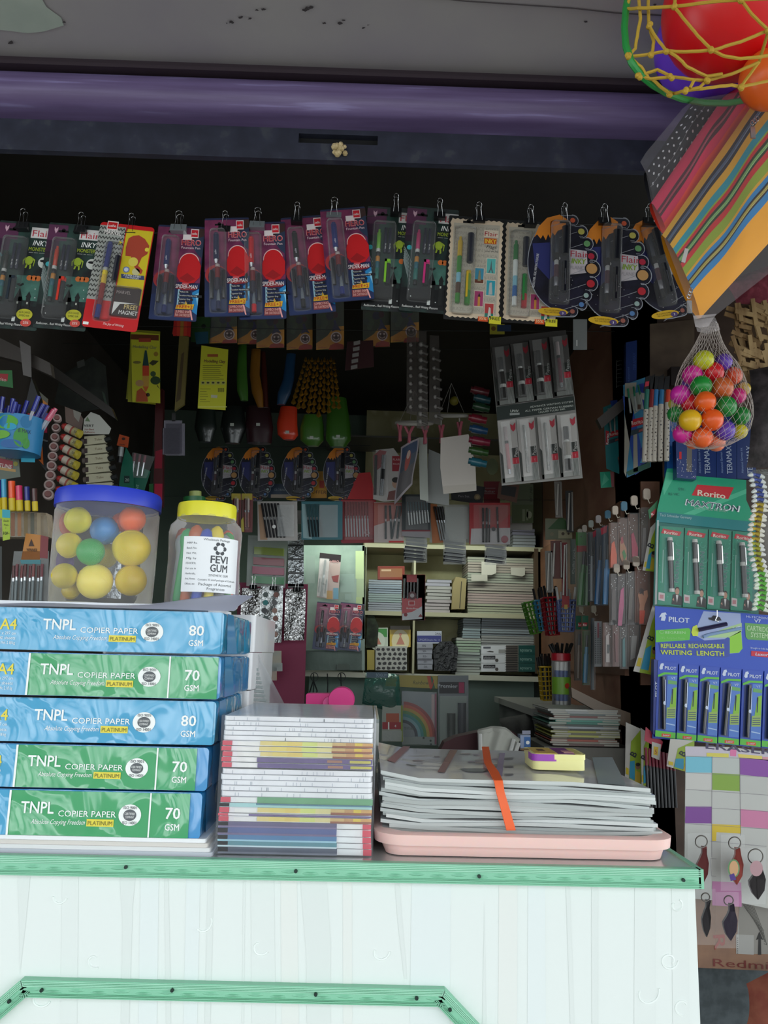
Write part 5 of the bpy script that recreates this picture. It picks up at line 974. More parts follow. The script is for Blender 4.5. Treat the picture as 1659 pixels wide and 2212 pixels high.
# ---- brown printed box below
YX = 1.66; O = (1500, 2100); b = PB(YX, O); b.q([(1490,1925),(1720,1940),(1720,2100),(1500,2090)], NM('7a5a48', '86644e', (20,)*3, .6), 0, .05)
b.q([(1598,1940),(1720,1945),(1720,2062),(1590,2060)], M('84807a'), 1); b.q([(1590,2018),(1628,2020),(1628,2062),(1590,2060)], M('9a9894'), 2)
for k in range(8): b.tb([(1600+k*4, 1945+k*2),(1612+k*5, 1965+k*6),(1628+k*4, 1985+k*8),(1650, 2010+k*4)], .4, M('4a4844'), -.001, 4); b.e(1593, 2026+k*4.6, 1, M('3a3834'), 3)
b.q([(1633,2030),(1640,2012),(1648,2030),(1643,2028),(1644,2062),(1637,2062),(1638,2028)], M('1c1a1a'), 3); b.t('R', 1540, 2020, 26, M('8a3830'), wp=30, rot=-85, L=2, bold=.02); b.t('Redmi', 1540, 2087, 16, M('6a2c28'), wp=120, L=2, rot=-2)
b.obj('carton', None, b.o, label='brown printed carton below the key rings, right of the counter', cat='carton')
b = PB(1.75, (1530, 2212)); b.q([(1500,2085),(1720,2092),(1720,2300),(1500,2300)], NM('3a4246', '4a5256', (40,)*3, .7), 0, .3); b.obj('metal_crate', None, b.o, label='dark grey metal box on the ground under the brown carton', cat='crate')
b = B(); f = surf([(1612,2125),(1700,2080),(1600,2230),(1720,2240)], 1.6, .06, 3); grid(b, f, 14, 12, NM('8a4438', 'a05c48', (25,)*3, .8)); b.obj('crumpled_cloth', label='reddish crumpled cloth at the bottom right corner', cat='cloth')
# ================================================================ SHOP INTERIOR
def PC(Y, quad, col, label, nm, cat, draw=None, parts=(), group=None, th=.0012, m=None):
    xs = [p[0] for p in quad]; ys = [p[1] for p in quad]; o = (sum(xs)/len(xs), max(ys)); b = PB(Y, o); b.q(quad[::-1], m or M(col, .4), 0, th)
    if draw: draw(b)
    if not parts: return b.obj(nm, None, b.o, None, label, cat, group)
    t = thing(nm, label, cat, b.o, (0,0,0), group); b.obj('card', t)
    for pn, fn in parts: c = PB(Y, o); fn(c); c.obj(pn, t)
    return t
def qd(x0, y0, x1, y1, s=0): return [(x0+s,y0),(x1+s,y0),(x1,y1),(x0,y1)]
def ptube(b, x0, y0, x1, y1, rp, segs, yo=-.006, n=8):       # pen-like tube between two pixels with coloured lengths
    a = Vector((*b.c(x0, y0), 0)); c = Vector((*b.c(x1, y1), 0)); f0 = 0
    for f1, m, k in segs:
        p = a+(c-a)*f0; q = a+(c-a)*f1; b.tube([(p.x, yo, p.y), (q.x, yo, q.y)], rp*k*b.k, m, n); f0 = f1
SP = M('c4c8cc', .2, .8); INK = M('17181c', .3)
# ---- back shelves
YS = 3.20; cream = NM('b8b48a', 'a09a70', (5, 5, 5), .7, c3='c8c49c'); creamd = M('a8a488', .6)
def shelf(x0, x1, y, th, Y0, Y1, m, nm='shelf_board', lab=None, par=None):
    a, c = W(x0, y, Y0), W(x1, y, Y0); b = B(); zc_ = (a.z+c.z)/2; k = mpp(x0, y, Y0); b.box(a.x-par.location.x, c.x-par.location.x, Y0-par.location.y, Y1-par.location.y, zc_-th*k-par.location.z, zc_-par.location.z, m); b.obj(nm, par, label=lab); return zc_
o = W(970, 1475, YS); sh = thing('shelf_unit', 'cream wooden shelf unit along the back wall stacked with paper', 'shelf', o)
b = B(); a, c = W(785, 1150, 3.44), W(1190, 1600, 3.44); b.box(a.x-o.x, W(1190, 1300, 3.44).x-o.x, 3.44-o.y, 3.455-o.y, W(900, 1462, 3.44).z-o.z, W(900, 690, 3.44).z-o.z, cream); b.obj('back_panel', sh)
zs3 = shelf(655, 1185, 1456, 11, YS, 3.44, M('b8b8a8', .5), par=sh); zs2 = shelf(787, 1185, 1324, 9, YS, 3.44, creamd, par=sh); zs1_ = shelf(787, 1185, 1178, 9, YS, 3.44, creamd, par=sh); zs0 = shelf(700, 1185, 945, 4, YS, 3.44, M('5c5c58'), par=sh); shelf(700, 1185, 808, 5, YS, 3.44, M('3c3c38'), par=sh)
b = B()
for x0, x1, y0, y1, m in ((785,792,1182,1455,M('c0ccb8', .5)),(890,899,1185,1455,creamd),(1176,1190,700,1600,M('2c2018')),(1156,1162,1185,1455,M('4a3a28'))):
    a = W(x0, y1, YS); c = W(x1, y0, YS); b.box(a.x-o.x, c.x-o.x, -.002, .235, a.z-o.z, c.z-o.z, m)
b.obj('upright', sh)
B().box(W(655,1600,YS).x-o.x, W(1185,1600,YS).x-o.x, .19, .2, W(900,1700,YS).z-o.z, zs3-.02-o.z, M('8fa89c', .6)).obj('lower_panel', sh, label='pale green lower panel')
# green glazed panel left of shelves
t = pthing(3.13, (720, 1450), 'cupboard_door', 'pale green cupboard door panel behind the three carded pens', 'door')
b = PB(3.13, (720, 1450)); b.q([(652,1448),(788,1448),(788,1178),(652,1178)], NM('74867c', '8a9c90', (8,)*3, .35), 0, .01)
for x, y, w_, h_, c in ((768,1190,18,60,'a8b88c'),(770,1250,16,40,'98a884'),(735,1240,30,40,'889c92'),(660,1200,20,60,'808f86'),(769,1290,14,30,'a0b07c')): b.r(x, y, x+w_, y+h_, M(c, .3), 1)
b.obj('panel', t); b = PB(3.12, (720, 1450)); b.r(783, 1178, 788, 1380, M('d0dcc4', .4), 0, .008); b.obj('edge_strip', t, label='bright edge strip')
b = PB(3.11, (720, 1450)); b.r(655, 1405, 782, 1448, CL('e8f0ec', .12, .2, .9, 60), 0); b.obj('film', t)
# paper stacks: every book a thing
def stack(x0, x1, yt, yb, n, col, label, group, Y=YS+.02, dep=.2, jit=2, nm='notebook', cat='notebook', zb=None, var=6):
    a = W(x0, yb, Y); c = W(x1, yt, Y); z0 = zb if zb else a.z; h = (c.z-z0)/n; w_ = c.x-a.x; ms = []
    ob = None
    for i in range(n):
        if i == 0 or i % 4 == 0:
            cc = [max(0, min(255, int(col[k:k+2], 16)+R.randint(-var, var))) for k in (0, 2, 4)]
            b = B(); b.box(-w_/2, w_/2, 0, dep, .0004, h*.82, M('%02x%02x%02x' % tuple(cc), .6)); b.box(-w_/2+.001, w_/2-.001, .002, dep, h*.8, h, M('5a5a56', .8))
            ob = b.obj(nm, None, None, None, label, cat, group); k = ob
        else: k = ob.copy(); C.objects.link(k)
        k.location = ((a.x+c.x)/2+R.uniform(-jit, jit)*.001, Y+R.uniform(0, .006), z0+h*i)
stack(795, 868, 1253, 1312, 14, '8c929c', 'grey-blue edged notebook in the pile left of the red pen display on the back shelf', 'grey notebooks, upper left shelf', zb=zs2)
stack(920, 974, 1252, 1312, 10, '96969a', 'grey notebook with ragged edge in the small pile beside the brown carton', 'ragged notebooks beside the carton', jit=6, zb=zs2)
stack(1010, 1158, 1206, 1312, 22, '989284', 'beige-grey notebook in the tall wide pile on the upper right shelf', 'notebooks in the tall wide pile', zb=zs2, jit=1)
stack(1108, 1156, 1142, 1170, 6, '8a8c9c', 'grey-lilac notebook in the pile above the upper shelf board', 'notebooks on the top shelf board', zb=zs1_)
stack(1040, 1156, 1335, 1392, 12, '8a8e94', 'blue-grey notebook in the pile above the pencil boxes', 'notebooks above the pencil boxes', zb=W(1090, 1394, YS).z, jit=2)
stack(985, 1038, 1378, 1446, 13, 'a0aa9c', 'pale greenish notebook in the pile left of the pencil boxes', 'pale notebooks left of the pencil boxes', zb=zs3, jit=3)
stack(1000, 1038, 1336, 1378, 8, '8a8e94', 'blue-grey notebook lying on the pale greenish pile', 'notebooks on the greenish pile', zb=W(1010, 1378, YS).z, jit=2)
PC(YS, [(1040,1213),(1072,1215),(1072,1238),(1062,1242),(1040,1243)], 'b4b0a4', 'torn white card label taped on the tall paper pile, left one', 'card_label', 'label'); PC(YS-.002, qd(1018,1241,1053,1255), 'a8a498', 'narrow paper label low on the tall paper pile', 'card_label', 'label'); PC(YS, [(1103,1226),(1134,1226),(1134,1242),(1128,1245),(1104,1242)], 'aeaa9e', 'torn white card label on the tall paper pile, right one', 'card_label', 'label')
b = PB(YS, (990, 1316)); b.q([(976,1316),(1004,1316),(1008,1250),(985,1246),(978,1262)], M('8a7c54', .7), 0, .2); b.q([(992,1314),(994,1314),(998,1256),(996,1256)], M('3c3420'), 1); b.obj('carton', None, b.o, label='small open brown carton between the ragged and the tall notebook piles', cat='carton')
def bx(Y, x0, y0, x1, y1, col, label, nm, cat, draw=None, dep=.1, group=None, r=.4):
    b = PB(Y, ((x0+x1)/2, y1)); b.r(x0, y0, x1, y1, M(col, r), 0, dep)
    if draw: draw(b)
    return b.obj(nm, None, b.o, None, label, cat, group)
def d(b): b.r(818,1225,872,1250, M('80301f', .3), 1); b.r(821,1228,869,1247, M('8a5c3c', .3), 2); b.r(824,1230,845,1234, M('c0a080'), 3)
bx(YS+.02, 816, 1223, 874, 1252, '782a1c', 'flat orange-red packet lying on the grey notebooks, upper left shelf', 'packet', 'packet', d)
def d(b): b.r(797,1358,836,1376, M('3c8a3c'), 1); b.e(815,1385,17, M('c8d0c0'), 2, 20); b.q([(806,1392),(815,1374),(824,1392)], M('b87864'), 3)
bx(YS+.01, 795, 1356, 838, 1398, 'b8c0b0', 'green and white box with arch picture on the lower left shelf', 'incense_box', 'box', d)
def d(b): b.e(865,1385,19, M('d4c8a0'), 1, 25); b.q([(856,1392),(865,1372),(874,1392)], M('b87864'), 3); b.e(865, 1370, 3, M('b87864'), 4)
bx(YS+.01, 842, 1360, 887, 1398, 'c0a030', 'yellow box with arch picture beside the green one on the lower left shelf', 'incense_box', 'box', d)
bx(YS+.0, 843, 1352, 886, 1360, '2c2418', 'dark lid box behind the yellow arch box', 'box', 'box', None)
def d(b):
    for i in range(6):
        for j in range(5):
            x = 817+i*11+(j % 2)*3; y = 1403+j*10; b.q([(x+R.uniform(3,5.5)*math.cos(a), y+R.uniform(2.5,4.5)*math.sin(a)) for a in [2*PI*k/9 for k in range(9)]], M('1c1a18'), 1)
bx(YS-.01, 811, 1396, 879, 1448, 'a8a8a0', 'white box with black cow-patch print on the lower left shelf', 'patterned_box', 'box', d)
bx(YS, 793, 1404, 809, 1447, 'b09c34', 'narrow yellow carton left of the cow-patch box', 'carton', 'carton')
b = PB(YS, (805, 1400)); b.q([(790,1400),(815,1398),(818,1352),(806,1325),(794,1330)], NM('1c2018', '2f3a28', (30,)*3, .8), -20, .03); b.obj('dark_bag', None, b.o, label='small dark green bag at the left end of the middle shelf', cat='bag')
def d(b): b.r(901,1373,953,1387, M('2c3478'), 1); b.t('KANGARO', 904, 1384, 5, M('a0a4c8'), wp=20); b.t('24/6', 940, 1371, 5, M('3c3c44'), wp=12); b.t('Staples No. 10', 924, 1384, 4, M('a0a4c8'), wp=26)
bx(YS, 901, 1363, 954, 1390, 'b4b8c4', 'white and dark blue staple box marked 24/6 on the back shelf', 'staple_box', 'box', d, group='stapler boxes')
for i in range(5):
    y = 1390+i*11.4
    bx(YS+.003*(i % 2), 901+i*.3, y, 935-(i % 3), y+11, '8c8e98', 'small grey staple carton with pencilled price, %s under the 24/6 box' % ('first','second','third','fourth','lowest')[i], 'staple_box', 'box', lambda b, y=y, i=i: (b.t(('05','50-','10-','20-','50-')[i], 912+i, y+7, 4.5, M('2c2c34'), wp=8), b.r(903,y+9.6,933,y+10.4, M('5a5c66'), 1)), group='stapler boxes')
b = PB(YS-.005, (965, 1449)); b.q([(938,1449),(986,1449),(990,1400),(975,1385),(950,1386),(936,1405)], NM('141618', '2a2c2c', (50,)*3, .3, bump=.8), -10, .05); b.obj('dark_bag', None, b.o, label='black crinkled bag next to the staple boxes on the back shelf', cat='bag')
for i in range(3):
    y0 = 1394+i*19.3; y1 = y0+18.6
    def d(b, y0=y0, y1=y1, i=i):
        b.r(1120, y0, 1156, y1, M('0f4c48', .4), 1); b.t('apsara', 1123, y0+13, 7, M('8ab0a8'), wp=26, L=2); b.r(1093, y0, 1120, y1, M('6a645c'), 1)
        for k in range(5): yy = y0+2+k*3.6; b.q([(1090,yy+1),(1096,yy),(1118,yy),(1118,yy+2.2),(1096,yy+2.2)], M('2a2624'), 2)
        if i: b.r(1044, y0+3, 1070, y0+11, M('26262a'), 1); b.t('platinum', 1046, y0+9.5, 5, M('b0b0b4'), wp=22, L=2); b.q([(1073+4*math.cos(a), y0+13+4*math.sin(a)) for a in [k*PI/3 for k in range(6)]], M('4a4440'), 1)
        else: b.r(1044, y0+3, 1060, y0+7, M('5a5c64'), 1); b.r(1077, y0+9, 1093, y0+17, M('9a9a98'), 1); b.q([(1050,y0+14),(1058,y0+12),(1066,y0+13),(1066,y0+15)], M('3a3634'), 1)
    bx(YS, 1040, y0, 1156, y1, 'd4d6da', 'white and teal pencil box on the back shelf, %s' % ('topmost','middle','bottom one')[i], 'pencil_box', 'box', d, dep=.06, group='white and teal pencil boxes', r=.25)
# red pen display pack at 892,1290
def d(b):
    b.q([(868,1340),(917,1340),(919,1242),(870,1242)], M('a0141c', .35), 0, .02); b.q([(868,1292),(911,1292),(912,1337),(869,1340)], M('b8bcc0', .3), 20); b.q([(868,1292),(911,1292),(911,1310),(890,1322),(869,1326)], M('b81824', .35), 22); b.r(882,1298,896,1308, M('d8c0c0'), 23); b.r(883.5,1299.5,894.5,1306.5, M('b81824'), 24); b.t('Butterflow', 878, 1316, 3.5, WH, wp=24, L=25); b.e(876,1328,4, M('8a1c24'), 25); b.q([(903,1333),(908,1326),(913,1333)], M('8a1c24'), 25)
PC(2.98, qd(869,1241,918,1340), 'a0141c', 'red and white pen display pouch hanging before the back shelf', 'pen_pouch', 'pen pack', d, [('pen', lambda b, i=i: ptube(b, 874+i*7, 1250, 873+i*7, 1294, 2.2, [(1, SP, 1)], -.008)) for i in range(5)]+[('logo_card', lambda b: (b.r(878,1243,900,1258, M('b01420', .35), 30), b.e(890,1287,9, M('5a1c24'), 32), b.e(890,1287,4.5, M('b8b0b0'), 33)))])
# staple strips: silver bundles
for i, (x0, x1, y0, y1, n, s) in enumerate(((874,920,1157,1213,7,3),(959,1004,1170,1217,6,2),(1048,1091,1177,1218,5,3))):
    t = pthing(2.72, ((x0+x1)/2, y1), 'refill_strip', 'bundle of silver-capped slim refills hanging, %s of three under the pen cards' % ('left','middle','right')[i], 'refills', 'silver bundles')
    for k in range(n):
        y = y0+(y1-y0)*(k+.5)/n; b = PB(2.72, ((x0+x1)/2, y1)); ptube(b, x0+s*math.sin(k), y-3, x1+s*math.sin(k), y+2, (y1-y0)/n*.42, [(.06, INK, 1), (.9, M('9a9ea4', .25, .8), 1), (1, M('e0e0e0', .2, .8), 1)], -.002*k); b.obj('refill', t)
    b = PB(2.72, ((x0+x1)/2, y1)); b.r(x0-2, y0-4, x1+2, y1+3, CLM, 25); b.obj('film', t)
# ---- rear pen cards
def pencard(Y, x0, y0, x1, y1, col, label, pens, draw=None, s=0, film=None, group='pen cards in the middle row'):
    pt = [('pen', lambda b, p=p: ptube(b, p[0], p[1], p[2], p[3], p[4], [(.4, M(p[5], .3), 1), (.48, SP, .9), (1, M(p[6], .3), .95)], -.007)) for p in pens]
    f = film or (x0+8, y0+6, x1-6, y1-5)
    pt.append(('blister', lambda b: b.q([(f[0],f[3]),(f[2],f[3]),(f[2],f[1]),(f[0],f[1])], CLB if not film else CLM, 32)))
    return PC(Y, qd(x0, y0, x1, y1, s), col, label, 'pen_card', 'pen pack', draw, pt, group)
pencard(2.7, 557, 1083, 643, 1168, 'b4b0ac', 'white and tan card holding seven dark pens, left end of the middle row', [(566+i*7, 1088, 578+i*7.4, 1162, 2.3, '1a1a1e', '2a2a2e') for i in range(6)], lambda b: (b.q([(558,1090),(566,1090),(578,1166),(562,1166)], M('b08c6c'), 1), b.e(593, 1139, 4, WH, 34)), s=-1, film=(600,1092,636,1160))
pencard(2.72, 651, 1083, 740, 1166, '1f6c78', 'teal card of silver pens under a crinkled film in the middle row', [(662+i*6.5, 1090, 670+i*6.5, 1160, 2, '3c5c60', '1c2c30') for i in range(5)], lambda b: b.q([(652,1088),(662,1090),(674,1164),(655,1162)], M('8fb0b4'), 1), film=(690,1092,730,1162))
pencard(2.74, 737, 1078, 812, 1172, 'a01420', 'crimson card of maroon and silver pens in the middle row', [(745+i*6, 1085, 748+i*6, 1160, 1.6, '7a1420', 'b8b8bc') for i in range(9)], lambda b: (b.q([(750,1078),(775,1022),(800,1020),(812,1080)], M('b8141c', .5), 1), b.q([(738,1160),(812,1156),(812,1172),(740,1174)], M('8a0c1c'), 1), b.tb([(793+5*math.cos(a), 1151+5*math.sin(a)) for a in [k*.5 for k in range(10)]], 1.2, M('c0a0a0'), -.01, 5)))
pencard(2.71, 808, 1085, 872, 1172, 'b8a8a4', 'white and salmon card with four black pens in the middle row', [(833,1093,833,1165,2.4,'1c2022','2c3a3c'),(842,1093,846,1165,2.4,'1c2022','2c3a3c'),(858,1094,847,1162,2.4,'1c2022','2c3a3c'),(864,1094,858,1164,2.4,'1c2022','2c3a3c')], lambda b: (b.q([(808,1086),(872,1086),(866,1115),(828,1130),(808,1136)], M('a85c50'), 1), b.r(840,1168,872,1172, RED, 1)))
pencard(2.69, 868, 1068, 930, 1150, '1c2426', 'black card of white-tipped slim pens in the middle row', [(880+i*6, 1085, 884+i*6, 1135-i*.8, 1.5, '2a4a50', 'd0d4d4') for i in range(8)], lambda b: (b.q([(868,1146),(930,1146),(928,1162),(868,1158)], M('908c90'), 1), b.r(868,1145,930,1148, M('7a1c28'), 2)))
pencard(2.73, 928, 1090, 1020, 1172, 'a0a096', 'orange and clear pouch of black pens in the middle row', [(938+i*5.5, 1095, 952+i*5, 1168, 2.2, '1a1618', '8a8c8c') for i in range(4)], lambda b: b.q([(928,1088),(944,1090),(958,1172),(934,1174)], M('b0642c'), 1), film=(960,1096,1012,1166))
pencard(2.7, 1014, 1086, 1102, 1176, 'a81c24', 'red and white card of black pens at the right end of the middle row', [(1043,1098,1043,1172,2.4,'1a1618','1a1618'),(1051,1098,1050,1172,2.4,'1a1618','3a3a3a'),(1057,1100,1056,1172,1.8,'8a8c8c','1a1618'),(1073,1096,1076,1172,2.2,'3a3030','1a1618')], lambda b: (b.q([(1016,1176),(1102,1176),(1102,1140),(1018,1142)], M('c0bcbc'), 1), b.q([(1034,1092),(1102,1092),(1102,1110),(1080,1130),(1036,1140)], M('a03c38', .4), 2), b.e(1065, 1144, 4.5, M('28282a'), 30), b.e(1090, 1165, 8, M('a85c64'), 3)))
PC(2.62, [(812,972),(850,968),(866,990),(866,1080),(830,1084),(806,1078)], 'a8a4a0', 'white pen card with dark red panel and dark-haired portrait', 'pen_card', 'pen pack', lambda b: (b.q([(806,985),(820,972),(835,975),(822,1010),(808,1020)], M('8a1820'), 1), b.r(847,985,865,1018, M('8a1c28'), 2), b.t('FLAIR', 849, 995, 5, M('c8a8a8'), wp=15, L=3), b.t('ROLLER', 849, 1004, 4, M('c8a8a8'), wp=14, L=3), b.e(855,1045,8, M('a88470'), 3, 10), b.e(855,1037,8.5, M('1a1412'), 4, 6), b.q([(840,1062),(868,1056),(868,1080),(836,1080)], M('6a3c38'), 3)),
   [('pen', lambda b: ptube(b, 829, 985, 824, 1072, 5, [(.35, SP, 1), (.6, INK, 1), (1, SP, .9)], -.012)), ('pen', lambda b: ptube(b, 812, 985, 810, 1070, 3, [(1, INK, 1)], -.008)), ('blister', lambda b: b.r(805, 976, 838, 1078, CLB, 45))])
for i, (x0, x1) in enumerate(((500,520),(522,545))):
    pencard(2.6, x0, 1068, x1, 1150, '6a2c2c', '%s maroon pouch with yellow trim behind the gum jar' % ('left','right')[i], [((x0+x1)/2-3, 1078, (x0+x1)/2-3, 1140, 2.6, '5a2420', '8a5048'), ((x0+x1)/2+4, 1078, (x0+x1)/2+4, 1140, 2.6, 'b8a8a0', '8a5048')], lambda b, x0=x0, x1=x1: (b.r(x0, 1066, x1, 1080, M('a8982c'), 1), b.q([(x0,1125),(x0+5,1118),(x0+7,1150),(x0,1150)], M('b0a034'), 30)), s=2, group='maroon pouches')
PC(2.8, qd(672,1018,706,1076), 'c0881c', 'amber OFFER card half hidden behind the planet cards', 'offer_card', 'card', lambda b: (b.t('OFFER', 673, 1066, 7, M('3c2410'), wp=32), b.r(690,1038,700,1054, M('b03018'), 1)))
PC(2.82, qd(580,1045,640,1076), '3a4c64', 'blue-grey card with pale lettering strip behind the second planet card', 'card_header', 'card', lambda b: (b.t('GLOBAL', 592, 1060, 5, M('a0acb8'), wp=24), b.r(585,1068,640,1076, M('b8a898'), 1)))
PC(2.76, [(972,1040),(1048,1052),(1042,1090),(975,1080)], '1c1a1c', 'black card with a round gold seal below the big white sheet', 'card_header', 'card', lambda b: (b.e(1031,1074,7, M('7a6848'), 1), b.e(1031,1074,4, M('a08c60'), 2), b.t('Pen Set', 990, 1074, 5, M('8a8488'), wp=24)))
PC(2.78, qd(1045,1040,1080,1100), '7a1420', 'dark red card with white lettering beside the black card', 'card_header', 'card', lambda b: (b.r(1046,1054,1070,1055, M('a8a0a0'), 1), b.t('Butter', 1047, 1064, 6, M('a8a0a0'), wp=22), b.r(1046,1066,1070,1067, M('a8a0a0'), 1)))
PC(2.66, [(1078,1042),(1122,1048),(1116,1086),(1074,1076)], '5a3420', 'brown pouch with dark pens below the silver pen display', 'pen_pouch', 'pen pack', lambda b: b.q([(1084,1048),(1116,1052),(1112,1074),(1082,1068)], M('14100e'), 1))
PC(2.9, qd(1106,1046,1152,1130), '6a7458', 'olive-green card with small bottles picture at the right of the back shelves', 'card_header', 'card', lambda b: (b.r(1106,1090,1152,1130, M('5c6a44'), 1), b.t('SOFT LINER', 1150, 1085, 6, M('2c3424'), wp=34, rot=90), b.e(1143,1112,6, M('a8ac90'), 2, 8), b.r(1128,1100,1134,1126, M('8a9474'), 2), b.r(1137,1100,1141,1124, M('8a9474'), 2)))
# ---- cards on the green cupboard door
SG = 'carded pens on the cupboard door'
th = hero(712, 1302, 54, 103, 4, '1c1c20', 'small magenta pen card on the green cupboard door, left of the lower pair', 0, 3.08, SG)
hero(762, 1303, 52, 103, 4, '8a8c90', 'small magenta pen card on the green cupboard door, right of the lower pair', 0, 3.08, SG)
PC(3.08, [(692,1194),(737,1199),(730,1297),(684,1290)], 'b09c98', 'faded silver and pink pen card alone on the cupboard door', 'carded_pen', 'pen pack', lambda b: (b.q([(691,1194),(737,1199),(736,1214),(712,1212),(710,1208),(690,1206)], M('241c1e'), 1), b.e(724,1232,11, M('b09a94'), 1, 14), b.q([(716,1245),(732,1242),(730,1258),(720,1256)], M('8a4444'), 2), b.r(705,1276,718,1294, M('b08c5c'), 2), b.r(720,1270,731,1294, M('6a94a8'), 2), b.t('HERO', 714, 1215, 5, M('c08c8c'), wp=18, L=3, bold=.03), b.lines if 0 else None),
   [('pen', lambda b: ptube(b, 703, 1210, 694, 1288, 2.6, [(.4, M('4a4648', .3), 1), (.5, SP, 1), (1, M('1c1c1e', .3), 1)])), ('ink_cartridge', lambda b: ptube(b, 691, 1250, 688, 1280, 1.6, [(1, INK, 1)])), ('ink_cartridge', lambda b: ptube(b, 706, 1252, 702, 1282, 1.6, [(1, INK, 1)])), ('blister', lambda b: b.q([(692,1206),(712,1208),(706,1292),(685,1288)], CLM, 30))], SG)
PC(3.115, [(736,1242),(744,1248),(738,1256),(730,1249)], '8a9c94', 'small square hook base on the cupboard door', 'wall_hook', 'hook'); PC(3.115, qd(745,1283,759,1296), '8a9c94', 'clear hook base above the right magenta card on the door', 'wall_hook', 'hook')
# planets in the rear row
PG = 'planet pen cards in the rear row'
for i, x in enumerate((480, 560, 652, 742)):
    planet(x, 965, 82, 119, 1, 'dim scalloped planet pen card in the rear row, %s' % ('leftmost, above the gum jar','second from left','third, with a bright reflection','rightmost, beside the crimson card')[i], 0, 2.75, PG)
b = PB(2.72, (650, 965)); b.tb([(430,968),(800,962)], .6, M('4a4a4c', .4, .7), 0, 5); b.obj('rear_wire', None, b.o, label='thin wire carrying the rear planet cards', cat='wire')
# ---- foils, erasers, magenta board
b = PB(3.0, (590, 1520)); b.q([(512,1520),(657,1520),(665,1262),(512,1258)], M('8a2c50', .6), 0, .01); b.obj('magenta_board', None, b.o, label='tall magenta board behind the silver sticker sheets', cat='board')
foil = M('c8c8c8', .15, 1, bump=1.6, bs=110)
def foilsheet(x0, x1, y0, y1, lab, m, draw=None, s=0):
    b = PB(2.93, ((x0+x1)/2, y1)); n = 10; vs = []; 
    grid(b, lambda u, v: Vector((b.c(x0+(x1-x0)*u+s*v, y0+(y1-y0)*v)[0], -.003*math.sin(u*8+v*6), b.c(x0+(x1-x0)*u+s*v, y0+(y1-y0)*v)[1])), 8, 12, m)
    if draw: draw(b)
    b.obj('sticker_sheet', None, b.o, label=lab, cat='sticker sheet', group='silver sticker sheets')
stk = [M(c) for c in ('5a6a68','8a5a50','2a8a8a','6a6a6c','4a4c50','a88478')]
foilsheet(522, 566, 1270, 1378, 'crumpled silver sticker sheet, left of three, half behind the white reams', foil, s=-4)
foilsheet(563, 612, 1266, 1388, 'silver sheet with cartoon-coloured stickers, middle of three', M('c0c4c4', .25, .7, bump=1, bs=70), lambda b: [b.e(573+(k % 2)*22+R.uniform(-2,2), 1285+(k//2)*17, 6, stk[k % 6], 14, 6, 9) for k in range(12)], s=-4)
foilsheet(617, 661, 1272, 1383, 'bright crinkled silver sticker sheet, right of three, on the magenta board', foil, s=-4)
foilsheet(508, 519, 1262, 1300, 'sliver of a silver sheet at the left edge of the magenta board', foil)
for x, y, l in ((547,1268,'left silver sheet'),(591,1270,'middle silver sheet'),(641,1273,'right silver sheet')): clip(x, y, .8, 'black binder clip holding the %s in the back of the shop' % l, Y=2.9, wid=16)
t = pthing(2.98, (578, 1266), 'eraser_card', 'clear card holding four coloured bars, lime, red, magenta and green', 'card'); b = PB(2.98, (578, 1266)); b.q([(532,1266),(616,1270),(622,1160),(536,1156)], CL('c8d0cc', .35, .2, .4, 40), 0, .001); b.obj('card', t)
for i, (y, c, nme) in enumerate(((1189,'8ca034','lime bar'),(1211,'8a1c30','dark red bar'),(1231,'a01c50','magenta bar'),(1251,'208a48','green bar'))):
    b = PB(2.97, (578, 1266)); b.q([(549-i*2,y+8),(613,y+12),(613,y-4),(549-i*2,y-8)], M(c, .35, coat=.5), 0, .01); ob = b.obj('eraser_bar', t, label=nme); ob.location = b.o-Vector(t.location)
t = pthing(3.0, (638, 1270), 'sachet_strip', 'hanging strip of silver-black sachets right of the coloured bars', 'sachets')
for i in range(4):
    y = 1150+i*30; b = PB(3.0, (638, 1270)); b.q([(622,y+29),(656,y+29),(656,y),(622,y)], M('8a8e90', .2, .8, bump=1, bs=60), 0, .003); b.r(622, y+26, 656, y+30, INK, 2); b.tb([(650-14*math.sin(k*.35), y+4+20*k/9) for k in range(10)], 1, INK, -.002, 4); b.obj('sachet', t)
for i, (x0, y0, x1, y1, c, l) in enumerate(((566,1406,608,1432,'a08c58','small printed packet below the silver sheets'),(566,1432,610,1450,'8a9490','clear crinkled packet under the small printed one'),(575,1440,598,1470,'a8743c','amber packet at the foot of the magenta board'),(505,1385,545,1400,'8a8858','olive packet beside the white reams'))):
    PC(2.9, qd(x0, y0, x1, y1), c, l, 'packet', 'packet', lambda b, x0=x0, y0=y0, x1=x1, y1=y1: (b.r(x0+3, y0+4, x1-3, y0+9, M('5a6a58'), 1), b.r(x0, y0, x1, y1, CLM, 10)))
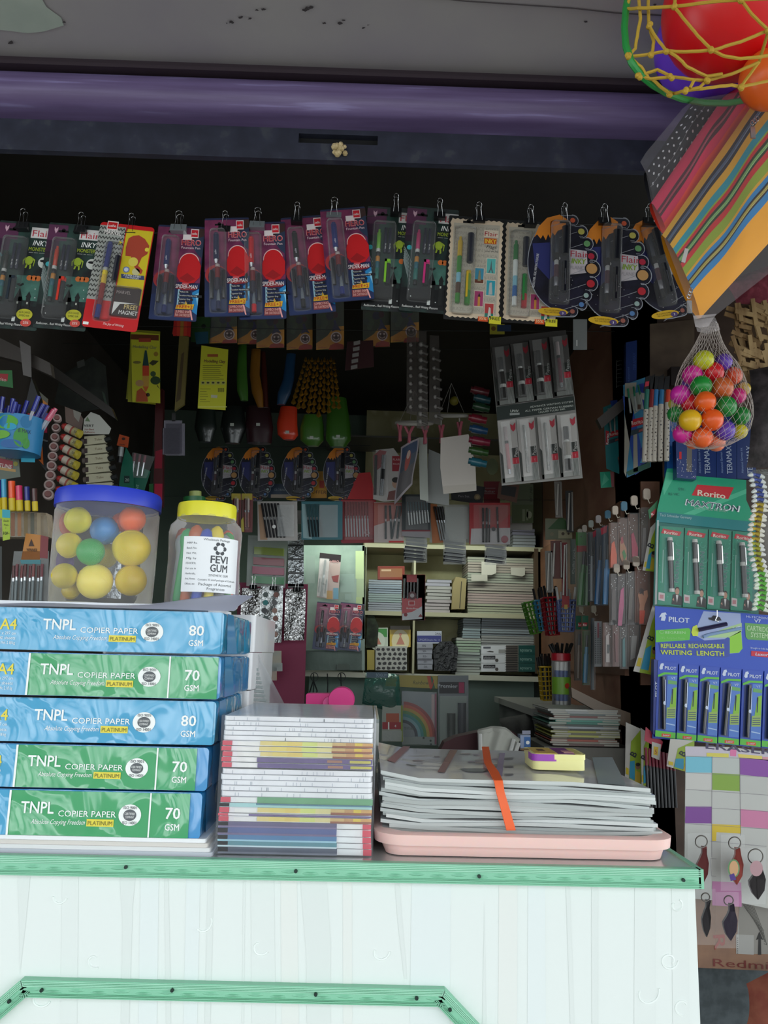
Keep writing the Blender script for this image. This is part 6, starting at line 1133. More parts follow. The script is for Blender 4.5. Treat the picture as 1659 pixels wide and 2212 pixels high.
# scissors / loops hanging on the shelf edge
for i, (x, nme) in enumerate(((677,'left pair'),(707,'single cord'),(736,'right loop'))):
    b = PB(3.1, (x, 1512)); m = M('1c2222', .5)
    if i != 1: b.tb([(x+8*math.cos(a)+2, 1462+9*math.sin(a)) for a in [2*PI*k/14 for k in range(14)]], 1, m, 0, 5, True); 
    b.tb([(x, 1455), (x+1, 1480), (x-2*(i == 0), 1512)], 1.3, m, 0, 6); 
    if i == 0: b.tb([(x, 1470), (x+8, 1492), (x+5, 1510)], 1.6, m, 0, 6); b.tb([(x, 1470), (x-8, 1495), (x-6, 1510)], 1.6, m, 0, 6)
    b.obj('cord_loop', None, b.o, label='dark cord hanging from the low white shelf edge, %s' % nme, cat='cord')
b = PB(3.12, (742, 1447)); b.q([(727,1447),(754,1447),(754,1437),(750,1434),(731,1434),(727,1437)], M('3c4c40', .4), 0, .02); b.obj('door_handle_cup', None, b.o, label='dark recessed cup pull at the bottom of the cupboard door', cat='handle')
# ---- below the shelf: rainbow file, premier card, bag, small cards
def d(b):
    cs = ('8a2c28','b04c2c','a88c2c','3c7c3c','1f7c7c','6c98a0','2c3440')
    cx, cy = b.c(868, 1590)
    for i, c in enumerate(cs):
        r1 = (73-6.4*i)*b.k; r0 = (73-6.4*(i+1))*b.k; n = 14
        b.add([(cx+r*math.cos(rad(88-88*j/n)), -.0008, cz+r*math.sin(rad(88-88*j/n))) for r in (r0, r1) for j in range(n+1) for cz in (cy,)], [(j, j+1, n+2+j, n+1+j) for j in range(n)], M(c, .4))
    b.r(939,1498,943,1608, M('8a3c58'), 2); b.r(932,1500,938,1590, M('b09c9c'), 1); b.r(869,1592,938,1608, M('8a9490'), 3)
    for x, y in ((915,1594),(930,1600),(931,1608)): b.e(x, y, 2.4, M('2c3c38'), 4)
    b.t('Rainbow', 892, 1478, 8, M('4a4a20'), wp=34, L=2, sh=.2); b.tb([(925+12*math.cos(a), 1462+30*math.sin(a)) for a in (0.2, .7, 1.2)], 1, RED, -.001, 4)
    b.t('TEXTURE', 872, 1576, 6, M('2c3434'), wp=20, L=3, sh=.2)
PC(3.0, [(868,1492),(943,1496),(943,1610),(868,1606)], '7c868a', 'clear file showing a printed rainbow arc, hanging under the back shelf', 'file_folder', 'file', lambda b: (b.q([(832,1482),(948,1488),(948,1460),(836,1458)], M('9c8c2c', .4), 1), b.q([(928,1487),(940,1487),(930,1460),(922,1460)], M('b04c2c'), 2), b.q([(934,1487),(940,1487),(934,1462),(930,1460)], M('2c5c3c'), 3), d(b)), [('sleeve', lambda b: b.r(868, 1494, 944, 1610, CLB, 20))])
PC(2.99, qd(946,1459,1012,1612), '6c7478', 'grey blister card with two dark marker tubes', 'marker_card', 'pen pack', lambda b: (b.r(949,1473,1004,1498, M('1c1c20'), 1), b.r(991,1474,1003,1497, M('a01c50'), 2), b.t('Premier', 945, 1485, 8, M('b0b4b8'), wp=44, L=3, bold=.03), b.r(949,1504,1008,1612, M('7c8c84'), 1)),
   [('marker', lambda b: ptube(b, 974, 1540, 974, 1612, 9, [(1, M('1c2a22', .3), 1)], -.014, 12)), ('marker', lambda b: ptube(b, 997, 1518, 997, 1612, 9, [(1, M('1a2430', .3), 1)], -.014, 12)), ('blister', lambda b: b.r(949, 1502, 1008, 1612, CL('ffffff', .08, .08, .2, 30), 80))])
b = B(); f = surf([(790,1452),(862,1456),(782,1520),(868,1545)], 2.95, .04, 3); grid(b, f, 16, 16, CL('3a6a60', .5, .15, 1.2, 40)); b.obj('green_bag', label='crumpled dark green clear bag under the shelf, left of the rainbow file', cat='plastic bag')
PC(2.9, qd(792,1452,838,1464), '28485c', 'blue header strip on the green bag', 'bag_header', 'card', lambda b: b.t('SOGLIM', 812, 1461, 6, M('8aa4b0'), wp=24))
PC(2.93, [(826,1524),(868,1524),(872,1602),(824,1602)], '9aa094', 'small card in orange, red and white blocks beside the rainbow file', 'game_card', 'card', lambda b: (b.r(834,1541,862,1560, M('b0583c'), 1), b.r(826,1560,866,1575, M('a02c34'), 2), b.r(838,1560,841,1576, WH, 3), b.r(866,1524,870,1602, M('7c8c2c'), 1), b.t('4', 852, 1571, 6, WH, L=4), b.r(826,1578,868,1600, CLM, 20)))
# ---- chair with towel, seen past the tray
t = pthing(2.25, (1060, 1700), 'chair', 'dark maroon chair back seen behind the tray, a towel over it', 'chair')
b = PB(2.25, (1060, 1700)); P = [(935,1700),(942,1640),(960,1604),(985,1592),(1035,1581),(1080,1574),(1108,1580),(1128,1596),(1143,1618),(1165,1700)]; b.q(P, M('46262a', .75), 0, .06)
b.obj('backrest', t); b = PB(2.27, (1060, 1700)); 
for x in (960, 1130): b = PB(2.27, (1060, 1700)); b.tb([(x,1690),(x+4,1800),(x+6,2212)], 9, M('46262a', .6), 0, 10); b.obj('leg', t)
b = PB(2.23, (1062, 1640)); n = 18
def tf(u, v):
    x = 1033+u*84+v*(u*-26); top = 1583-6*math.sin(PI*min(1, u*1.1))+ (20*max(0, u-.62)/.38 if u > .62 else 0); y = top+v*70
    c = b.c(x, y); return Vector((c[0], -.03-.006*math.sin(u*14+v*2)-.01*v, c[1]))
grid(b, tf, 26, 8, M('a8a8a0', .9)); 
for u in (.0, .86, .97): b.tube([tuple(tf(u, v/8)+Vector((0, -.003, 0))) for v in range(9)], .006, M('c0c0bc', .9), 7)
b.tube([tuple(tf(u/20, 0)+Vector((0, .01, .002))) for u in range(21)], .01, M('a8a8a0', .9), 7)
b.obj('towel', None, b.o, label='greyish white towel draped over the maroon chair back', cat='towel')
b = B(); f = surf([(1078,1552),(1160,1538),(1092,1625),(1172,1640)], 2.5, .08, 5); grid(b, f, 14, 14, NM('201e1e', '302e2c', (20,)*3, .8)); b.obj('dark_bag', label='dark lumpy bag on the floor side of the desk, right of the chair', cat='bag')
bx(2.2, 1124, 1588, 1146, 1620, '8a98b8', 'small white and blue bottle box beside the pencil tin', 'bottle_box', 'box', lambda b: (b.r(1132,1592,1146,1614, M('1c5ca0'), 1), b.e(1140,1604,4, WH, 2), b.r(1128,1578,1146,1586, M('8a8ca0'), 1)), dep=.04)
# ---- grey desk and book pile at right
o = W(1180, 1640, 2.45); t = thing('desk', 'grey desk at the right wall carrying the pen holders and books', 'desk', o)
a = W(1118, 1500, 2.9); z_d = W(1230, 1532, 2.42).z
b = B(); x0 = W(1190, 1536, 2.42).x; b.box(x0-.06-o.x, SX1-.02-o.x, 2.4-o.y, 3.1-o.y, z_d-.02-o.z, z_d-o.z, M('7c7c78', .4)); b.obj('desktop', t)
b = B(); b.box(x0-.045-o.x, x0-.02-o.x, 2.42-o.y, 3.08-o.y, -.9, z_d-.02-o.z, M('4c4e4e', .6)); b.obj('side_panel', t)
bk = [('a4a4a0','w'),('8a8c8c','w'),('5c6460','m'),('6a3c38','m'),('7c8884','m'),('3f7c6c','g'),('2f6a5c','g'),('3c4440','d'),('8a9094','w'),('2c2c28','d'),('8c8c3c','y'),('5c5a48','m'),('98984a','y'),('3c3028','d'),('8a3c2c','m'),('7c7468','w'),('5a4440','m')]
zb = W(1260, 1612, 2.15).z; zt_ = W(1260, 1533, 2.15).z; h = (zt_-zb)/len(bk)
bx0, bx1 = W(1190, 1570, 2.15).x, W(1340, 1570, 2.15).x
nm_c = {'w':'pale grey','m':'mottled','g':'teal green','d':'dark','y':'yellow-olive'}
for i, (c, k) in enumerate(bk[::-1]):
    dx = R.uniform(-.006, .006); w2 = (bx1-bx0)/2+R.uniform(-.008, .004); b = B(); b.box(-w2, w2, 0, .2, 0, h*.16, M(c)); b.box(-w2+.001, w2, .001, .2, h*.16, h*.84, M('98968c' if k != 'd' else '6a665c', .7)); b.box(-w2, w2, 0, .2, h*.84, h*.98, M(c)); b.box(-w2, -w2+.002, 0, .2, 0, h*.98, M(c)); b.box(-w2*.5, w2*R.uniform(.1,.6), -.0004, 0, h*.2, h*.8, M(c))
    b.obj('book', None, ((bx0+bx1)/2+dx, 2.15+R.uniform(0, .008), zb+h*i), None, '%s book in the pile by the pencil tin, %s from the bottom' % (nm_c[k], ('first','second','third','fourth','fifth','sixth','seventh','eighth','ninth','tenth','eleventh','twelfth','thirteenth','fourteenth','fifteenth','sixteenth','seventeenth')[i]), 'book', 'books piled at the right')
b = B(); b.box(bx0-.02, bx1+.03, 2.14, 2.38, zb-.35, zb-.002, M('55524c', .7)); b.obj('stool', label='grey stand under the book pile at the right', cat='stand')
# ================================================================ HANGING STOCK IN THE MIDDLE
YC = 2.25
JOK = [M(c, .5) for c in ('4c5a34','d8981c','6a2830','e8d4d0','342c58','b03c2c','4a4c40')]
def clown(b, x0, y0, x1, y1):
    w_ = x1-x0; h_ = y1-y0; f = lambda u, v: (x0+w_*u, y0+h_*v)
    b.q([f(0,1),f(1,.93),f(1,.35),f(.65,.38),f(.4,.62),f(.15,.75),f(0,.82)], JOK[1], 1); b.q([f(.45,1),f(.5,.88),f(.72,.8),f(.98,.86),f(1,.98)], JOK[5], 2)
    b.e(*f(.72,.66), w_*.20, JOK[3], 3, w_*.20); b.e(*f(.72,.66), w_*.16, M('6a4a44'), 4, w_*.16); b.e(*f(.65,.62), w_*.035, JOK[3], 5); b.e(*f(.79,.62), w_*.035, JOK[3], 5); b.e(*f(.72,.67), w_*.05, M('3a1418'), 5)
    b.tb([(f(.72,.66)[0]+w_*.11*math.cos(a), f(.72,.66)[1]+w_*.11*math.sin(a)) for a in (.4,.9,1.57,2.2,2.7)], .7, JOK[3], -.0022, 4)
    b.q([f(.55,.52),f(.68,.22),f(.90,.50),f(.74,.46)], JOK[4], 6); b.e(*f(.67,.24), w_*.05, JOK[4], 7)
    for u, v, r, c in ((.2,.1,.14,'3f5434'),(.3,.28,.13,'46583a'),(.5,.08,.14,'2a2440'),(.68,.05,.11,'4a1c28'),(.25,.42,.10,'46583a'),(.12,.25,.12,'3a4a38')): b.e(*f(u, v), w_*r, M(c, .4), 1, w_*r*1.1)
    b.t('joker', *f(.08,.95), 4, JOK[5], wp=w_*.3, L=3)
for i, (x0, y0, x1, y1, wh) in enumerate(((452,686,512,742,'leftmost of the left group, dim'),(513,684,567,744,'second from left'),(554,690,614,752,'third from left, under the red-capped magenta card'),(619,686,675,756,'fourth from left'),(683,676,743,756,'fifth, right end of the left group'),(784,676,842,750,'sixth, under the green-pen monster card'),(844,672,905,740,'rightmost, under the pink-pen monster card'))):
    PC(YC+.02*(i % 2), qd(x0, y0-40, x1, y1), '3c442c', 'clown-faced balloon pack, %s' % wh, 'balloon_pack', 'balloon pack', lambda b, q=(x0, y0, x1, y1): clown(b, *q), [('film', lambda b, q=(x0, y0, x1, y1): b.r(q[0], q[1]-40, q[2], q[3], CLB, 12))], 'clown balloon packs')
# clay packs
cy_ = 'c4c430'
def clay(b):
    b.q([(283,722),(343,724),(343,736),(282,733)], M('6a3418'), 1); b.r(300,731,326,739, M('a8402c'), 2); b.t('Modelling Clay', 287, 752, 7, M('7c7c60'), wp=52, L=2, bold=.02)
    for y0, y1, c in ((757,790,'1c4440'),(790,812,'c84424'),(812,835,'c89a40'),(835,846,'c8642c')): 
        k = lambda y: 7*min(1, (y-750)/25) if y < 790 else 7*min(1, (848-y)/14)
        b.q([(315-k(y1),y1),(315+k(y1),y1),(315+k(y0),y0),(315-k(y0),y0)], M(c), 2)
    b.e(336,822,11, M('2c4420'), 2, 9); b.e(331,808,6, M('3c5430'), 3); b.q([(338,828),(346,842),(350,846),(340,835)], M('2c2418'), 3); b.q([(322,785),(330,778),(343,780),(336,787),(330,790)], M('3c3c20'), 2); b.e(337,765,5, M('9a7c28'), 2); b.e(296,783,9, M('7c7434'), 2, 3)
    b.q([(294,868),(296,845),(306,838),(318,852),(320,868)], M('b0502c'), 3); b.e(302,828,9, M('b89060'), 3, 7); b.e(320,853,4, M('3c3020'), 3)
PC(2.2, [(283,716),(345,722),(346,871),(286,868)], cy_, 'yellow modelling clay pack with a striped crayon picture, front of its bunch', 'clay_pack', 'clay pack', clay, group='yellow clay packs')
PC(2.215, [(282,714),(330,722),(336,874),(276,868)], 'a8a82c', 'yellow clay pack tucked directly behind the striped crayon one', 'clay_pack', 'clay pack', group='yellow clay packs'); PC(2.23, [(286,712),(346,716),(340,868),(272,862)], '9c9c2c', 'yellow clay pack at the back of the striped crayon bunch', 'clay_pack', 'clay pack', group='yellow clay packs')
def clayb(b):
    b.r(448,765,471,771, M('a0542c'), 1); b.t('Modelling Clay', 441, 783, 7, M('6a2c3c'), wp=46, L=2, bold=.02)
    for i in range(8): b.r(438, 789+i*4.2, 438+R.uniform(34,48), 790.4+i*4.2, M('7c7c28'), 1)
    for i in range(5): b.r(434+i*11, 823, 443+i*11, 831, M('b8b860'), 1); b.e(438.5+i*11, 827, 3, M('3c3c20'), 2, 2)
    for i in range(7): b.r(471+i*2, 838, 472+i*2, 847, M('3c3c20'), 1)
    for i in range(6): b.r(432, 840+i*5.5, 432+R.uniform(12,24), 841+i*5.5, M('6c6c28'), 1)
    b.q([(456,853),(470,854),(469,860),(456,859)], M('c0c0a8'), 2); b.r(428,878,490,880, M('d4d470'), 2)
PC(2.18, [(435,746),(493,755),(487,886),(427,882)], cy_, 'lime-yellow clay pack showing its printed back, hanging on its own', 'clay_pack', 'clay pack', clayb, group='yellow clay packs')
b = PB(2.2, (388, 886)); b.q([(377,887),(398,873),(408,715),(388,712)], M('6c602c', .5), 0, .01); b.q([(380,870),(390,862),(398,760),(392,765)], M('4a3a20'), 1); b.obj('clay_pack', None, b.o, None, 'olive clay pack seen nearly edge-on between the two yellow ones', 'clay pack', 'yellow clay packs')
def d(b):
    for i, c in enumerate(('b82420','c83c28','a8742c','c83c28','b82420')): b.q([(374+i*7.5,724+2),(381+i*7.5,724+2),(383+i*7.3,680),(376+i*7.3,680)], M(c), 1)
PC(2.2, [(378,680),(414,684),(411,728),(372,722)], 'a83024', 'red pack with orange stripes below the leftmost magenta card', 'striped_pack', 'packet', d)
PC(2.24, [(416,684),(455,684),(452,742),(412,738)], '2c4a28', 'green and blue pack below the gap of the magenta cards', 'packet', 'packet', lambda b: (b.q([(420,718),(450,716),(450,742),(424,744)], M('1c4a5c'), 1), b.e(440,705,5, M('141814'), 2)))
t = pthing(2.3, (375, 985), 'badge_holder', 'bunch of clear grey badge sleeves hanging by a clip', 'badge sleeves')
for i, (x0, y0, x1, y1) in enumerate(((354,908,393,980),(358,915,399,984),(350,925,388,982))):
    b = PB(2.3+.006*i, (375, 985)); b.r(x0, y0, x1, y1, CL('a8a4b4', .42-.04*i, .3), 0, .001); b.obj('sleeve', t)
b = PB(2.29, (375, 985)); b.r(371,892,379,910, M('3c3c3c'), 0, .004); b.obj('clip', t)
# balloon bats / pouches
def lump(Y, P, col, label, nm='toy_bat', cat='toy', tagc=1, m=None, film=1):
    b = PB(Y, P[0][:2]); cs = []                                    # P: list of (x, y, half width px) down the middle
    n = 14; vs = []; fs = []; pts = []
    for i in range(len(P)-1):
        for j in range(4): f = j/4; pts.append([P[i][k]*(1-f)+P[i+1][k]*f for k in range(3)])
    pts.append(list(P[-1]))
    for x, y, r in pts:
        c = b.c(x, y)
        for j in range(n): a = 2*PI*j/n; vs.append((c[0]+r*b.k*math.cos(a), r*b.k*.55*math.sin(a), c[1]))
    k = len(pts); b.add(vs, [(i*n+j, i*n+(j+1) % n, (i+1)*n+(j+1) % n, (i+1)*n+j) for i in range(k-1) for j in range(n)]+[tuple(range(n))[::-1], tuple(range((k-1)*n, k*n))], m or M(col, .35, coat=.5, bump=.5, bs=40))
    if tagc: x, y, r = P[-2]; b.r(x-4, y-6, x+4, y, M('a8aca4'), r*b.k*.6/.0004+2)
    return b.obj(nm, None, b.o, None, label, cat)
def lump_(*a, **k):
    return lump(*a, **k)
BT = 'a0'
lump_(2.5, [(132,735,18),(132,770,20),(132,798,18),(134,808,5)], '2c5420', 'dim green pouch hanging at the upper left of the shop', tagc=0)
lump_(2.4, [(524,745,9),(522,800,11),(524,845,12),(528,866,8)], '3c6c24', 'olive-green slim pouch left of the amber one', tagc=0)
lump_(2.4, [(553,755,10),(550,810,11),(556,850,12),(563,880,6)], '8a5c1c', 'amber-brown slim pouch between the green one and the gold strips', tagc=0)
lump_(2.42, [(568,760,5),(571,820,7),(574,880,6)], '4a1c14', 'dark red slim pouch right of the amber one', tagc=0)
lump_(2.4, [(629,765,10),(623,820,12),(614,850,14),(607,874,9)], '1c4468', 'blue slim pouch left of the gold strips', tagc=0)
lump_(2.5, [(624,880,18),(620,915,22),(622,940,22),(624,950,12)], 'c8381c', 'orange-red toy bat with a white price tag under the blue pouch')
lump_(2.5, [(676,898,20),(674,925,26),(674,952,25),(676,964,12)], '3a6420', 'green toy bat below the gold strips, left one')
lump_(2.48, [(728,860,20),(731,920,26),(731,950,27),(730,966,16)], '2f5c16', 'green toy bat below the gold strips, right one')
lump_(2.5, [(445,885,20),(444,925,24),(444,955,14)], '16211c', 'very dark green toy bat over the rear planet cards', tagc=0)
lump_(2.5, [(505,880,22),(504,925,28),(503,958,16)], '0f1614', 'black-green toy bat with a small white tag')
lump_(2.5, [(558,880,26),(560,925,30),(560,958,26)], '2c1218', 'dark maroon toy bat with a small white tag')
# gold spiky strips
t = pthing(2.3, (690, 905), 'gold_tassel', 'fan of gold paper cone strips hanging between the blue and green toys', 'tassel'); gold = M('9a7424', .3, .7, bump=.5, bs=80)
for i in range(10):
    xt = 662+i*6.5; xb = 632+i*11.2; b = PB(2.3, (690, 905))
    for j in range(8):
        f = (j+.5)/8; y = 772+f*(128-8*abs(i-5)*.6)+ (i % 2)*6; x = xt+(xb-xt)*f; c = b.c(x, y); r = (4.2+2*f)*b.k
        b.lathe([(.0002, r*2.2), (r, -r*.2), (.0002, -r*.9)], gold, (c[0], -.004*(i % 2), c[1]), 5)
    b.obj('cone_strip', t)
# balls / marble strips
t0 = None
for i, (x, ya, yb, n, sl) in enumerate(((887,746,880,9,0),(909,745,912,11,1),(936,755,900,8,2))):
    t = pthing(2.2, (x, yb), 'marble_strip', 'hanging strip of pale beads in packets, %s of three' % ('left','middle','right')[i], 'beads', 'bead strips'); ms = []
    for j in range(n):
        y = ya+(yb-ya)*j/(n-1); b = PB(2.2, (x, yb)); c = b.c(x+sl*j*.4*(1 if i != 1 else -.3), y); b.ball((c[0], -.004, c[1]), (4.6+.8*(i == 1))*b.k, M('8c8884', .3), 12); b.ball((c[0]+.004, -.008, c[1]), 2*b.k, M('3a3432', .4), 8)
        if i: b.tube([(c[0]+.004, -.002, c[1]), (c[0]+.02, 0, c[1]-.006)], 3.4*b.k, M('5c5854', .5), 8)
        b.obj('bead', t)
    b = PB(2.205, (x, yb)); b.q([(x-9,yb+12),(x+16,yb+18),(x+12,ya-30),(x-8,ya-30)], CL('6a6460', .35, .3, .6, 30), 0, .001); b.obj('packet_strip', t)
for j in range(5):
    y = 741+j*13; x = 771-j*1.5; PC(2.2, [(x-7,y-3),(x+7,y-6),(x+7,y+2),(x-7,y+5)], '8a8684', 'tiny pale label on the dark red strip left of the clown packs', 'label_strip', 'label', group='tiny pale labels')
b = PB(2.21, (775, 800)); b.q([(745,800),(808,792),(806,735),(750,738)], M('38161a', .6), 0, .004); b.obj('dark_red_card', None, b.o, label='dark red card carrying tiny pale labels, between the clown pack groups', cat='card')
# coloured gum / toy strips
for i, (x, y, w_, c, nme) in enumerate(((1035,845,26,'5a1c24','dull red'),(1040,862,24,'1c4048','dim teal'),(1038,880,24,'1c3c24','dim green'),(1030,905,26,'7a1c2c','crimson'),(1032,928,26,'1c4468','blue'),(1034,953,30,'7a1c34','rose red'),(1032,975,28,'2c4c20','moss green'),(1030,999,26,'1f5c6c','turquoise'))):
    b = PB(2.15, (x, y)); ptube(b, x-w_*.7, y-4, x+w_*.8, y+4, 9.5, [(.15, M(c, .3), .7), (.7, M(c, .3, coat=.5), 1), (1, M(c, .3), .8)], 0, 12); b.obj('toy_tube', None, b.o, None, '%s plastic toy tube in the column left of the silver pen display' % nme, 'toy', 'coloured toy tubes')
b = PB(2.2, (1065, 1020)); b.e(1063,1008,13, M('3c4228', .4), 0, 18); b.obj('badge', None, b.o, label='round olive badge hanging below the coloured toy tubes', cat='badge')
b = PB(2.6, (981, 868)); c = b.c(981, 866); b.ball((c[0], 0, c[1]), 10*b.k, M('7c7424', .5), 16); b.obj('small_ball', None, b.o, label='small mustard ball in the dark behind the clothes hanger', cat='ball')
# clothes-peg hangers with papers
def hanger(cx, cy, rx, ry, Y, pegs, label):
    t = pthing(Y, (cx, cy), 'peg_hanger', label, 'hanger', 'peg hangers'); o = W(cx, cy, Y); b = PB(Y, (cx, cy)); P = []
    for k in range(28):
        a = 2*PI*k/28; c = b.c(cx+rx*math.cos(a), cy+ry*math.sin(a)*.35); P.append((c[0], -rx*b.k*.8*math.sin(a), c[1]))
    b.tube(P, 4.2*b.k, M('a8a49c', .4), 8, True); cc = b.c(cx, cy-70)
    for k in (2, 12, 20): b.tube([P[k], (cc[0], 0, cc[1])], .6*b.k, M('8a8680'), 4)
    b.obj('ring', t)
    for i, (x, y, a) in enumerate(pegs):
        b = PB(Y, (cx, cy)); b.tb([(x, cy+2), (x, y)], 1.6, M('a8a49c', .4), -.02, 5, 0); pm = M('b05a68', .4); dx = 4+abs(a)
        b.tb([(x-dx, y), (x, y+18), (x-1, y+38)], 3.2, pm, -.02, 6); b.tb([(x+dx, y), (x, y+18), (x+1, y+38)], 3.2, pm, -.026, 6); b.obj('clothes_peg', t, label='pink peg')
hanger(895, 914, 38, 30, 2.35, [(863,920,0),(883,925,5),(917,925,2)], 'white ring hanger with pink pegs holding the photo print, left one')
hanger(975, 898, 32, 22, 2.35, [(952,923,0),(991,916,0)], 'white ring hanger with pink pegs holding the big white sheet, right one')
b = B(); f = lambda u, v: W(866+39*u-6*math.sin(v*2)*v*2.6, 966-20*u+v*(125-24*u), 2.33)+Vector((0, -.01*math.sin(u*3), 0)); grid(b, f, 6, 12, M('8c8488', .5)); g = lambda u, v: f(.08+.84*u, .04+.9*v)+Vector((0, -.0008, 0))
for v0, v1, c in ((0,.25,'2a3a54'),(.25,.5,'3c4450'),(.5,1,'4a4648')): grid(b, lambda u, v, v0=v0, v1=v1: g(u, v0+(v1-v0)*v), 4, 4, M(c, .5))
P = [g(.45+.18*math.cos(a), .34+.22*math.sin(a))+Vector((0, -.0008, 0)) for a in [2*PI*k/12 for k in range(12)]]; b.add([tuple(p) for p in P], [tuple(range(12))], M('8a3c34')); P = [g(.45+.12*math.cos(a), .22+.09*math.sin(a))+Vector((0, -.001, 0)) for a in [2*PI*k/12 for k in range(12)]]; b.add([tuple(p) for p in P], [tuple(range(12))], M('a89084'))
b.obj('photo_print', None, label='curled dark picture print with a red figure pegged on the left ring hanger', cat='print')
b = B(); grid(b, lambda u, v: W(905+18*u+2*v, 945+v*(135+4*u), 2.36)+Vector((0, .01*math.sin(v*4), 0)), 4, 8, M('a8aca4', .6)); b.obj('paper_sheet', label='narrow curled pale sheet beside the picture print', cat='paper sheet')
b = PB(2.4, (948, 1088)); b.q([(920,1085),(970,1092),(972,990),(926,970)], M('8a8c8a', .7), 0, .001); b.obj('paper_sheet', None, b.o, label='grey sheet hanging between the narrow sheet and the big white one', cat='paper sheet')
b = PB(2.3, (990, 1068)); b.q([(958,1067),(1029,1060),(1027,1005),(1012,938),(952,946),(951,1010)], M('c4bcb4', .7), 0, .001); b.q([(957,1050),(1029,1045),(1029,1060),(958,1067)], M('b8b0a6', .7), 1); b.obj('paper_sheet', None, b.o, label='big blank cream-white sheet pegged on the right ring hanger', cat='paper sheet')
# ---- silver "Paper" pen display at the right
def pz(x, y): return (1040+x/6.146, 700+y/6.146)
t = pthing(2.0, pz(760, 2110), 'pen_display_card', 'long grey-black pen display card of eight bagged pens, with a dark lettered band', 'pen display')
O = pz(760, 2110); b = PB(2.0, O); b.q([pz(*p) for p in ((270,2145),(1345,2045),(1240,1010),(1120,80),(110,190),(210,1280))], M('7c7a76', .4), 0, .002)
b.q([pz(*p) for p in ((110,190),(1120,80),(1225,950),(205,1090))], M('3a3836', .4), 1); b.q([pz(*p) for p in ((200,1100),(1225,955),(1245,1140),(205,1280))], M('1f2824', .4), 2)
for i, (s, x, y, w_) in enumerate((('ADVANCE WRITING SYSTEM',645,1115,586),('ALL PAPER GERMAN RUBBERII',580,1168,655),('LIQUID FLUID INK',760,1185,365))):
    x0, y0 = pz(x, y); b.t(s, x0, y0, 4.2, M('b8bcb4'), wp=w_/6.146, L=3, rot=(9.2,8.4,9.2)[i], bold=.005)
b.t('LPHV', *pz(385,1172), 5.5, M('b8bcb4'), wp=18, L=3, bold=.03, rot=3); b.q([pz(*p) for p in ((375,1185),(505,1178),(505,1205),(375,1215))], M('8c908c'), 3); b.obj('card', t)
def slot(x0, yt, x1, yb, s, up, pen, mist):
    o2 = pz((x0+x1)/2, yb); sp = {0:0}; st_ = thing('pen_packet', 'bagged pen, %s row of the grey display, %s' % ('upper' if up else 'lower', mist), 'pen packet', W(*o2, 1.992), (0,0,0), 'bagged pens on the grey display'); w_ = x1-x0
    f = lambda u, v: pz(x0+w_*u+s*v, yt+(yb-yt)*v-w_*.12*u)
    b = PB(1.992, o2); bc = '4c4a48' if up else 'a4a09c'; b.q([f(0,1),f(1,1),f(1,0),f(0,0)], M(bc, .35), 0, .006); b.q([f(0,.93),f(1,.93),f(1,1),f(0,1)], M('8c8c88' if not up else '6c6e6a', .3), 1)
    b.q([f(.62,.93),f(.96,.93),f(.96,.46),f(.62,.46)], M('222622'), 2); b.q([f(.62,1),f(.96,1),f(.96,.72),f(.62,.72)], M('8a8c88'), 3)
    for k in range(5): b.q([f(.65+k*.065,1),f(.67+k*.065,1),f(.67+k*.065,.73),f(.65+k*.065,.73)], M('3c403c'), 4)
    b.q([f(.60,.72),f(.97,.72),f(.97,.62),f(.60,.62)], M('a8182c', .35), 5); b.t('cello', *f(.84,.71), 2.5, M('c88a90'), wp=8, L=6, rot=90); b.t('Papero', *f(.88,.61), 7, M('a8aca8' if up else 'b4b4b0'), wp=26, L=5, rot=86)
    b.q([f(.66,.07),f(.8,.10),f(.96,.05),f(.93,.16),f(.80,.20),f(.68,.15)], M('8a2430' if up else 'a82c3c'), 3); b.q([f(0,1),f(.12,1),f(.12,.55),f(0,.5)], M('303430'), 1); b.obj('backing', st_)
    b = PB(1.992, o2); p0, p1 = f(.35,.12), f(.38,.88)
    if pen == 'p': ptube(b, *p0, *p1, 4, [(.3, M('9a8c8c', .3), 1), (.36, INK, 1), (.9, M('5c1c30' if up else 'a86c70', .3), 1), (1, SP, .8)], -.008)
    elif pen == 's': ptube(b, *p0, *p1, 3.6, [(1, M('b0b0ac', .15, .8), 1)], -.008)
    else: ptube(b, *f(.36,.22), *f(.36,.92), 8.5, [(.30, M('17171a', .3), .7), (.36, M('c8c8c4'), .55), (.66, M('2a2826' if up else '8a8680', .2), 1), (.74, M('b8b8b4', .3), .8), (1, M('1c1a18', .3), .9)], -.011, 10)
    b.obj('pen', st_)
    b = PB(1.992, o2); b.q([f(.08,.95),f(.58,.95),f(.58,.05),f(.08,.05)], CL('f0f0ee', .05 if up else .13, .06, .9, 45), 48); b.obj('blister', st_)
for i, a in enumerate(((135,310,370,1080,80,1,'c','first from left'),(382,265,618,1040,80,1,'c','second from left'),(630,215,870,1010,80,1,'c','third from left'),(900,170,1140,960,75,1,'p','fourth from left, wine-red'))): slot(*a)
for i, a in enumerate(((212,1290,455,2110,75,0,'p','first from left, pinkish'),(462,1265,700,2090,72,0,'s','second from left, silvery reflections'),(738,1235,975,2060,72,0,'s','third from left, silvery reflections'),(1000,1210,1250,2035,60,0,'c','fourth from left, clear barrel'))): slot(*a)
# dark pouch right of it, and top bits
PC(2.05, qd(1238,690,1268,756), '181a1a', 'dark clear pouch with a faint shine right of the grey pen display', 'pouch', 'pouch', lambda b: (b.r(1238,690,1268,756, CLM, 2), b.r(1245,735,1247,748, WH, 3)))
PC(2.02, qd(1058,700,1090,722), '8a8428', 'small yellow and blue packet hanging over the grey pen display', 'packet', 'packet', lambda b: (b.r(1074,702,1104,716, M('1c2c44'), 1), b.e(1066,710,5, M('5a3c18'), 1)))
